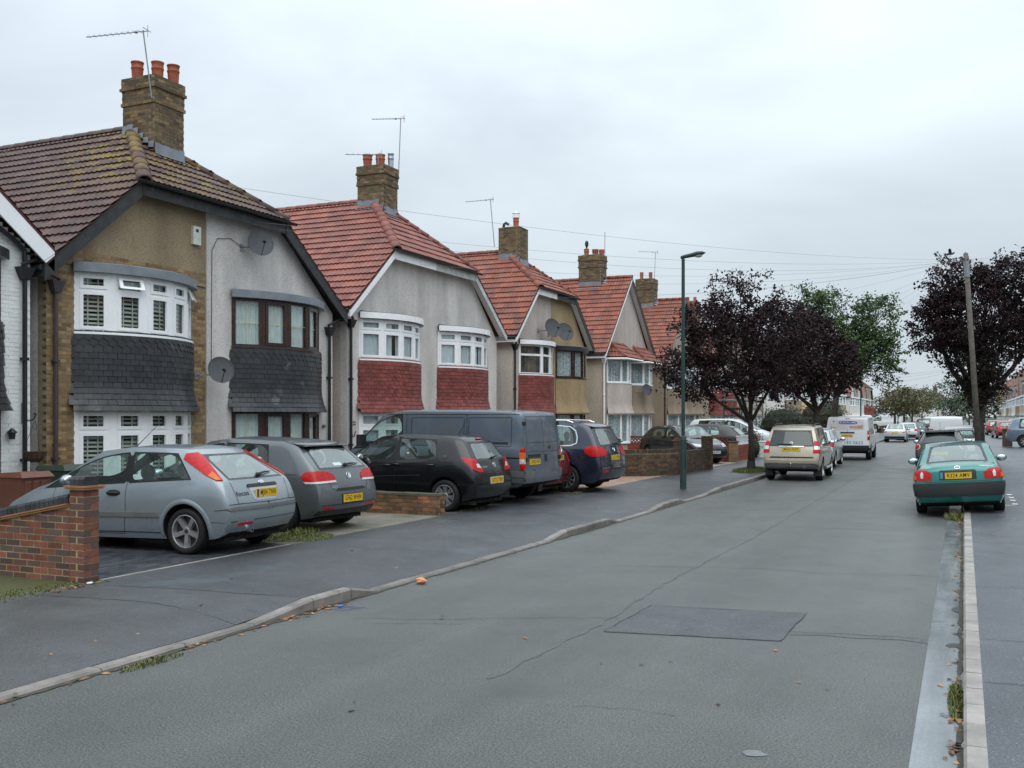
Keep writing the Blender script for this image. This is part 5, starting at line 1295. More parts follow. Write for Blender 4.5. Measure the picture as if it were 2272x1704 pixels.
class Car:
    def __init__(s, name, label, kind, x, y, z, head, paintm, lod=2, pitch=0.0, roll=0.0, glassm=None, wheel=('five', .205), group='vehicles parked along the street', trim=None, cat='car', yscale=1.0):
        s.root = thing(name, label, cat, (x, y, z), 0, group)
        s.root.rotation_mode = 'XYZ'; s.root.rotation_euler = (R(roll), R(pitch), R(head)); s.lod = lod; s.paint = paintm
        parts, s.bvh, s.S, s.rr = car_shell(kind, 1 if lod >= 1 else 0)
        bmsh = parts['body'].copy()
        for m_ in (paintm, trim or TRIM, LINING): bmsh.materials.append(m_)
        s.body = link('body', bmsh, s.root)
        sm = parts['seal'].copy(); sm.materials.append(SEAL); link('window_seal', sm, s.root)
        for nm, me in parts['wins']:
            m2 = me.copy(); m2.materials.append(glassm or (CARGL if nm == 'rear_window' else CARGLS)); link(nm, m2, s.root)
        wb, W = s.S['wb'], s.S['W']
        tm, gm = wheel_mesh(s.rr, .20 if s.rr < .33 else .225, wheel[1], wheel[0])
        for xx in (0, wb):
            for sd_ in (-1, 1):
                M = Matrix.Translation((xx, sd_*(W/2-.125), s.rr)) @ Matrix.Rotation(R(-90*sd_), 4, 'X') @ Matrix.Rotation(rnd.uniform(0, 1), 4, 'Z')
                o = link('wheel', tm, s.root, mat4=M); link('rim', gm, o)
        if lod >= 1 and kind != 'van': s.seats()
        if lod >= 1:
            ub = MB(); ub.box(-.5, wb+.5, -W/2+.22, W/2-.22, s.S['zs']-.04, s.S['zs']+.02); ub.tube([(-.3, -W/2+.2, s.rr), (-.3, W/2-.2, s.rr)], .05, 6); ub.build('underbody', LINING, s.root)
    def seats(s):
        H = s.S['H']; hy = s.S['W']*.22
        for xx, ys_ in ((1.25, (-hy, hy)), (.42, (-hy*1.05, hy*1.05))):
            for yy_ in ys_:
                mb = MB(); zb = s.S['zs']+.08
                back = [(xx-.10, zb+.35), (xx-.26, H-.50), (xx-.16, H-.47), (xx+.05, zb+.35)]
                mb.prism(back, yy_-.23, yy_+.23, lambda a, c, d: (a, d, c)); mb.box(xx-.08, xx+.42, yy_-.24, yy_+.24, zb+.15, zb+.38)
                mb.ellipsoid((xx-.23, yy_, H-.36), (.06, .13, .12), 12, 8); mb.build('seat', SEATM, s.root, smooth=False)
        mb = MB(); k = s.S['wb']; mb.box(1.95, k-.05, -s.S['W']/2+.2, s.S['W']/2-.2, .6, s.S['st'][6][2]-.03); mb.build('dashboard', SEATM, s.root)
    def ray(s, kind, a, b):
        """point and normal on the shell, seen from a side. kind: 'R','F','L','S'(right), ('C',angle,side)"""
        if kind == 'R': o, d = Vector((-8, a, b)), Vector((1, 0, 0))
        elif kind == 'F': o, d = Vector((12, a, b)), Vector((-1, 0, 0))
        elif kind == 'L': o, d = Vector((a, 6, b)), Vector((0, -1, 0))
        elif kind == 'S': o, d = Vector((a, -6, b)), Vector((0, 1, 0))
        elif kind == 'T': o, d = Vector((a, b, 6)), Vector((0, 0, -1))
        else:
            _, psi, sd_ = kind; ps = R(psi); xr = s.S['rear'][1][2]; yr_ = s.S['W']/2-.05
            d = Vector((math.cos(ps), -sd_*math.sin(ps), 0)); t = Vector((math.sin(ps), sd_*math.cos(ps), 0))
            o = Vector((xr, sd_*yr_, b))+t*a-d*6; o.z = b
        h = s.bvh.ray_cast(o, d)
        if h[0] is None:
            q = s.bvh.find_nearest(o+d*(6 if kind not in ('R', 'F') else 7)); return q[0], q[1], d
        n = h[1] if h[1].dot(d) < 0 else -h[1]
        return h[0], n, d
    def patch(s, kind, poly, m, name, off=.010, res=.035, parent=None, label=None, smooth=True, edge=.006):
        pts = []
        n = len(poly)
        for i in range(n):
            a, c = Vector(poly[i]), Vector(poly[(i+1) % n]); k = max(1, int((c-a).length/res))
            pts += [a.lerp(c, j/k) for j in range(k)]
        nb = len(pts); xs = [p.x for p in pts]; ysx = [p.y for p in pts]; x = min(xs)+res*.6
        pl = [tuple(p) for p in pts]
        while x < max(xs):
            y = min(ysx)+res*.6
            while y < max(ysx):
                if inpoly((x, y), pl) and min((Vector((x, y))-p).length for p in pts) > res*.45: pts.append(Vector((x, y)))
                y += res
            x += res
        r = delaunay_2d_cdt([Vector(p) for p in pts], [], [list(range(nb))], 1, 1e-6)
        vs2, fs2 = r[0], [f for f in r[2] if len(f) >= 3]
        top = []; bot = []
        for p in vs2:
            h, nrm, d = s.ray(kind, p[0], p[1]); top.append(h+nrm*off-d*.001); bot.append(h-nrm*.004)
        e_ = {}
        for f in fs2:
            for i in range(len(f)): 
                k_ = (f[i], f[(i+1) % len(f)]); e_[k_] = e_.get(k_, 0)+1
        bd = [k_ for k_ in e_ if (k_[1], k_[0]) not in e_]
        mb = MB(); q = len(top); mb.add(top+bot, [tuple(f) for f in fs2]+[(a, a+q, c+q, c) for a, c in bd])
        o = mb.build(name, m, parent or s.root, label=label)
        bmx = bmesh.new(); bmx.from_mesh(o.data)
        bmesh.ops.recalc_face_normals(bmx, faces=bmx.faces[:])
        for f in bmx.faces: f.smooth = True
        for e in bmx.edges:
            if len(e.link_faces) == 2: e.smooth = e.calc_face_angle(0) < R(40)
        bmx.to_mesh(o.data); bmx.free()
        return o
    def line(s, kind, pts, w=.007, m=None, name='panel_gap', off=.0025):
        out = []
        for a, c in zip(pts, pts[1:]):
            a, c = Vector(a), Vector(c); k = max(1, int((c-a).length/.05)); out += [a.lerp(c, j/k) for j in range(k)]
        out.append(Vector(pts[-1])); vs = []
        for i, p in enumerate(out):
            t = (out[min(i+1, len(out)-1)]-out[max(0, i-1)]).normalized(); nn = Vector((-t.y, t.x))*w/2
            for q in (p+nn, p-nn):
                h, nrm, d = s.ray(kind, q.x, q.y); vs.append(h+nrm*off)
        mb = MB(); mb.add(vs, [(2*i, 2*i+1, 2*i+3, 2*i+2) for i in range(len(out)-1)]); return mb.build(name, m or SEAL, s.root)
    def plate(s, kind, y, z, txt, m=PLY, blue=False, w=.52, h=.11, tilt=None, surround=None, dx=0):
        h0, n, d = s.ray(kind, y, z); sgn = 1 if kind == 'R' else -1
        X = Vector((0, -sgn, 0)); Zn = Vector((-sgn, 0, 0)) if tilt is None else Vector((-sgn*math.cos(R(tilt)), 0, math.sin(R(tilt)))); Y = Zn.cross(X)
        best = h0
        for yy_ in (y-w/2, y, y+w/2):
            for zz in (z-h/2, z+h/2):
                hh = s.ray(kind, yy_, zz)[0]
                if (hh-h0).dot(Zn) > (best-h0).dot(Zn): best = hh
        c = Vector((h0.x, y, z)) + Zn*((best-h0).dot(Zn)+.006+dx)
        M = frame_mat(c, X, Y, Zn)
        mb = MB(); mb.box(-w/2, w/2, -h/2, h/2, -.02, .004); o = mb.build('number_plate', m, s.root, mat4=M)
        tmsh = text_mesh(txt, h*.92, 0, True); tmsh.materials.clear(); tmsh.materials.append(PLT)
        xs = [v.co.x for v in tmsh.vertices]; sc_ = (w*(.84 if not blue else .74))/(max(xs)-min(xs)); 
        t = link('plate_text', tmsh, o, (w*.05 if blue else 0, 0, .0055)); t.scale = (sc_, 1.0, 1)
        if blue: b = MB(); b.box(-w/2+.003, -w/2+.045, -h/2+.003, h/2-.003, .004, .0052); b.build('plate_band', PLB, o)
        if surround: b = MB(); b.box(-w/2-.012, w/2+.012, -h/2-.012, h/2+.012, -.022, -.001); b.build('plate_surround', surround, o)
        return o
    def text(s, kind, y, z, txt, size, m, name='lettering', off=.006, slant=0, up=None):
        h0, n, d = s.ray(kind, y, z)
        if kind in ('R', 'F'): X = Vector((0, -1 if kind == 'R' else 1, 0))
        else: X = Vector((1 if kind == 'S' else -1, 0, 0))
        Zn = n.normalized(); Y = Zn.cross(X).normalized(); X = Y.cross(Zn)
        tm = text_mesh(txt, size, 0, True); tm.materials.clear(); tm.materials.append(m)
        return link(name, tm, s.root, mat4=frame_mat(h0+Zn*off, X, Y, Zn))
    def badge(s, kind, y, z, r, m=CHROME, ring=True, sx=1.0):
        h0, n, d = s.ray(kind, y, z); Zn = n.normalized(); X = Vector((0, -1, 0)); Y = Zn.cross(X).normalized(); X = Y.cross(Zn)
        mb = MB(); mb.lathe([(r*.72, .004), (r*.78, .012), (r*.95, .012), (r, .004)] if ring else [(0, .012), (r*.9, .010), (r, .003)], 20, Matrix.Diagonal((sx, 1, 1, 1)))
        if ring == 'v':
            for a, c in (((-.5, .55), (0, -.1)), ((.5, .55), (0, -.1)), ((-.7, .1), (-.3, -.7)), ((-.3, -.7), (0, -.1)), ((.7, .1), (.3, -.7)), ((.3, -.7), (0, -.1))):
                mb.tube([(a[0]*r, a[1]*r, .009), (c[0]*r, c[1]*r, .009)], r*.09, 5)
        if ring == 'z':
            mb.tube([(-.9*r, .25*r, .009), (.1*r, .25*r, .009), (-.1*r, -.25*r, .009), (.9*r, -.25*r, .009)], r*.10, 5)
        if ring == 't': mb.lathe([(r*.35, .006), (r*.40, .012), (r*.5, .012), (r*.54, .006)], 14, Matrix.Diagonal((.6, 1.6, 1, 1)))
        if ring == 'star':
            for a in (90, 210, 330): mb.tube([(0, 0, .009), (r*.85*math.cos(R(a)), r*.85*math.sin(R(a)), .009)], [r*.14, r*.03], 5)
        return mb.build('badge', m, s.root, mat4=frame_mat(h0, X, Y, Zn))
    def wiper(s, p0, p1, kind='R'):
        a, n, d = s.ray(kind, *p0); b, n2, d2 = s.ray(kind, *p1); mb = MB()
        mb.tube([a+n*.02, a.lerp(b, .5)+(n+n2)*.5*.035, b+n2*.018], [.024, .012, .006], 6); mb.tube([a.lerp(b, .2)+n*.022, b.lerp(a, -.1)+n2*.014], .007, 5); mb.ellipsoid(a+n*.02, (.03, .04, .03), 8, 6)
        return mb.build('wiper', TRIM, s.root)
    def mirror(s, x, z, sides=(1, -1), m=None):
        for sd_ in sides:
            h, n, d = s.ray('L' if sd_ > 0 else 'S', x, z); c = h+Vector((-.02, sd_*.13, .05)); mb = MB(); mb.ellipsoid(c, (.065, .115, .078), 14, 10); mb.tube([h, c-Vector((0, sd_*.04, .03))], .022, 6)
            o = mb.build('mirror', m or s.paint, s.root, smooth=True)
            g = MB(); g.ellipsoid(c+Vector((-.045, 0, 0)), (.026, .095, .062), 14, 8); g.build('mirror_glass', MIRR, o, smooth=True)
    def handle(s, x, z, side='L', m=None, w=.20, pod=False):
        h, n, d = s.ray(side, x, z); mb = MB(); sg = 1 if side == 'L' else -1
        if pod:
            o = s.patch(side, [(x+.13*math.cos(R(a)), z+.045*math.sin(R(a))) for a in range(0, 360, 30)], TRIM, 'handle_cup', off=.004)
        mb.tube([h+Vector((-w/2, sg*.004, 0)), h+Vector((-w*.3, sg*.03, .004)), h+Vector((w*.3, sg*.03, .004)), h+Vector((w/2, sg*.004, 0))], [.014, .017, .017, .014], 7)
        return mb.build('door_handle', m or s.paint, s.root, smooth=True)
    def aerial(s, x, y, L, ang, z=None):
        h, n, d = s.ray('T', x, y); mb = MB(); e = h+Vector((-math.cos(R(ang))*L, 0, math.sin(R(ang))*L)); mb.tube([h, e], [.007, .003], 5); mb.ellipsoid(h, (.03, .02, .02), 8, 5); mb.build('aerial', TRIM, s.root)
    def exhaust(s, y, z, r=.03):
        x = s.S['rear'][1][1]; mb = MB(); mb.lathe([(r, -.1), (r, .06), (r*.8, .06), (r*.8, -.1)], 12, Matrix.Translation((x-.0, y, z)) @ Matrix.Rotation(R(-90), 4, 'Y')); mb.build('exhaust', CHROME, s.root)
    def rearbits(s, sd_=1): pass

def mir(poly): return [(-a, b) for a, b in poly]
FOCUSP = paint('silver_blue_paint', (0.245, 0.285, 0.315)); GOLFP = paint('graphite_paint', (0.105, 0.118, 0.128)); BLACKC = paint('black_car_paint', (0.006, 0.006, 0.008), metal=.0, rough=.2, coat=.25)
VANP = paint('slate_blue_paint', (0.112, 0.142, 0.182), dirt=.3, rough=.42); NAVYP = paint('navy_paint', (0.018, 0.024, 0.048), rough=.22); REDP = paint('maroon_paint', (0.16, 0.018, 0.028), rough=.3)
GOLDP = paint('champagne_paint', (0.40, 0.345, 0.265), dirt=.15); GREENP = paint('jade_green_paint', (0.010, 0.165, 0.145), rough=.3); WHITEP = paint('white_van_paint', (0.66, 0.68, 0.70), metal=0, rough=.35, dirt=.06)
SILVP = paint('silver_paint', (0.42, 0.45, 0.47)); SILVW = paint('pale_silver_paint', (0.55, 0.56, 0.55)); DARKP = paint('charcoal_paint', (0.020, 0.021, 0.026), metal=.2, rough=.25); BLUEP = paint('steel_blue_paint', (0.15, 0.20, 0.27)); REDB = paint('bright_red_paint', (0.27, 0.03, 0.024))

# ---- silver three-door hatchback on the first drive (nose to the house)
c = Car('hatchback_car', 'silver blue three door hatchback with tall red tail lights beside the rear window', 'hatch3', -9.53, 11.10, ZB, 182, FOCUSP, pitch=1.2, wheel=('five', .226), group='cars parked on the front drives')
for sd_ in (1, -1):
    c.patch(('C', 55, sd_), [(.07, .985), (.15, .985), (.30, 1.06), (.60, 1.27), (.57, 1.345), (.42, 1.355), (.33, 1.29)], REDL, 'tail_light', off=.014)
    c.patch(('C', 55, sd_), [(.09, .99), (.15, .99), (.26, 1.045), (.21, 1.10)], ORANGEL, 'indicator', off=.018)
c.patch('R', [(.30, .385), (.58, .385), (.57, .415), (.31, .415)], REDL, 'reflector', off=.008)
c.patch('R', [(-.72, .585), (.74, .585), (.80, .60), (.72, .63), (-.72, .63)], TRIMG, 'bumper_strip', off=.014)
c.line('R', [(.74, .665), (.50, .668), (0, .665), (-.5, .668), (-.74, .665)], .010)
c.line('R', [(.60, .96), (.585, .80), (.56, .67)], .008); c.line('R', [(-.60, .96), (-.585, .80), (-.56, .67)], .008)
c.line('L', [(-.62, .43), (-.40, .44)], .012, CHROME, 'trim_line'); c.line('R', [(.75, .435), (.60, .44)], .012, SILVW, 'trim_line'); c.line('R', [(.28, .44), (-.7, .445)], .010, SILVW, 'trim_line')
c.patch('R', [(-.33, .875), (.33, .875), (.31, .915), (-.31, .915)], TRIM, 'boot_handle', off=.016)
c.patch('R', [(-.30, .87), (.30, .87), (.26, .72), (.20, .695), (-.20, .695), (-.26, .72)], SILVP, 'plate_recess', off=.003)
c.plate('R', -.02, .79, 'MJ04 TNN', blue=True, w=.46, h=.115)
c.badge('R', 0, .935, .032, ring=False, sx=1.9)
c.text('R', .45, .80, 'focus', .10, PLT, 'model_script')
c.badge('R', -.03, .655, .014, m=PLT, ring=False)
c.wiper((-.02, 1.02), (-.38, 1.05)); c.exhaust(.34, .30)
c.patch('L', [(.42, .50), (.44, .565), (2.25, .545), (2.28, .49)], TRIMG, 'side_moulding', off=.014)
c.line('L', [(1.00, .97), (1.00, .60), (1.06, .26)], .008); c.line('L', [(2.33, .90), (2.36, .5), (2.30, .26)], .008); c.line('L', [(1.06, .26), (2.30, .26)], .008)
c.line('L', [(.38, .285), (2.25, .285)], .014, SILVW, 'sill_line')
c.handle(1.22, .82, 'L', TRIM, pod=True); c.mirror(2.02, .95, m=FOCUSP); c.aerial(1.58, 0, .55, 38)
rb = MB(); n_ = 24
for rr0, rr1, yv in ((.36, .42, .0),):
    for i in range(n_):
        a0, a1 = math.pi*(-.06+1.12*i/n_), math.pi*(-.06+1.12*(i+1)/n_); q = []
        for a in (a0, a1):
            for r_, oy in ((.366, .012), (.395, .022), (.43, .004)):
                px_, pz_ = r_*math.cos(a), .32+r_*math.sin(a); h_ = c.ray('L', px_*1.0 if r_ > .38 else px_*1.09, pz_ if r_ > .38 else .32+(pz_-.32)*1.09)[0]; q.append((px_, h_.y+oy, pz_))
        rb.add(q, [(3, 4, 1, 0), (4, 5, 2, 1)])
rb.build('wheel_arch_flare', FOCUSP, c.root, smooth=True)

# ---- graphite hatchback
c = Car('hatchback_car', 'dark grey hatchback with wide rounded red lights and plate low on the bumper', 'golf', -9.92, 13.74, ZB, 178.5, GOLFP, wheel=('ten', .215), group='cars parked on the front drives')
for sd_ in (1, -1):
    c.patch(('C', 22, sd_), [(-.42, .815), (.10, .81), (.13, .90), (.08, .965), (-.05, .985), (-.28, .965), (-.40, .915), (-.43, .86)], REDL, 'tail_light', off=.012)
    c.patch(('C', 22, sd_), [(-.43, .795), (.09, .785), (.11, .815), (-.42, .825)], CLEARL, 'reverse_lamp', off=.016)
    c.line(('C', 22, sd_), [(-.20, .80), (-.20, .975)], .010)
c.patch('R', [(.42, .375), (.72, .375), (.70, .415), (.46, .405)], REDL, 'reflector', off=.008); c.patch('R', [(-.42, .375), (-.72, .375), (-.70, .415), (-.46, .405)], REDL, 'reflector', off=.008)
c.badge('R', 0, .89, .058, ring='v'); c.text('R', .42, .72, 'GOLF', .05, CHROME, 'model_lettering')
c.patch('R', [(-.40, .655), (.40, .655), (.35, .70), (-.35, .70)], TRIM, 'bumper_groove', off=.006)
c.line('R', [(.55, .98), (.52, .78), (.46, .68), (.3, .665)], .008); c.line('R', [(-.55, .98), (-.52, .78), (-.46, .68), (-.3, .665)], .008)
c.plate('R', 0, .53, 'GF62 WHN', w=.53, h=.125, surround=TRIM); c.wiper((-.02, 1.05), (-.40, 1.06))
sp_ = MB(); sp_.prism([(-.30, 1.40), (-.26, 1.385), (.10, 1.45), (.10, 1.47)], -.60, .60, lambda a, b_, d: (a, d, b_+.02-.05*(d/.6)**2)); sp_.build('spoiler', GOLFP, c.root)
stx = MB(); h_, nn_, d_ = c.ray('R', .13, 1.08); Yv = Vector((-.5, 0, -1)); 
c.patch('R', [(.02, 1.055), (.22, 1.055), (.22, 1.10), (.02, 1.10)], mat('pale_sticker', (.55, .66, .68), .4), 'window_sticker', off=.003)
c.line('L', [(1.25, .98), (1.25, .5), (1.3, .26)], .008); c.line('L', [(-.30, .93), (2.4, .86)], .010, TRIM, 'crease'); c.line('L', [(1.3, .26), (2.2, .26), (2.3, .9)], .008); c.line('R', [(.75, .44), (-.75, .44)], .010); c.patch('R', [(-.76, .28), (.76, .28), (.76, .36), (-.76, .36)], TRIM, 'valance', off=.008); c.handle(1.42, .86, 'L'); c.mirror(2.0, 1.0); c.badge('S', -.10, .95, .08, GOLFP, False)
# ---- black five-door hatchback
c = Car('hatchback_car', 'black five door hatchback with slanted red and clear tail lights beside the low brick wall', 'corsa', -9.16, 17.84, ZB, 177, BLACKC, wheel=('seven', .215), group='cars parked on the front drives')
for sd_ in (1, -1):
    c.patch(('C', 32, sd_), [(-.10, 1.03), (.13, 1.05), (.10, .97), (-.02, .82), (-.16, .77), (-.30, .765), (-.27, .84), (-.17, .93)], REDL, 'tail_light', off=.014)
    c.patch(('C', 32, sd_), [(-.24, .845), (-.12, .86), (-.10, .93), (-.165, .935)], CLEARL, 'reverse_lamp', off=.020)
c.badge('R', 0, .90, .052, ring='z'); c.plate('R', .0, .60, 'CY12 TBU', w=.50, h=.115, surround=SILVW)
c.text('R', .36, .87, 'Corsa', .055, CHROME, 'model_lettering'); c.text('R', -.05, .72, 'CDTi', .05, CHROME, 'model_lettering')
c.line('R', [(.62, .99), (.50, .80), (.36, .71), (.0, .69), (-.36, .71), (-.50, .80), (-.62, .99)], .009, SEAL); c.line('R', [(.66, .50), (.4, .48), (-.4, .48), (-.66, .50)], .012, SILVP, 'trim_line')
c.patch('R', [(-.10, 1.395), (.10, 1.395), (.09, 1.415), (-.09, 1.415)], REDL, 'brake_light', off=.02); c.wiper((0, 1.03), (-.26, 1.06)); c.aerial(.15, 0, .42, 60)
for xx in (1.14, 1.95): c.handle(xx-.82, .90, 'L'); c.line('L', [(xx, 1.0), (xx, .55), (xx+.04, .26)], .008)
c.handle(1.35, .88, 'L'); c.line('L', [(.36, .98), (.46, .70), (.40, .45)], .008); c.line('L', [(.55, .70), (2.4, .62)], .02, TRIM, 'crease'); c.mirror(2.0, .98); c.badge('L', .02, 1.06, .05, BLACKC, False)
# ---- slate blue panel van
c = Car('panel_van', 'dirty slate blue panel van parked nose to the house beside the black hatchback', 'van', -9.25, 19.92, ZB, 178, VANP, wheel=('steel', .20), cat='van', trim=TRIMG)
c.patch('R', [(-.95, .46), (.95, .46), (.96, .66), (.95, .70), (-.95, .70)], TRIMG, 'rear_bumper', off=.035); c.patch('L', [(-.93, .46), (-.42, .46), (-.44, .70), (-.93, .70)], TRIMG, 'bumper_end', off=.018); c.patch('S', [(-.93, .46), (-.42, .46), (-.44, .70), (-.93, .70)], TRIMG, 'bumper_end', off=.018)
c.patch('R', [(-.80, .47), (.55, .47), (.52, .74), (-.76, .74)], VANP, 'step_panel', off=.040)
for sd_ in (1, -1):
    c.patch(('C', 30, sd_), [(-.03, .73), (.07, .73), (.075, .86), (-.03, .86)], REDL, 'tail_light', off=.016); c.patch(('C', 30, sd_), [(-.03, .86), (.075, .86), (.075, .96), (-.03, .96)], CLEARL, 'reverse_lamp', off=.016)
    c.patch(('C', 30, sd_), [(-.03, .96), (.075, .96), (.075, 1.10), (-.03, 1.10)], ORANGEL, 'indicator', off=.016); c.patch(('C', 30, sd_), [(-.03, 1.10), (.075, 1.10), (.05, 1.19), (-.02, 1.19)], REDL, 'tail_light', off=.016)
    for zz in (.95, 1.70):
        hb = MB(); h_, n_, d_ = c.ray('R', sd_*.86, zz); hb.box(-.05, .02, -.03, .03, -.04, .04); hb.build('hinge', TRIM, c.root, loc=h_)
c.line('R', [(0.0, .72), (0.0, 1.90)], .012, SEAL); c.line('R', [(-.80, 1.30), (.80, 1.30)], .012, SILVP, 'swage_line'); c.line('R', [(-.80, 1.10), (.80, 1.10)], .008)
c.line('R', [(.82, .74), (.80, 1.3), (.74, 1.85), (-.74, 1.85), (-.80, 1.3), (-.82, .74)], .010)
c.plate('R', .46, .89, 'CN52 VUP', w=.50, h=.115); c.patch('R', [(.20, .99), (.74, .99), (.74, 1.05), (.20, 1.05)], TRIM, 'plate_lamp', off=.02); c.text('R', .46, 1.12, 'TRANSIT', .07, TRIMG, 'model_lettering')
c.patch('R', [(-.16, .88), (-.04, .88), (-.04, 1.04), (-.16, 1.04)], TRIM, 'handle_cup', off=.004); c.badge('R', -.30, 1.2, .05, SILVP, False, 1.6)
c.line('L', [(1.98, .36), (1.98, 1.92)], .012); c.line('L', [(2.9, .45), (2.9, 1.1)], .010); c.line('L', [(.45, .75), (.45, 1.90)], .012)
for xa, xb in ((-.62, .40), (.52, 1.85)): c.line('L', [(xa, 1.22), (xa, 1.83), (xb, 1.83), (xb, 1.22), (xa, 1.22)], .014, TRIM, 'pressed_panel')
c.line('L', [(-.85, .98), (1.95, .98)], .03, SILVP, 'swage_line'); c.patch('L', [(-.55, 1.27), (.45, 1.27), (.45, 1.31), (-.55, 1.31)], TRIM, 'door_rail', off=.012); c.line('L', [(-.8, 1.90), (2.6, 1.90)], .014, SEAL, 'roof_gutter')
for sd_ in (1, -1):
    mb = MB(); mb.box(3.0, 3.12, min(sd_*1.0, sd_*1.22), max(sd_*1.0, sd_*1.22), 1.20, 1.45); mb.tube([(3.1, sd_*.93, 1.22), (3.06, sd_*1.08, 1.25)], .03, 6); mb.build('mirror', TRIM, c.root)
    fl = MB(); fl.box(-.48, -.46, min(sd_*.72, sd_*.95), max(sd_*.72, sd_*.95), .16, .48); fl.build('mud_flap', TRIM, c.root)
# ---- maroon car squeezed between the van and the navy people carrier
c = Car('hatchback_car', 'maroon red car showing only its rear corner between the blue van and navy people carrier', 'corsa', -9.4, 21.93, ZB, 178, REDP, lod=1, wheel=('six', .20), group='cars parked on the front drives')
c.root.scale = (1, .93, .97)
for sd_ in (1, -1): c.patch(('C', 32, sd_), [(-.08, .78), (.06, .78), (.08, 1.05), (-.02, 1.06)], REDL, 'tail_light', off=.014)
c.plate('R', 0, .90, 'AK51 RVD', w=.50, h=.115); c.badge('R', 0, 1.05, .045, SILVP, False); c.patch('R', [(-.74, .50), (.74, .50), (.74, .60), (-.74, .60)], REDP, 'bumper', off=.03)
# ---- navy people carrier
c = Car('people_carrier', 'navy blue people carrier with chrome window surround and roof rails', 'mpv', -8.84, 23.60, ZB, 178, NAVYP, wheel=('ten', .23), group='cars parked on the front drives')
for sd_ in (1, -1):
    c.patch(('C', 26, sd_), [(-.36, .90), (.12, .88), (.20, .96), (.20, 1.08), (.10, 1.13), (-.28, 1.10), (-.37, 1.02)], REDL, 'tail_light', off=.014)
    rl = MB(); pts_ = [c.ray('T', x_, sd_*.70)[0]+Vector((0, 0, .05 if 0 < i_ < 5 else .01)) for i_, x_ in enumerate((-.1, .05, .6, 1.1, 1.6, 1.75))]; rl.tube(pts_, .018, 6); rl.build('roof_rail', CHROME, c.root)
    k_ = 'L' if sd_ > 0 else 'S'
    c.line(k_, [(2.5, 1.08), (1.4, 1.105), (.4, 1.12), (-.12, 1.14), (-.26, 1.20), (-.26, 1.35), (-.20, 1.50), (-.05, 1.60), (.4, 1.64), (1.7, 1.63)], .028, CHROME, 'chrome_strip', .012)
c.badge('R', 0, 1.03, .062, ring='v'); c.plate('R', 0, .84, 'LC11 XPN', w=.52, h=.12); c.text('R', .52, .87, 'SHARAN', .05, CHROME, 'model_lettering')
c.line('R', [(-.8, .60), (.8, .60)], .018, CHROME, 'bumper_chrome', .01); c.patch('R', [(.48, .50), (.80, .50), (.80, .54), (.48, .54)], REDL, 'reflector'); c.wiper((-.1, 1.17), (-.5, 1.18)); c.line('R', [(.72, 1.1), (.66, .75), (.5, .68), (-.5, .68), (-.66, .75), (-.72, 1.1)], .009)
sp_ = MB(); sp_.prism([(-.62, 1.63), (-.60, 1.61), (-.3, 1.66), (-.3, 1.70)], -.68, .68, lambda a, b_, d: (a, d, b_+.02-.05*(d/.68)**2)); sp_.build('spoiler', NAVYP, c.root)
for xx in (1.34,): c.line('L', [(xx, 1.1), (xx, .6), (xx+.02, .28)], .008); c.handle(xx-.95, 1.0); c.handle(xx+.2, .98)
c.mirror(2.3, 1.12)
# ---- dark car reversed in behind the long brown wall
c = Car('hatchback_car', 'dark grey car reversed onto the drive behind the long brown brick wall', 'golf', -11.45, 40.7, ZB, -42, DARKP, lod=1, wheel=('six', .21), group='cars parked on the front drives')
for sd_ in (1, -1): c.patch('F', [(sd_*.42, .66), (sd_*.70, .68), (sd_*.74, .80), (sd_*.46, .76)], CLEARL, 'headlamp', off=.012)
c.plate('F', 0, .46, 'OY08 DPK', PLW, w=.52, h=.11); c.patch('F', [(-.55, .30), (.55, .30), (.50, .42), (-.50, .42)], TRIM, 'grille', off=.008); c.mirror(2.0, 1.0)
c.line('S', [(1.25, .98), (1.25, .3)], .008); w2 = c.wiper((.1, .97), (-.5, .98), 'F')
# ---- black car behind the scaffolding, white van nose out behind the tree
c = Car('hatchback_car', 'black car under the scaffolding behind the trellis wall', 'golf', -9.75, 45.5, ZB, 180, BLACKC, lod=1, wheel=('six', .2), group='cars parked on the front drives')
for sd_ in (1, -1): c.patch(('C', 22, sd_), [(-.30, .80), (.10, .80), (.12, .95), (-.25, .97)], REDL, 'tail_light', off=.012)
c = Car('small_van', 'white small van nose out on the drive behind the purple tree trunk', 'mpv', -12.9, 54.0, ZB, -4, WHITEP, lod=1, wheel=('steel', .2), cat='van')
for sd_ in (1, -1): c.patch('F', [(sd_*.46, .76), (sd_*.76, .78), (sd_*.78, .92), (sd_*.50, .88)], CLEARL, 'headlamp', off=.012)
c.patch('F', [(-.5, .42), (.5, .42), (.45, .62), (-.45, .62)], TRIM, 'grille', off=.01); c.line('S', [(1.34, 1.1), (1.34, .35)], .01); c.mirror(2.4, 1.15, m=TRIM); c.plate('F', 0, .66, 'LK07 HTE', PLW)
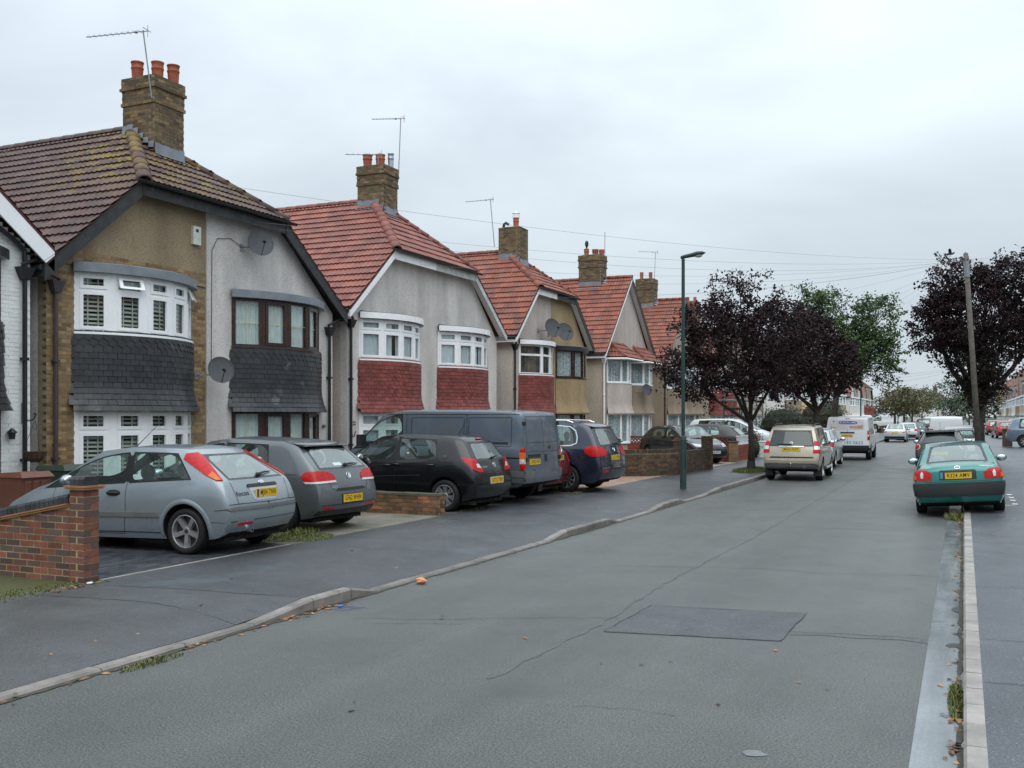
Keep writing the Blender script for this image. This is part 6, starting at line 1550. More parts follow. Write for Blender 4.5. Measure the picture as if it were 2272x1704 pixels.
# ---- champagne off-roader at the left kerb
c = Car('off_roader', 'champagne gold off-roader with dark rear glass parked at the left kerb by the purple tree', 'suv', -4.86, 32.3, 0, 91, GOLDP, glassm=CARGLD, wheel=('five', .23))
for sd_ in (1, -1):
    c.patch(('C', 14, sd_), [(-.17, .92), (.06, .92), (.075, 1.12), (.04, 1.30), (-.12, 1.30), (-.15, 1.12)], REDL, 'tail_light', off=.018); c.patch(('C', 14, sd_), [(-.14, 1.03), (.05, 1.03), (.05, 1.14), (-.13, 1.14)], CLEARL, 'reverse_lamp', off=.024); c.line(('C', 14, sd_), [(-.14, 1.235), (.05, 1.235)], .02)
    rl = MB(); pts_ = [c.ray('T', x_, sd_*.62)[0]+Vector((0, 0, .06 if 0 < i_ < 5 else .0)) for i_, x_ in enumerate((-.35, -.2, .5, 1.0, 1.4, 1.55))]; rl.tube(pts_, .02, 6); rl.build('roof_rail', TRIM, c.root)
c.plate('R', 0, 1.04, 'ME52 NZY', w=.56, h=.115, surround=SILVW); c.patch('R', [(-.40, 1.115), (.40, 1.115), (.39, 1.14), (-.39, 1.14)], CHROME, 'boot_trim', off=.02); c.badge('R', 0, 1.24, .045, ring='star')
c.patch('R', [(-.82, .60), (.82, .60), (.84, .70), (.80, .75), (-.80, .75), (-.84, .70)], GOLDP, 'rear_bumper', off=.05); c.line('R', [(-.78, .705), (.78, .705)], .05, mat('bumper_top', (.50, .46, .38), .4), 'bumper_step', .056); c.patch('R', [(-.70, .755), (.66, .755), (.66, .80), (-.70, .80)], TRIM, 'bumper_shadow_gap', off=.012)
c.patch('R', [(-.85, .42), (.85, .42), (.85, .56), (-.85, .56)], TRIMG, 'valance', off=.02); c.wiper((.02, 1.19), (.42, 1.20)); c.exhaust(-.42, .48, .04); c.mirror(2.02, 1.16, m=GOLDP)
c.root.scale = (.95, .95, .95)
tb_ = MB(); tb_.tube([(-1.0, 0, .50), (-1.04, 0, .50), (-1.05, 0, .56)], .02, 6); tb_.ellipsoid((-1.05, 0, .58), (.028, .028, .028), 8, 6); tb_.build('tow_ball', CHROME, c.root)
for sd_ in (1, -1):
    sb = MB(); sb.tube([(.5, sd_*.93, .40), (2.3, sd_*.93, .40)], .05, 8); sb.build('side_step', CHROME, c.root)
    fl = MB(); fl.box(-.46, -.44, min(sd_*.64, sd_*.9), max(sd_*.64, sd_*.9), .16, .5); fl.build('mud_flap', TRIM, c.root)
# ---- silver car hidden in front of it
c = Car('hatchback_car', 'silver hatchback mostly hidden in front of the champagne off-roader', 'golf', -5.30, 39.6, .05, 91, SILVP, lod=1, wheel=('ten', .21))
for sd_ in (1, -1): c.patch(('C', 22, sd_), [(-.30, .80), (.10, .80), (.12, .95), (-.25, .97)], REDL, 'tail_light', off=.012)
c.mirror(2.0, 1.0)
# ---- white lettered van at the left kerb
c = Car('panel_van', 'white panel van with a picture advert and phone number on its back doors', 'van', -4.85, 48.6, 0, 90.5, WHITEP, wheel=('steel', .20), cat='van')
c.patch('R', [(-.95, .44), (.95, .44), (.96, .68), (-.96, .68)], TRIM, 'rear_bumper', off=.035)
for sd_ in (1, -1): c.patch(('C', 20, sd_), [(-.06, .92), (.05, .92), (.05, 1.36), (-.05, 1.36)], REDL, 'tail_light', off=.016); c.patch(('C', 20, sd_), [(-.05, 1.08), (.045, 1.08), (.045, 1.18), (-.05, 1.18)], CLEARL, 'reverse_lamp', off=.02)
c.plate('R', .02, 1.12, 'YD58 VXJ', w=.50, h=.12); c.patch('R', [(-.32, 1.23), (.32, 1.23), (.30, 1.29), (-.30, 1.29)], TRIM, 'boot_handle', off=.02)
AD = mat('advert_sky', (.52, .58, .66), .4, .5, 3, col2=(.60, .50, .42))
c.patch('R', [(-.72, 1.40), (.74, 1.40), (.72, 1.86), (-.70, 1.86)], AD, 'advert_panel', off=.005)
c.patch('R', [(.40*math.cos(R(a))*(1 if abs(math.cos(R(a))) < 2 else 1)-.02, 1.715+.075*math.copysign(abs(math.sin(R(a)))**.4, math.sin(R(a)))) for a in range(0, 360, 20)], mat('advert_blue', (.03, .07, .33), .4), 'advert_banner', off=.009)
t_ = c.text('R', -.02, 1.715, 'ELECPLUMB', .12, PLW, 'advert_lettering', off=.016)
c.patch('R', [(.48, 1.55), (.60, 1.50), (.70, 1.52), (.72, 1.80), (.60, 1.84), (.52, 1.80), (.54, 1.68)], mat('advert_gull', (.70, .70, .66), .5, .3, 12), 'advert_bird', off=.009); c.patch('R', [(.575, 1.74), (.63, 1.74), (.63, 1.80), (.575, 1.80)], PLT, 'advert_eye', off=.012)
c.patch('R', [(.50, 1.46), (.72, 1.47), (.73, 1.54), (.52, 1.56)], mat('advert_orange', (.55, .28, .12), .5), 'advert_beak', off=.008); c.patch('R', [(-.65, 1.43), (-.10, 1.48), (-.08, 1.55), (-.40, 1.56), (-.68, 1.62)], mat('advert_hand', (.50, .30, .22), .5, .3, 9), 'advert_hand', off=.009)
c.text('R', -.12, .80, '00 193 0622', .20, mat('phone_blue', (.10, .28, .52), .5), 'phone_number', off=.008)
c.line('R', [(0, .70), (0, 1.40)], .008); c.patch('R', [(-.10, 1.885), (.10, 1.885), (.10, 1.905), (-.10, 1.905)], TRIM, 'brake_light', off=.01)
for sd_ in (1, -1):
    mb = MB(); mb.box(3.0, 3.12, min(sd_*1.0, sd_*1.2), max(sd_*1.0, sd_*1.2), 1.2, 1.42); mb.tube([(3.1, sd_*.93, 1.22), (3.06, sd_*1.08, 1.25)], .03, 6); mb.build('mirror', TRIM, c.root)
c.line('S', [(1.98, .36), (1.98, 1.92)], .012); c.line('S', [(.6, .4), (.6, 1.9)], .01)
# ---- jade green saloon straddling the right kerb
c = Car('saloon_car', 'jade green saloon with two wheels up on the right kerb', 'saloon', -.06, 22.25, .055, 90.5, GREENP, roll=-3.9, wheel=('steel', .19))
for sd_ in (1, -1):
    c.patch(('C', 10, sd_), [(-.32, .715), (.06, .715), (.07, .86), (-.05, .915), (-.22, .91), (-.33, .84)], REDL, 'tail_light', off=.014); c.patch(('C', 10, sd_), [(-.05, .735), (.045, .735), (.045, .81), (-.03, .82)], ORANGEL, 'indicator', off=.022)
    c.patch(('C', 10, sd_), [(-.165, .75), (-.125, .76), (-.115, .84), (-.145, .885), (-.175, .84)], CLEARL, 'reverse_lamp', off=.022); c.line(('C', 10, sd_), [(-.11, .72), (-.105, .91)], .010)
c.patch('R', [(-.33, .715), (.33, .715), (.33, .885), (.30, .90), (-.30, .90), (-.33, .885)], TRIM, 'plate_recess', off=.006); c.plate('R', -.01, .795, 'R324 AMV', w=.48, h=.12, dx=.004)
c.patch('R', [(.265, .74), (.315, .74), (.315, .86), (.265, .86)], mat('plate_teal', (.05, .22, .30), .4), 'plate_side', off=.012)
c.patch('R', [(-.80, .40), (.80, .40), (.82, .60), (.80, .655), (-.80, .655), (-.82, .60)], mat('bumper_dark', (.028, .032, .034), .55, .2, 3), 'rear_bumper', off=.03); c.patch('R', [(-.78, .28), (.78, .28), (.80, .40), (-.80, .40)], GREENP, 'valance', off=.012)
for s_ in (1, -1): c.patch('L' if s_ > 0 else 'S', [(-.96, .42), (-.44, .42), (-.42, .63), (-.96, .64)], mat('bumper_dark', (.028, .032, .034), .55), 'bumper_end', off=.016)
c.badge('R', 0, .945, .04, ring='t', sx=1.4); c.text('R', .56, .95, 'TOYOTA', .038, CHROME, 'maker_lettering'); c.text('R', -.52, .955, 'COROLLA GS', .038, CHROME, 'model_lettering')
c.line('R', [(.62, .97), (.60, .68), (-.60, .68), (-.62, .97)], .008); c.mirror(1.85, .95, m=GREENP)
for yy_ in (.35, -.35):
    hb = MB(); hb.ellipsoid((.05, yy_, 1.06), (.05, .13, .10), 12, 8); hb.build('head_restraint', mat('grey_fabric', (.16, .17, .17), .9), c.root)
# ---- charcoal hatch with round lamps ahead of it
c = Car('hatchback_car', 'charcoal hatchback with round red tail lamps ahead of the green saloon', 'mito', -.72, 38.6, .04, 89, DARKP, wheel=('five', .215), roll=-2, glassm=CARGLD)
for sd_ in (1, -1):
    c.patch(('C', 30, sd_), [(-.02+.105*math.cos(R(a)), .90+.105*math.sin(R(a))) for a in range(0, 360, 24)], SILVP, 'lamp_ring', off=.012); c.patch(('C', 30, sd_), [(-.02+.08*math.cos(R(a)), .90+.08*math.sin(R(a))) for a in range(0, 360, 24)], REDL, 'tail_light', off=.022)
c.plate('R', 0, .66, 'KN59 UDS'); c.mirror(2.0, .98, m=BLUEP); c.aerial(.35, 0, .35, 60)
sp_ = MB(); sp_.prism([(-.26, 1.39), (-.22, 1.37), (.10, 1.43), (.10, 1.45)], -.5, .5, lambda a, b_, d: (a, d, b_+.02)); sp_.build('spoiler', TRIM, c.root)
c.patch('R', [(-.7, .30), (.7, .30), (.7, .42), (-.7, .42)], TRIM, 'valance', off=.01)
# ---- the rest of the queue, further off
def simple(kind, label, x, y, head, p, nm='hatchback_car', cat='car', z=0, gl=None, plate=True, lights=True, group='vehicles parked along the street'):
    c = Car(nm, label, kind, x, y, z, head, p, lod=0, wheel=('six', .2), cat=cat, group=group, glassm=gl)
    S = c.S; z4 = S['rear'][0][4]; z3 = S['rear'][0][3]
    if lights:
        for sd_ in (1, -1): c.patch(('C', 25, sd_), [(-.22, z3-.02), (.08, z3-.02), (.10, z4-.06), (-.18, z4-.04)], REDL, 'tail_light', off=.015, res=.08)
        for sd_ in (1, -1):
            zf = S['front'][0][4]; c.patch('F', [(sd_*.40, zf-.10), (sd_*.62, zf-.08), (sd_*.64, zf+.02), (sd_*.42, zf)], CLEARL, 'headlamp', off=.012, res=.08)
        c.patch('F', [(-.5, S['zs']+.1), (.5, S['zs']+.1), (.46, S['zs']+.24), (-.46, S['zs']+.24)], TRIM, 'grille', off=.01, res=.1)
        c.patch('R', [(-.7, S['zs']+.12), (.7, S['zs']+.12), (.7, S['zs']+.26), (-.7, S['zs']+.26)], TRIM, 'valance', off=.01, res=.12)
    if plate:
        b = MB(); h = c.ray('R', 0, .72 if kind != 'van' else 1.1)[0]; b.box(h.x-.012, h.x+.02, -.26, .26, h.z-.06, h.z+.06); b.build('number_plate', PLY, c.root)
        b = MB(); h = c.ray('F', 0, .5)[0]; b.box(h.x-.02, h.x+.012, -.26, .26, h.z-.05, h.z+.05); b.build('number_plate', PLW, c.root)
    c.mirror(S['st'][5][0]+.1, S['st'][5][2]+.06, m=TRIM); return c
simple('saloon', 'pale silver saloon with red lights parked beyond the white lettered van', -4.85, 83.0, 90, SILVW, 'saloon_car')
simple('golf', 'silver hatchback just ahead of the pale silver saloon', -4.35, 90.5, 90, SILVP)
simple('golf', 'black hatchback facing the camera in the middle of the road', -4.1, 105.0, -90, BLACKC)
simple('mpv', 'dark people carrier behind the oncoming black hatchback', -4.3, 128.0, 90, DARKP, 'people_carrier')
simple('van', 'white van at the kerb in the far middle distance', -3.7, 139.0, 90, WHITEP, 'panel_van', 'van')
simple('corsa', 'dark maroon car nose-in on a drive left of the pale silver saloon', -9.2, 98.0, 178, REDP, z=ZB, group='cars parked on the front drives')
simple('suv', 'black off-roader on a drive left of the pale silver saloon', -8.9, 94.0, 176, BLACKC, 'off_roader', z=ZB, group='cars parked on the front drives')
simple('van', 'white van on a drive behind the black off-roader', -9.5, 109.0, 182, WHITEP, 'panel_van', 'van', z=ZB)
simple('van', 'white van on a drive beneath the orange street trees', -9.2, 160.0, 180, WHITEP, 'panel_van', 'van', z=ZB)
simple('golf', 'silver grey hatchback in front of the charcoal one on the right', -.15, 47.8, 90, SILVP, z=.05)
simple('corsa', 'black hatchback with roof spoiler third in line on the right kerb', -.05, 55.5, 90, BLACKC, z=.05)
simple('van', 'white van last in line on the right kerb', -.95, 66.0, 90, WHITEP, 'panel_van', 'van')
simple('suv', 'steel blue off-roader on a drive at the right edge', 3.35, 67.4, -4, BLUEP, 'off_roader', z=.14, group='cars parked on the front drives')
simple('golf', 'bright red hatchback on a drive behind the blue off-roader', 3.35, 94.5, 96, REDB, z=.14, group='cars parked on the front drives')
simple('corsa', 'small red car at the pavement beside the bright red hatchback', 2.9, 111.0, 92, REDB, z=.14, group='cars parked on the front drives')
for k_, (x_, y_, p_, lb_) in enumerate([(-4.4, 168, SILVP, 'silver car far down the left kerb'), (-1.0, 150, SILVW, 'pale car far down the right kerb'), (-4.3, 190, DARKP, 'dark car far down the left kerb'), (-.8, 182, REDP, 'maroon car far down the right kerb'), (6.6, 120, WHITEP, 'white car on a right side drive'), (7.0, 140, SILVW, 'pale grey car on a right side drive beyond the white one'), (-1.0, 230, DARKP, 'dark car at the far end of the street')]):
    simple('golf' if k_ % 2 else 'corsa', lb_, x_, y_, 90 if abs(x_) < 5.5 else 175, p_, z=0 if abs(x_) < 5.5 else .14)
# ================================================================== GARDEN WALLS
REDBR = mat('garden_brick', (0.225, 0.078, 0.052), 0.75, 0.3, 9, rand=0.26, fine=.2, fscale=90, alt_col=((0.10, 0.062, 0.055), .55), bump=.3)
BROWNBR = mat('brown_wall_brick', (0.125, 0.070, 0.042), 0.8, 0.35, 5, rand=0.32, fine=.25, alt_col=((0.055, 0.04, 0.03), .55), bump=.3, stain=[(2.2, .58, (.055, .05, .03), None, 0)])
ORBR = mat('orange_wall_brick', (0.25, 0.115, 0.055), 0.8, 0.35, 5, rand=0.32, fine=.25, alt_col=((0.11, 0.065, 0.035), .55), stain=[(3, .55, (.07, .06, .03), None, 0)])
BLUEBR = mat('blue_coping_brick', (0.045, 0.046, 0.052), 0.45, .3, 8, rand=.25, fine=.15)
CREAS = mat('creasing_tile', (0.33, 0.16, 0.075), 0.7, .25, 6, rand=.2)
MORT_Y = mat('mortar_yellow', (0.36, 0.30, 0.16), .85, .25, 9, fine=.2)
COPE = mat('mossy_coping', (0.11, 0.095, 0.075), .8, .4, 5, stain=[(5, .5, (.07, .085, .03), None, 0)])

g1 = thing('garden_wall', 'tall red brick side wall with sloping blue brick coping and square end pillar', 'garden wall', (-9.0, 8.2, ZB))
def loc(o, v): return Vector(v)-o.location
X0, X1, YF, YB_ = -13.2, -9.15, 8.08, 8.29
def topz(x): return max(.64, .985+.185*(x-X1))
mb = MB()
for a, c in ((X0, -11.05), (-11.05, X1)):
    mb.prism([(a, 0-.05), (c, -.05), (c, topz(c)-ZB), (a, topz(a)-ZB)], YF+.004-8.2, YB_-.004-8.2, lambda p, q, d: (p+9.0, d, q))
wl_ = mb.build('wall', MORT_Y, g1)
its = brick_panel((X0+9.0, YF-8.2, -.02), (1, 0, 0), (0, -1, 0), X1-X0, .86, REDBR, lambda u, v: v-.015 < topz(X0+u)-ZB, proud=.0)
pieces('brick', its, wl_, REDBR, 260, 'bricks')
pm = MB(); pm.box(-.139, .069, YF+.003-8.2, YB_-.003-8.2, -.05, 1.03); pl = pm.build('pillar', MORT_Y, g1)
its = brick_panel((-9.15+9, YF-8.2, -.02), (1, 0, 0), (0, -1, 0), .23, 1.04, REDBR, proud=.0)+brick_panel((-8.92+9, YF-8.2, -.02), (0, 1, 0), (1, 0, 0), .21, 1.04, REDBR, proud=.0)
its = []
for r in range(14):
    z = .0175+r*.075
    if r % 2: its += [(brick_mesh(REDBR), frame_mat(Vector((-.035, YF-8.2+.05, z)), Vector((1.04, 0, 0)), Vector((0, 1, 0)), Vector((0, 0, 1)))), (brick_mesh(REDBR), frame_mat(Vector((-.035, YB_-8.2-.05, z)), Vector((1.04, 0, 0)), Vector((0, 1, 0)), Vector((0, 0, 1))))]
    else: its += [(brick_mesh(REDBR), frame_mat(Vector((.030, -.015, z)), Vector((0, 1, 0)), Vector((-1, 0, 0)), Vector((0, 0, 1)))), (brick_mesh(REDBR), frame_mat(Vector((-.10, -.015, z)), Vector((0, 1, 0)), Vector((-1, 0, 0)), Vector((0, 0, 1))))]
pieces('brick', its, pl, REDBR, 60, 'bricks')
cm = MB(); cm.box(-.18, .115, YF-8.235, YB_-8.165, 1.035, 1.055); cm.box(-.19, .125, YF-8.245, YB_-8.155, 1.058, 1.078); cm.build('creasing_tile', CREAS, pl)
def cope_brick(M, par, l=.225):
    b = MB(); w_ = .034; pr = [(-l/2, 0), (-l/2, .07), (-l/2+.03, .10), (l/2-.03, .10), (l/2, .07), (l/2, 0)]
    b.prism(pr, -w_, w_, lambda a, c, d: (d, a, c)); link('coping_brick', cope_cache.setdefault(l, b.mesh('coping_brick', [BLUEBR])), par, mat4=M)
cope_cache = {}
for i in range(3): cope_brick(Matrix.Translation((-.135+.073*i*1.0+.03, -.015, 1.08)), pl)
cm = MB()
for k in range(2):
    for a, c in ((X0, -11.05), (-11.05, X1-.005)):
        o_ = .03+.012*k; zz = k*.022
        cm.prism([(a, topz(a)-ZB+.002+zz), (c, topz(c)-ZB+.002+zz), (c, topz(c)-ZB+.020+zz), (a, topz(a)-ZB+.020+zz)], YF-o_-8.2, YB_+o_-8.2, lambda p, q, d: (p+9.0, d, q))
cm.build('creasing_tile', CREAS, g1)
x = X1-.045
while x > X0:
    an = math.atan(.185) if x > -11.05 else 0
    cope_brick(Matrix.Translation((x+9, -.015, topz(x)-ZB+.046)) @ Matrix.Rotation(-an, 4, 'Y'), g1); x -= .0745

g2 = thing('garden_wall', 'low mossy brick wall end between the grey hatchback and the black hatchback', 'garden wall', (-9.0, 16.4, ZB))
mb = MB(); mb.box(-4.2, .09, -.095, .095, -.05, .36); wl_ = mb.build('wall', MORTARD, g2)
its = brick_panel((-4.2, -.1, -.01), (1, 0, 0), (0, -1, 0), 4.3, .37, ORBR, proud=.004)+brick_panel((.1, -.1, -.01), (0, 1, 0), (1, 0, 0), .2, .37, ORBR, proud=.004)
pieces('brick', its, wl_, ORBR, 300, 'bricks')
x = .1
while x > -4.1: b = MB(); b.box(x-.435, x, -.115, .115, .362, .405+rnd.uniform(-.004, .004)); b.build('coping_slab', COPE, g2); x -= .44

g3 = thing('garden_wall', 'long brown brick wall with three pillars behind the lamp post', 'garden wall', (-8.5, 31.5, ZB))
O3 = Vector((-8.5, 31.5, 0)); path = [(-13.5, 29.15), (-9.75, 29.3), (-8.95, 29.72), (-8.42, 30.6), (-8.28, 31.4), (-8.2, 34.6)]
its = []; mb = MB()
for (ax_, ay), (bx_, by) in zip(path, path[1:]):
    A, B = Vector((ax_, ay, 0))-O3, Vector((bx_, by, 0))-O3; e = (B-A); L = e.length; e.normalize(); nn = Vector((e.y, -e.x, 0)); hh = .80 if ay < 31.3 else .70
    mb.prism([(0, -.05), (L, -.05), (L, hh-.02), (0, hh-.02)], -.2, -.012, lambda p, q, d, A=A, e=e, nn=nn: tuple(A+e*p+nn*d+Vector((0, 0, q))))
    its += brick_panel(A, e, nn, L, hh-.09, BROWNBR, proud=.0)
    k = int(L/.0745)
    for i in range(k): its.append((brick_mesh(BROWNBR), frame_mat(A+e*((i+.5)*L/k)-nn*.1+Vector((0, 0, hh-.03)), nn, Vector((0, 0, 1)), e)))
wl_ = mb.build('wall', MORTARD, g3)
pieces('brick', its, wl_, BROWNBR, 300, 'bricks')
for px_, py_ in ((-9.85, 29.25), (-8.33, 31.35), (-8.25, 34.75)):
    p = Vector((px_, py_, 0))-O3; b = MB(); b.box(p.x-.16, p.x+.16, p.y-.16, p.y+.16, -.05, 1.06); po = b.build('pillar', MORTARD, g3); its = []
    for oo, U, Wn in (((-.17, -.17), (1, 0, 0), (0, -1, 0)), ((.17, -.17), (0, 1, 0), (1, 0, 0)), ((-.17, .17), (0, -1, 0), (-1, 0, 0))): its += brick_panel(p+Vector((oo[0], oo[1], 0)), U, Wn, .34, 1.05, BROWNBR, proud=.004)
    pieces('brick', its, po, BROWNBR, 100, 'bricks'); b = MB(); b.box(p.x-.21, p.x+.21, p.y-.21, p.y+.21, 1.06, 1.10); b.box(p.x-.17, p.x+.17, p.y-.17, p.y+.17, 1.102, 1.16); b.build('cap', BROWNBR, po)

g4 = thing('garden_wall', 'red block wall with white trellis on top beside the purple tree', 'garden wall', (-8.6, 42.6, ZB))
REDBLK = mat('red_block', (0.25, 0.055, 0.035), .7, .2, 4, rand=.12, fine=.15)
b = MB(); b.box(-.1, .05, -1.7, 2.1, -.05, .66); b.box(-4.5, -.11, -1.85, -1.7, -.05, .66); wl_ = b.build('wall', mat('red_joint', (.10, .03, .022), .8), g4)
for r in range(4):
    y = -1.7
    while y < 2.05: bb = MB(); bb.box(-.11, .062, y+.008, min(2.1, y+.44)-.004, r*.165+.004, r*.165+.155); bb.build('block', REDBLK, wl_); y += .44
    x = -.12
    while x > -4.3: bb = MB(); bb.box(x-.432, x, -1.862, -1.69, r*.165+.004, r*.165+.155); bb.build('block', REDBLK, wl_); x -= .44
def trellis(o, e, L, z0, z1, name, m, par):
    o, e = Vector(o), Vector(e); n = Vector((e.y, -e.x, 0)); b = MB(); H = z1-z0; s = -H
    while s < L:
        for d0, sg in ((0.0, 1), (.012, -1)):
            a0, a1 = max(0, s), min(L, s+H)
            if a1-a0 > .03:
                za, zb = z0+(a0-s), z0+(a1-s)
                if sg < 0: za, zb = z1-(a0-s), z1-(a1-s)
                A, B = o+e*a0+Vector((0, 0, za))+n*d0, o+e*a1+Vector((0, 0, zb))+n*d0; t = (B-A).normalized(); up = n.cross(t)*.026
                b.add([A-up, B-up, B+up, A+up, A-up+n*.01, B-up+n*.01, B+up+n*.01, A+up+n*.01], [(0, 3, 2, 1), (4, 5, 6, 7), (0, 1, 5, 4), (2, 3, 7, 6)])
        s += .15
    for zz in (z0-.02, z1-.02):
        A, B = o+e*0+Vector((0, 0, zz)), o+e*L+Vector((0, 0, zz)); h = Vector((0, 0, .045)); b.add([A-n*.01, B-n*.01, B-n*.01+h, A-n*.01+h, A+n*.035, B+n*.035, B+n*.035+h, A+n*.035+h], [(0, 3, 2, 1), (4, 5, 6, 7), (0, 1, 5, 4), (2, 3, 7, 6), (0, 4, 7, 3), (1, 2, 6, 5)])
    return b.build(name, m, par)
trellis((0, -1.2, 0), (0, 1, 0), 2.4, .68, 1.02, 'trellis', WHITE, g4)
trellis((-4.4, -1.78, 0), (1, 0, 0), 4.2, .68, 1.0, 'trellis', mat('brown_trellis', (.17, .055, .035), .7), g4)
g5 = thing('gate_pillar', 'short buff stone gate pillar at the near end of the red block wall', 'pillar', (-8.55, 40.6, ZB))
for r in range(5): b = MB(); b.box(-.17+rnd.uniform(0, .015), .17-rnd.uniform(0, .015), -.17, .17, r*.16+.004, r*.16+.155); b.build('stone', mat('buff_stone', (.30, .19, .10), .8, .3, 5, rand=.25), g5)
b = MB(); b.box(-.2, .2, -.2, .2, .802, .85); b.build('cap', COPE, g5)
cab = thing('utility_cabinet', 'white utility cabinet at the back of the pavement behind the purple tree', 'cabinet', (-8.25, 45.8, ZB))
b = MB(); b.box(-.2, .2, -.32, .32, 0, .70); b.build('box', PALEW, cab); b = MB(); b.box(-.23, .23, -.35, .35, .702, .74); b.build('lid', WHITE, cab); b = MB(); b.box(.2, .212, -.28, .28, .06, .66); b.build('door', WHITE, cab)
gp = thing('gate_pillar', 'dark brick gate pillar in front of the steel blue off-roader', 'pillar', (2.50, 69.6, .12))
b = MB(); b.box(-.28, .28, -.25, .25, 0, 1.05); b.build('shaft', BROWNBR, gp); b = MB(); b.box(-.33, .33, -.3, .3, 1.052, 1.12); b.build('cap', COPE, gp)
for (ya, yb, lb) in ((114, 150, 'low brick wall along the right pavement far beyond the red cars'),):
    t = thing('garden_wall', lb, 'garden wall', (3.3, ya, .12)); b = MB(); b.box(-.1, .1, 0, yb-ya, 0, .6); b.build('wall', BROWNBR, t); b = MB(); b.box(-.14, .14, -.02, yb-ya, .602, .65); b.build('coping', COPE, t)
for (ya, yb, lb) in ((56.0, 62.0, 'low rendered wall under the round hedge'), (66.5, 72.5, 'low brick wall behind the champagne off-roader and white van'), (76.5, 83.0, 'low brick wall under the creeper'), (118, 128, 'low brick wall beyond the parked white vans')):
    t = thing('garden_wall', lb, 'garden wall', (-8.5, ya, ZB)); b = MB(); b.box(-.1, .1, 0, yb-ya, 0, .75); b.build('wall', BROWNBR, t); b = MB(); b.box(-.14, .14, -.02, yb-ya, .752, .80); b.build('coping', COPE, t)

# ================================================================== DISHES, AERIALS, SMALL FIXTURES
DISHM = mat('dish_grey', (0.085, 0.092, 0.10), .7, .15, 8, spec=.2)
GALV = mat('galvanised', (0.30, 0.31, 0.33), .45, .2, 8, metal=.5)
def dish(label, p, wall_x, r=.30, nrm=(.72, -.52, .30), cable=None):
    t = thing('satellite_dish', label, 'satellite dish', p, 0, 'satellite dishes on the house fronts'); Zn = Vector(nrm).normalized(); X = Vector((0, 0, 1)).cross(Zn).normalized(); Y = Zn.cross(X)
    M = frame_mat(Vector((0, 0, 0)), X, Y, Zn); b = MB(); pr = [(r*i/6, .20*r*(i/6)**2-.2*r) for i in range(1, 7)]
    pr = [(.001, -.2*r)]+pr+[(r*1.02, .008)]+[(r*i/6, .20*r*(i/6)**2-.2*r-.012) for i in range(6, 0, -1)]
    b.lathe(pr, 28, M @ Matrix.Diagonal((1.0, 1.08, 1, 1))); b.build('dish', DISHM, t, smooth=True)
    a = MB(); e = Zn*(r*1.15)-Y*r*.45; a.tube([-Y*r-Zn*.02, -Y*r*.9+Zn*.1*r, e], .011, 6); a.build('arm', DISHM, t)
    l = MB(); l.tube([e-Zn*.02, e-Zn*.10+Y*.04], [.03, .035], 8); l.ellipsoid(e, (.035, .035, .04), 8, 6); l.build('receiver', BLACKP, t)
    k = MB(); w = Vector((wall_x-p[0], -.22, -.12)); k.tube([-Zn*(.2*r+.01), -Zn*.12-Y*.05, w+Vector((.08, 0, 0)), w], .018, 6); k.box(w.x, w.x+.012, w.y-.06, w.y+.06, w.z-.09, w.z+.09); k.build('bracket', GALV, t)
    if cable: c_ = MB(); c_.tube([w+Vector((.02, 0, 0))]+[Vector(q)-Vector(p) for q in cable], .007, 5); c_.build('cable', BLACKP, t)
dish('grey satellite dish high on the pebbledashed gable above the brown framed bay', (-14.92, 18.62, 6.05), -15.295, cable=[(-15.28, 18.0, 6.08), (-15.28, 17.55, 6.0), (-15.28, 17.38, 5.7), (-15.28, 17.36, 3.2)])
dish('grey satellite dish between the two black slate bay aprons', (-14.80, 17.12, 3.02), -15.29, r=.28)
dish('larger dish standing above the white bay window of the pinkish house', (-14.75, 36.3, 5.50), -15.295, r=.36)
dish('second dish just right of the larger one on the mustard gable', (-14.65, 37.35, 5.42), -15.295, r=.36, nrm=(.6, -.5, .3))
dish('dark dish on the taupe bay apron of the pointed gable house', (-14.5, 48.3, 3.35), -15.29, r=.28)
def yagi(label, base, top, L, dirx=(-1, 0, .0), n=9, el=.16):
    t = thing('tv_aerial', label, 'aerial', base, 0, 'television aerials on the chimneys'); b0, tp = Vector((0, 0, 0)), Vector(top)-Vector(base); m = MB(); m.tube([b0, tp], .016, 6); m.build('mast', GALV, t)
    if L:
        d = Vector(dirx).normalized(); s = Vector((0, 0, 1)).cross(d).normalized(); b = MB(); b.tube([tp-d*.15+Vector((0, 0, -.03)), tp+d*L+Vector((0, 0, -.03))], .011, 5)
        b.build('boom', GALV, t); q = MB()
        for i in range(n): c = tp+d*(L*(i+.5)/n)+Vector((0, 0, -.03)); h = el*(1-.4*i/n)*.6; up = Vector((0, 0, 1)); q.tube([c-s*h-up*.0, c+s*h], .006, 4); q.tube([c, c+up*.05], .005, 4)
        q.tube([tp-d*.12+Vector((0, 0, -.16)), tp-d*.12+Vector((0, 0, .10))], .010, 4); q.tube([tp-d*.10+s*.15, tp-d*.10-s*.15], .008, 4); q.ellipsoid(tp+d*.18+Vector((0, 0, -.03)), (.05, .03, .03), 8, 6); q.build('element', GALV, t)
yagi('long television aerial on the tall chimney of the mossy roof', (-16.58, 16.9, 9.15), (-16.66, 16.72, 10.62), 1.5, (-1, -.15, .02), 10)
yagi('television aerial on a tall mast behind the red roof chimney', (-16.75, 27.85, 9.7), (-16.72, 27.95, 11.75), 1.05, (-1, -.1, .08))
yagi('short aerial arm in front of the pots of the red roof chimney', (-16.95, 26.95, 10.0), (-16.95, 26.92, 10.35), 1.1, (-1, -.25, .06), 6)
yagi('television aerial left of the stack with the white cowl', (-17.6, 36.9, 9.0), (-17.72, 36.75, 10.95), 1.1, (-1, -.1, -.02))
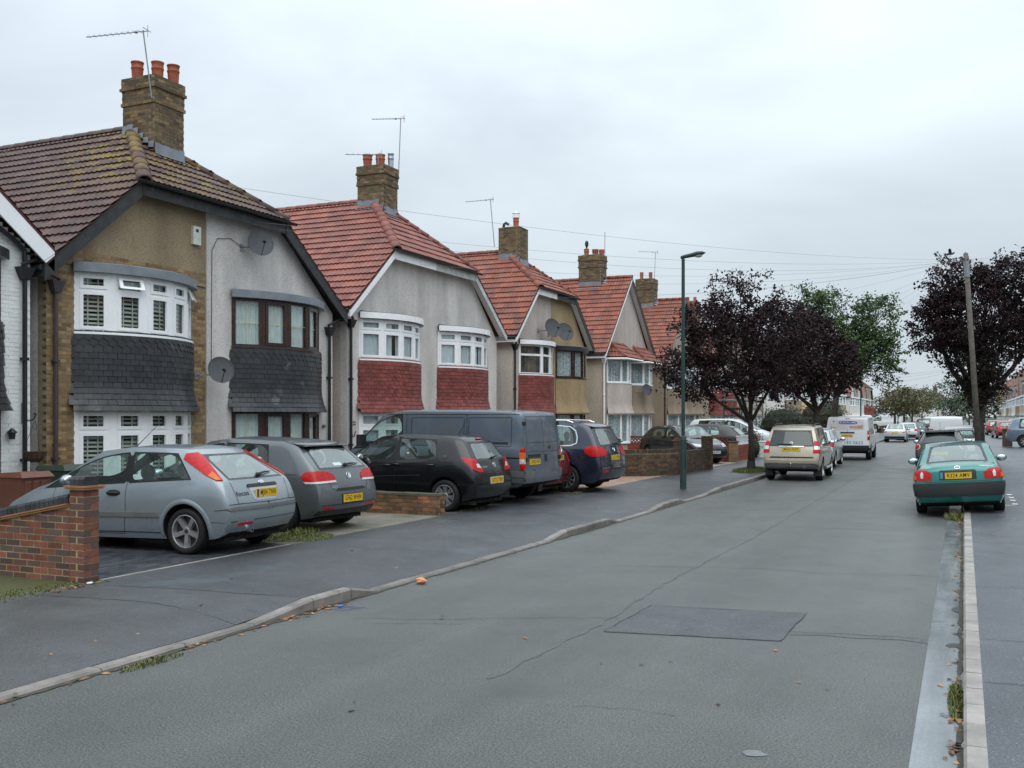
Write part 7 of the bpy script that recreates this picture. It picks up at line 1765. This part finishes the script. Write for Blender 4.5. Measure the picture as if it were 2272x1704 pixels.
yagi('bare mast on the chimney behind the pointed gable', (-16.55, 47.7, 10.0), (-16.55, 47.7, 11.35), 0)
yagi('television aerial on the chimney left of the near lamp post', (-16.9, 57.7, 9.9), (-16.85, 57.8, 11.9), 1.05, (-1, -.1, .10))
wb_ = thing('wheelie_bin', 'brown wheelie bin against the white house', 'wheelie bin', (-13.75, 11.25, ZB))
BINB = mat('brown_bin', (0.15, 0.055, 0.034), .5, .15, 4); BING = mat('green_bin', (0.03, 0.05, 0.035), .5, .15, 4)
def wheelie(t, m, open_=0):
    b = MB(); b.add([(-.24, -.23, .06), (.22, -.23, .06), (.22, .23, .06), (-.24, .23, .06), (-.33, -.29, .95), (.29, -.29, .95), (.29, .29, .95), (-.33, .29, .95)], [(0, 3, 2, 1), (0, 1, 5, 4), (1, 2, 6, 5), (2, 3, 7, 6), (3, 0, 4, 7)])
    for yy in (-.15, 0, .15): b.add([(.224, yy-.05, .1), (.224, yy+.05, .1), (.292, yy+.06, .90), (.292, yy-.06, .90), (.238, yy-.035, .13), (.238, yy+.035, .13), (.300, yy+.045, .87), (.300, yy-.045, .87)], [(4, 5, 6, 7), (0, 1, 5, 4), (1, 2, 6, 5), (2, 3, 7, 6), (3, 0, 4, 7)])
    b.build('body', m, t); l = MB(); l.add([(-.36, -.31, .955), (.34, -.31, .955), (.34, .31, .955), (-.36, .31, .955), (-.34, -.28, 1.02), (.26, -.27, 1.05), (.26, .27, 1.05), (-.34, .28, 1.02)], [(0, 3, 2, 1), (4, 5, 6, 7), (0, 1, 5, 4), (1, 2, 6, 5), (2, 3, 7, 6), (3, 0, 4, 7)]); l.build('lid', m, t)
    w_ = MB(); w_.lathe([(0, -.03), (.1, -.03), (.1, .03), (0, .03)], 14, Matrix.Translation((-.27, -.24, .1)) @ Matrix.Rotation(R(90), 4, 'X')); w_.lathe([(0, -.03), (.1, -.03), (.1, .03), (0, .03)], 14, Matrix.Translation((-.27, .24, .1)) @ Matrix.Rotation(R(90), 4, 'X')); w_.build('wheel', TRIM, t)
wheelie(wb_, BINB); wb_.scale = (1, 1, .93)
wb2 = thing('wheelie_bin', 'dark green wheelie bin beside the brown one', 'wheelie bin', (-13.85, 12.15, ZB)); wheelie(wb2, BING)
hb = thing('hanging_basket', 'empty brown hanging basket on a scrolled bracket against the white wall', 'hanging basket', (-14.95, 12.47, 1.32))
b = MB(); pr = [(.001, -.13), (.08, -.12), (.15, -.06), (.19, .04), (.20, .06), (.185, .06), (.14, -.04), (.07, -.10), (.001, -.11)]; b.lathe(pr, 18); b.build('bowl', mat('coir', (.10, .062, .035), .9, .4, 20, fine=.4), hb)
b = MB()
for i in range(10): a = i*.628; b.tube([(.20*math.cos(a), .20*math.sin(a), .06), (.155*math.cos(a+.2), .155*math.sin(a+.2), -.06), (.05*math.cos(a+.3), .05*math.sin(a+.3), -.14)], .005, 4)
for i in range(3): a = i*2.094; b.tube([(.2*math.cos(a), .2*math.sin(a), .06), (0, 0, .62)], .004, 4)
b.build('chain', BLACKP, hb)
b = MB(); b.tube([(-.33, 0, .92), (-.33, 0, .55)], .012, 5); b.tube([(-.33, 0, .78), (-.28, 0, .66), (-.18, 0, .60), (-.06, 0, .62), (0, 0, .68), (.03, 0, .72), (.0, 0, .75), (-.03, 0, .71)], .012, 6); b.build('bracket', BLACKP, hb)
wl2 = thing('wall_lamp', 'small black wall lamp left of the hanging basket', 'lamp', (-15.2, 12.2, 1.68)); b = MB(); b.lathe([(.0, -.08), (.05, -.08), (.06, .02), (.09, .04), (.03, .10), (0, .12)], 8); b.build('lantern', BLACKP, wl2); b = MB(); b.tube([(-.1, 0, .05), (-.02, 0, .05)], .02, 6); b.build('arm', BLACKP, wl2)

# ================================================================== STREET FURNITURE
LAMPM = mat('lamp_green', (0.026, 0.050, 0.050), .45, .2, 3)
def lamp(label, x, y, h):
    t = thing('street_lamp', label, 'street lamp', (x, y, .11), 0, 'street lamps along the left pavement'); b = MB(); b.lathe([(.0, 0), (.085, 0), (.085, 1.28), (.07, 1.36), (.048, 1.38), (.044, h), (0, h)], 16); b.build('column', LAMPM, t, smooth=False)
    d = MB(); d.box(.083, .09, -.05, .05, .5, 1.0); d.build('access_door', LAMPM, t)
    l = MB(); q = []
    secs = [(-.06, .05, .05), (.05, .06, .065), (.2, .075, .07), (.36, .12, .085), (.50, .11, .06), (.585, .03, .012)]
    n = 12
    for i, (x_, w_, hh) in enumerate(secs):
        for k in range(n): a = 2*math.pi*k/n; q.append((x_, w_*math.cos(a), h+.04+x_*.14+(hh*math.sin(a) if math.sin(a) > 0 else hh*.55*math.sin(a))))
    l.add(q, [(i*n+k, (i+1)*n+k, (i+1)*n+(k+1) % n, i*n+(k+1) % n) for i in range(len(secs)-1) for k in range(n)]+[tuple(range(n)), tuple(range((len(secs)-1)*n, len(secs)*n))[::-1]]); l.build('lantern', LAMPM, t, smooth=True)
    g_ = MB(); g_.ellipsoid((.40, 0, h+.06), (.11, .085, .05), 12, 8); g_.build('lens', mat('lamp_lens', (.55, .52, .47), .2), t, smooth=True)
lamp('tall dark green street lamp in front of the purple tree', -6.66, 25.4, 6.0); lamp('second street lamp beside the green tree down the street', -6.7, 75.0, 5.7); lamp('third street lamp above the orange trees', -6.7, 119.0, 5.8); lamp('farthest street lamp near the end of the street', -6.7, 152.0, 5.6)
tp = thing('telegraph_pole', 'leaning weathered telegraph pole in front of the tree on the right', 'telegraph pole', (.60, 45.9, .12))
P0, P1_ = Vector((0, 0, 0)), Vector((-.52, -.2, 8.72)); b = MB(); b.tube([P0, P0.lerp(P1_, .5), P1_], [.125, .11, .095], 12); b.build('pole', mat('weathered_pole', (.13, .115, .098), .8, .35, 6, fine=.3, fscale=30), tp, smooth=True)
b = MB(); b.tube([P0.lerp(P1_, .885), P0.lerp(P1_, .96)], .115, 12); b.build('sleeve', GALV, tp); b = MB(); b.tube([P0.lerp(P1_, .975)+Vector((-.12, 0, 0)), P0.lerp(P1_, .975)+Vector((.12, 0, 0))], .03, 6)
for i in range(6): a = i*1.047; b.tube([P0.lerp(P1_, .968), P0.lerp(P1_, .968)+Vector((.17*math.cos(a), .17*math.sin(a), 0))], .012, 5)
b.build('wire_ring', BLACKP, tp)
WIREM = mat('wire_grey', (.20, .20, .21), .6); PT = Vector((.60, 45.9, .12))+P0.lerp(P1_, .968)
def wire(label, q, sag=.5, r=.0032, p=None):
    p = p or PT; q = Vector(q); b = MB(); n = 22; pts_ = []
    for i in range(n+1):
        f = i/n; c = p.lerp(q, f); c.z -= sag*4*f*(1-f); pts_.append(c)
    m = (p+q)/2; b.tube([c-m for c in pts_], r, 4, cap=False); tag(b.build('telephone_wire', WIREM, loc=m), label, 'wire', 'telephone wires from the leaning pole')
for lb, q, s in (('telephone wire from the pole to the white house at the left edge', (-14.95, 10.5, 6.4), .5), ('telephone wire from the pole to the brown roofed pair', (-14.98, 18.7, 6.55), .5), ('second wire from the pole toward the brown roofed pair', (-14.98, 19.4, 6.5), .7),
                 ('telephone wire from the pole to the red roofed pair', (-14.98, 26.2, 6.6), .5), ('second wire to the red roofed pair', (-14.98, 28.6, 6.6), .6), ('telephone wire from the pole to the pinkish and mustard pair', (-14.98, 37.2, 6.8), .4), ('telephone wire from the pole to the pointed gable pair', (-15.0, 47.0, 8.0), .35),
                 ('telephone wire from the pole to the buff pair behind the tree', (-15.0, 57.0, 8.0), .4), ('telephone wire from the pole to the scaffolded pair', (-14.9, 66.5, 6.7), .4), ('wire sloping down left past the green tree', (-14.9, 77.5, 6.7), .4), ('lower wire sloping down left past the green tree', (-14.9, 88.0, 6.7), .4), ('lowest wire sloping down left past the green tree', (-14.9, 99.0, 6.7), .5),
                 ('wire rising to the upper right edge', (10.2, 36.0, 8.2), .2), ('second wire to the upper right edge', (10.2, 40.0, 7.9), .25), ('flat wire to the right edge', (10.2, 47.0, 7.8), .25), ('wire falling to the right through the tree', (10.2, 56.0, 6.8), .3)): wire(lb, q, s)
for k, (xa, ya, yb) in enumerate(((3.5, 150, 128), (3.5, 150, 142), (3.5, 150, 165))): wire(('faint far wire over the street to a red roof', 'faint far wire in the middle of the sky gap', 'faintest far wire near the end of the street')[k], (-14.9, yb, 6.8), .6, .012, Vector((xa, ya, 9.6)))
bd = thing('bird', 'dark bird flying just left of the telegraph pole top', 'bird', (-.50, 44.8, 8.72)); b = MB(); b.ellipsoid((0, 0, 0), (.14, .055, .05), 10, 8); b.ellipsoid((.13, 0, .03), (.04, .035, .035), 8, 6); b.add([(.17, 0, .03), (.20, -.004, .024), (.17, -.012, .02), (.17, .012, .02)], [(0, 1, 2), (0, 3, 1), (2, 1, 3)])
b.add([(-.12, -.02, .0), (-.12, .02, 0), (-.25, .05, -.01), (-.25, -.05, -.01), (-.12, 0, .02)], [(0, 1, 2, 3), (4, 1, 0), (4, 2, 1), (4, 0, 3), (4, 3, 2)]); b.build('body', mat('feather_dark', (.05, .05, .06), .7), bd, smooth=True)
for s_ in (1, -1):
    w_ = MB(); w_.add([(.06, .03*s_, .02), (-.06, .03*s_, .015), (-.08, .16*s_, .12), (.04, .17*s_, .14), (-.06, .30*s_, .17), (0, .31*s_, .175), (.0, .10*s_, .055)], [(0, 1, 2, 3), (3, 2, 4, 5)]); w_.build('wing', mat('feather_dark', (.05, .05, .06)), bd)

sc_ = thing('scaffolding', 'scaffolding tower in front of the red hung bay behind the purple tree', 'scaffolding', (-13.3, 60.4, ZB)); SCM = mat('scaffold_tube', (.20, .21, .22), .5, .3, 6, metal=.4)
for yy in (0, 2.3, 4.6, 6.6):
    for xx in (0, 1.1): b = MB(); b.tube([(xx, yy, 0), (xx, yy, 5.2)], .038, 6); b.build('standard', SCM, sc_)
for zz in (1.9, 2.35, 2.9, 4.4):
    for xx in (0, 1.1): b = MB(); b.tube([(xx, -.5, zz), (xx, 7.1, zz)], .038, 6); b.build('ledger', SCM, sc_)
    for yy in (.05, 2.35, 4.65): b = MB(); b.tube([(-.4, yy, zz-.06), (1.5, yy, zz-.06)], .03, 6); b.build('transom', SCM, sc_)
for a, c in (((1.13, 0, .2), (1.13, 2.3, 1.9)), ((1.13, 2.3, .2), (1.13, 0, 1.9)), ((1.13, 0, 2.4), (1.13, 2.3, 4.4)), ((1.13, 2.3, 2.4), (1.13, 0, 4.4)), ((1.13, 2.3, .2), (1.13, 4.6, 2.0))): b = MB(); b.tube([a, c], .038, 6); b.build('brace', SCM, sc_)
for i in range(5): b = MB(); b.box(.02+i*.225, .235+i*.225, -.4, 7.0, 2.385, 2.42); b.build('board', mat('scaffold_board', (.20, .15, .10), .8, .3, 4, rand=.2), sc_)

# ================================================================== TREES AND SHRUBS
PLUM = mat('plum_leaf', (0.021, 0.013, 0.015), .5, .4, 1.6, rand=.55, col2=(.032, .016, .018), spec=.12)
GREENL = mat('green_leaf', (0.085, 0.140, 0.044), .55, .35, 1.2, rand=.5, col2=(.042, .075, .028), spec=.25)
PLUMG = mat('plum_green_leaf', (0.030, 0.030, 0.022), .55, .4, 1.2, rand=.5, col2=(.026, .016, .020), spec=.12)
ORANGET = mat('autumn_leaf', (0.075, 0.090, 0.034), .6, .35, .4, rand=.4, col2=(.105, .070, .028))
FARG = mat('far_hazed_leaf', (0.075, 0.10, 0.065), .7, .3, .3, rand=.35)  # distance haze is mixed into this paler leaf colour
HEDGE = mat('hedge_leaf', (0.045, 0.068, 0.022), .6, .3, 2, rand=.5)
REDSH = mat('red_shrub_leaf', (0.16, 0.05, 0.032), .6, .3, 2, rand=.5)
BARK = mat('bark_dark', (0.042, 0.036, 0.030), .9, .35, 4, fine=.35, fscale=30, bump=.5, bscale=25)
RV, DV = Vector((.9101, .4145, 0)), Vector((-.4145, .9101, 0))
def leaf_mesh(name, centers, n_per, rad, size, m, parent, droop=.3, flat=.8):
    b = MB(); vs = b.v; fs = b.f; ms = b.m
    for c in centers:
        for _ in range(n_per):
            d = Vector((rnd.gauss(0, 1), rnd.gauss(0, 1), rnd.gauss(0, flat))); d = d*(rad*.55)
            p = c+d; s = size*rnd.uniform(.6, 1.25); u = Vector((rnd.gauss(0, 1), rnd.gauss(0, 1), rnd.gauss(-droop, .7))).normalized(); v = u.orthogonal(); v.rotate(Quaternion(u, rnd.uniform(0, 6.28))); v.normalize()
            n = u.cross(v); k = len(vs); q = p+u*s*.5+n*s*.10
            vs.append(tuple(p-u*s*.5)); vs.append(tuple(q-u*s*.1+v*s*.33-n*s*.2)); vs.append(tuple(p+u*s*.55)); vs.append(tuple(q-u*s*.1-v*s*.33-n*s*.2)); fs.append((k, k+1, k+2)); fs.append((k, k+2, k+3)); ms += [0, 0]
    return b.build(name, m, parent)
def tree(label, x, y, z, trunk, blobs, mats, n_clust, n_per, rad, size, r0, name='street_tree', group='trees lining the street', twigs=True, seed=1, fill=.5):
    """blobs: (right, depth, height, r_right, r_depth, r_height, share, material index)"""
    global rnd; keep = rnd; rnd = random.Random(seed)
    t = thing(name, label, 'tree', (x, y, z), 0, group); b = MB(); tot = sum(q[6] for q in blobs); cl = {}; cl2 = {}
    top = [RV*p[0]+DV*p[1]+Vector((0, 0, p[2])) for p in trunk]
    b.tube(top, [lerp(r0, r0*.62, i/max(1, len(top)-1)) for i in range(len(top))], 10); b.lathe([(r0*1.5, -.05), (r0*1.15, .12), (r0, .35)], 10)
    fork = top[-1]
    for (br, bdp, bh, rr, rd, rh, sh, mi) in blobs:
        bc = RV*br+DV*bdp+Vector((0, 0, bh)); nc = int(n_clust*sh/tot)
        main = fork.lerp(bc, .5)+Vector((rnd.uniform(-.2, .2), rnd.uniform(-.2, .2), -.15*rh)); b.tube([fork-Vector((0, 0, .1)), main, bc], [r0*.5, r0*.32, r0*.14], 7)
        for i in range(nc):
            while True:
                v = Vector((rnd.uniform(-1, 1), rnd.uniform(-1, 1), rnd.uniform(-1, 1)))
                if 0.02 < v.length < 1: break
            l = v.length; v = v/l*(l**fill)*(1+(.22*math.sin(5*v.x+3*v.z+seed)+.16*math.sin(9*v.z-7*v.x+2*seed))*l); c = bc+RV*v.x*rr+DV*v.y*rd+Vector((0, 0, v.z*rh)); cl.setdefault(mi, []).append(c)
            if twigs and i % 4 == 0:
                st = main.lerp(bc, rnd.random()); mid = st.lerp(c, .55)+Vector((rnd.uniform(-.12, .12), rnd.uniform(-.12, .12), rnd.uniform(0, .15))); b.tube([st, mid, c], [r0*.12, r0*.07, .008], 4, cap=False)
        for _ in range(int(16*sh/tot*len(blobs)) if twigs else 0):      # shoots that stick out of the crown
            v = Vector((rnd.gauss(0, 1), rnd.gauss(0, 1), rnd.gauss(.25, 1))).normalized(); s0 = bc+RV*v.x*rr*.8+DV*v.y*rd*.8+Vector((0, 0, v.z*rh*.8)); dl = (RV*v.x*rr+DV*v.y*rd+Vector((0, 0, v.z*rh))).normalized(); L_ = rnd.uniform(.35, .85)
            b.tube([s0, s0+dl*L_], [.02, .006], 4, cap=False)
            for q in range(5): cl2.setdefault(mi, []).append(s0+dl*(L_*(q+1)/5))
    b.build('trunk', BARK, t, smooth=True)
    for mi, cs in cl2.items(): leaf_mesh('crown_shoots', cs, 9, .13, size, mats[mi], t)
    for mi, cs in cl.items(): leaf_mesh('crown', cs, n_per, rad, size, mats[mi], t)
    rnd = keep; return t
tree('purple leaved tree with forked trunk on the pavement in front of the scaffolding', -6.66, 34.5, .12, [(0, 0, 0), (.02, 0, .9), (-.03, 0, 1.75)],
     [(-.55, 0, 4.35, 2.0, 1.9, 1.55, 3.0, 0), (-.35, .1, 5.75, 1.25, 1.2, 1.15, .8, 0), (-2.05, -.1, 3.35, 1.15, 1.1, .95, 1.1, 0), (.95, .1, 4.4, 1.25, 1.3, 1.4, 1.4, 0), (.3, 0, 3.1, .8, .9, .8, .45, 0), (-1.4, 0, 5.0, .9, .9, .8, .5, 0)], [PLUM], 700, 25, .26, .112, .135, seed=3)
tree('purple leaved tree behind it with stout dark trunk beside the round hedge', -6.2, 47.6, .12, [(0, 0, 0), (0, 0, 1.2), (.02, 0, 2.2)],
     [(-.5, 0, 4.6, 1.9, 1.9, 1.7, 3, 0), (-1.1, 0, 5.9, 1.2, 1.2, 1.0, .8, 0), (.8, 0, 4.0, 1.1, 1.2, 1.3, 1, 0), (-1.5, 0, 3.9, 1.2, 1.2, 1.1, .9, 0)], [PLUM], 470, 26, .34, .145, .22, seed=5)
tree('taller fresh green tree with two rounded heads rising behind the purple trees', -6.15, 54.2, .12, [(0, 0, 0), (.0, 0, 2.0), (.1, 0, 3.0)],
     [(-.75, 0, 7.1, 1.55, 1.5, 1.55, 1.5, 0), (2.1, 0, 6.6, 1.25, 1.3, 1.7, 1.3, 0), (2.0, 0, 4.9, 1.5, 1.5, 1.3, 1.1, 0), (.6, 0, 5.4, 1.4, 1.4, 1.3, 1.0, 0)], [GREENL], 560, 28, .34, .14, .22, seed=8)
tree('big dark purple tree on the right pavement behind the telegraph pole', .62, 49.2, .12, [(0, 0, 0), (-.02, 0, 1.3), (0, 0, 2.5)],
     [(.3, 0, 6.5, 2.5, 2.3, 1.9, 3.2, 0), (-1.0, 0, 7.9, 1.2, 1.3, 1.0, .7, 0), (1.6, 0, 8.1, 1.5, 1.4, 1.1, 1.0, 0), (-2.0, 0, 5.6, 1.0, 1.1, .9, .65, 0), (-1.9, 0, 6.7, .9, 1.0, .7, .4, 0), (2.7, 0, 6.0, 1.2, 1.2, 1.3, .9, 0), (.15, 0, 4.5, 1.5, 1.4, 1.3, 1.3, 1), (.1, -.1, 3.2, .8, .8, .95, .6, 1)], [PLUM, PLUMG], 900, 27, .33, .145, .31, seed=11)
for k, (x, y, lb, bl, m) in enumerate([(-6.6, 112, 'orange tinted street tree nearest beyond the parked vans', [(0, 0, 3.4, 2.2, 2.0, 1.3, 1, 0), (1.3, 0, 3.6, 1.6, 1.6, 1.2, .6, 0)], ORANGET), (-6.5, 128, 'olive street tree next beyond the orange one', [(0, 0, 4.0, 2.4, 2, 1.6, 1, 0)], ORANGET), (-6.4, 146, 'dark olive street tree over the queue of cars', [(0, 0, 4.0, 2.8, 2.4, 1.7, 1, 0)], ORANGET),
                                      (-6.3, 178, 'pale green street tree far down the left pavement', [(0, 0, 4.2, 3, 2.5, 2.0, 1, 0)], GREENL), (-4.5, 262, 'tall grey green tree closing the street', [(0, 0, 6.4, 5.2, 4, 4.2, 1, 0), (3, 0, 4.5, 3.5, 3, 2.5, .6, 0)], FARG), (1.0, 215, 'green tree far down the right pavement behind the big trunk', [(0, 0, 4.6, 2.6, 2.4, 2.2, 1, 0)], GREENL), (2.6, 150, 'olive tree on the right pavement beyond the big trunk', [(0, 0, 4.2, 2.4, 2.0, 1.9, 1, 0)], ORANGET)]):
    tree(lb, x, y, .1, [(0, 0, 0), (0, 0, 2.2)], bl, [m], 150 if k != 4 else 260, 14, .55 if k != 4 else .9, .26 if k != 4 else .45, .16, twigs=False, seed=20+k)
def shrub(label, x, y, z, r, m, n, per, rad, size, name='hedge', cat='hedge', seed=1):
    global rnd; keep = rnd; rnd = random.Random(seed); t = thing(name, label, cat, (x, y, z)); cs = []
    for _ in range(n):
        v = Vector((rnd.gauss(0, 1), rnd.gauss(0, 1), rnd.gauss(0, 1))).normalized()*(rnd.random()**.25); cs.append(Vector((v.x*r[0], v.y*r[1], r[2]+v.z*r[2])))
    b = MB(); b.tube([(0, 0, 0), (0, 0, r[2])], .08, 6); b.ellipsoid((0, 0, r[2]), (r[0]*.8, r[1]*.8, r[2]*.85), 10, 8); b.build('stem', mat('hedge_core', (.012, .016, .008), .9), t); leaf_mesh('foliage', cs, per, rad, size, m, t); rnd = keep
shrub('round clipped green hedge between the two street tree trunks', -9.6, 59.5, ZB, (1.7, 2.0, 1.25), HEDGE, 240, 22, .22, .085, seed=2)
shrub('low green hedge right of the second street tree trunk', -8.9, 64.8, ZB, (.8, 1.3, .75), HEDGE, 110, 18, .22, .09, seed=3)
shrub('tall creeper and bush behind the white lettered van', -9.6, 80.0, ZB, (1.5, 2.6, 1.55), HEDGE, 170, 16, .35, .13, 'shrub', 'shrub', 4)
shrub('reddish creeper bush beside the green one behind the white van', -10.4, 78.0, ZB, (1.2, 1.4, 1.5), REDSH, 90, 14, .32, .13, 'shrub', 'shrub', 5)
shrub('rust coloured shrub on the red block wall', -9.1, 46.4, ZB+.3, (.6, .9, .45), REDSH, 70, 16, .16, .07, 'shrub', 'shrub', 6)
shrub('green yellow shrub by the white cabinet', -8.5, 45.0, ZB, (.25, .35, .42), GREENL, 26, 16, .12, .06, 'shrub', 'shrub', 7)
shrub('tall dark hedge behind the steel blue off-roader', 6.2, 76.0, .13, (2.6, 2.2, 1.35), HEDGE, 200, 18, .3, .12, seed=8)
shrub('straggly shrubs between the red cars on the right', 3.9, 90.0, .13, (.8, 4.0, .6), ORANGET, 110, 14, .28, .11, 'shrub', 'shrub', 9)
# far-off wood line that closes the horizon
cs = []
for _ in range(900):
    x = rnd.uniform(-260, 260); y = 345+rnd.uniform(0, 30)+abs(x)*.05; cs.append(Vector((x, y, rnd.uniform(.5, 7.5+2.0*math.sin(x*.05)+1.2*math.sin(x*.21)))))
tag(leaf_mesh('distant_trees', cs, 12, 2.2, 1.5, FARG, None), 'far wood line beyond the end of the street', 'trees', kind='stuff')
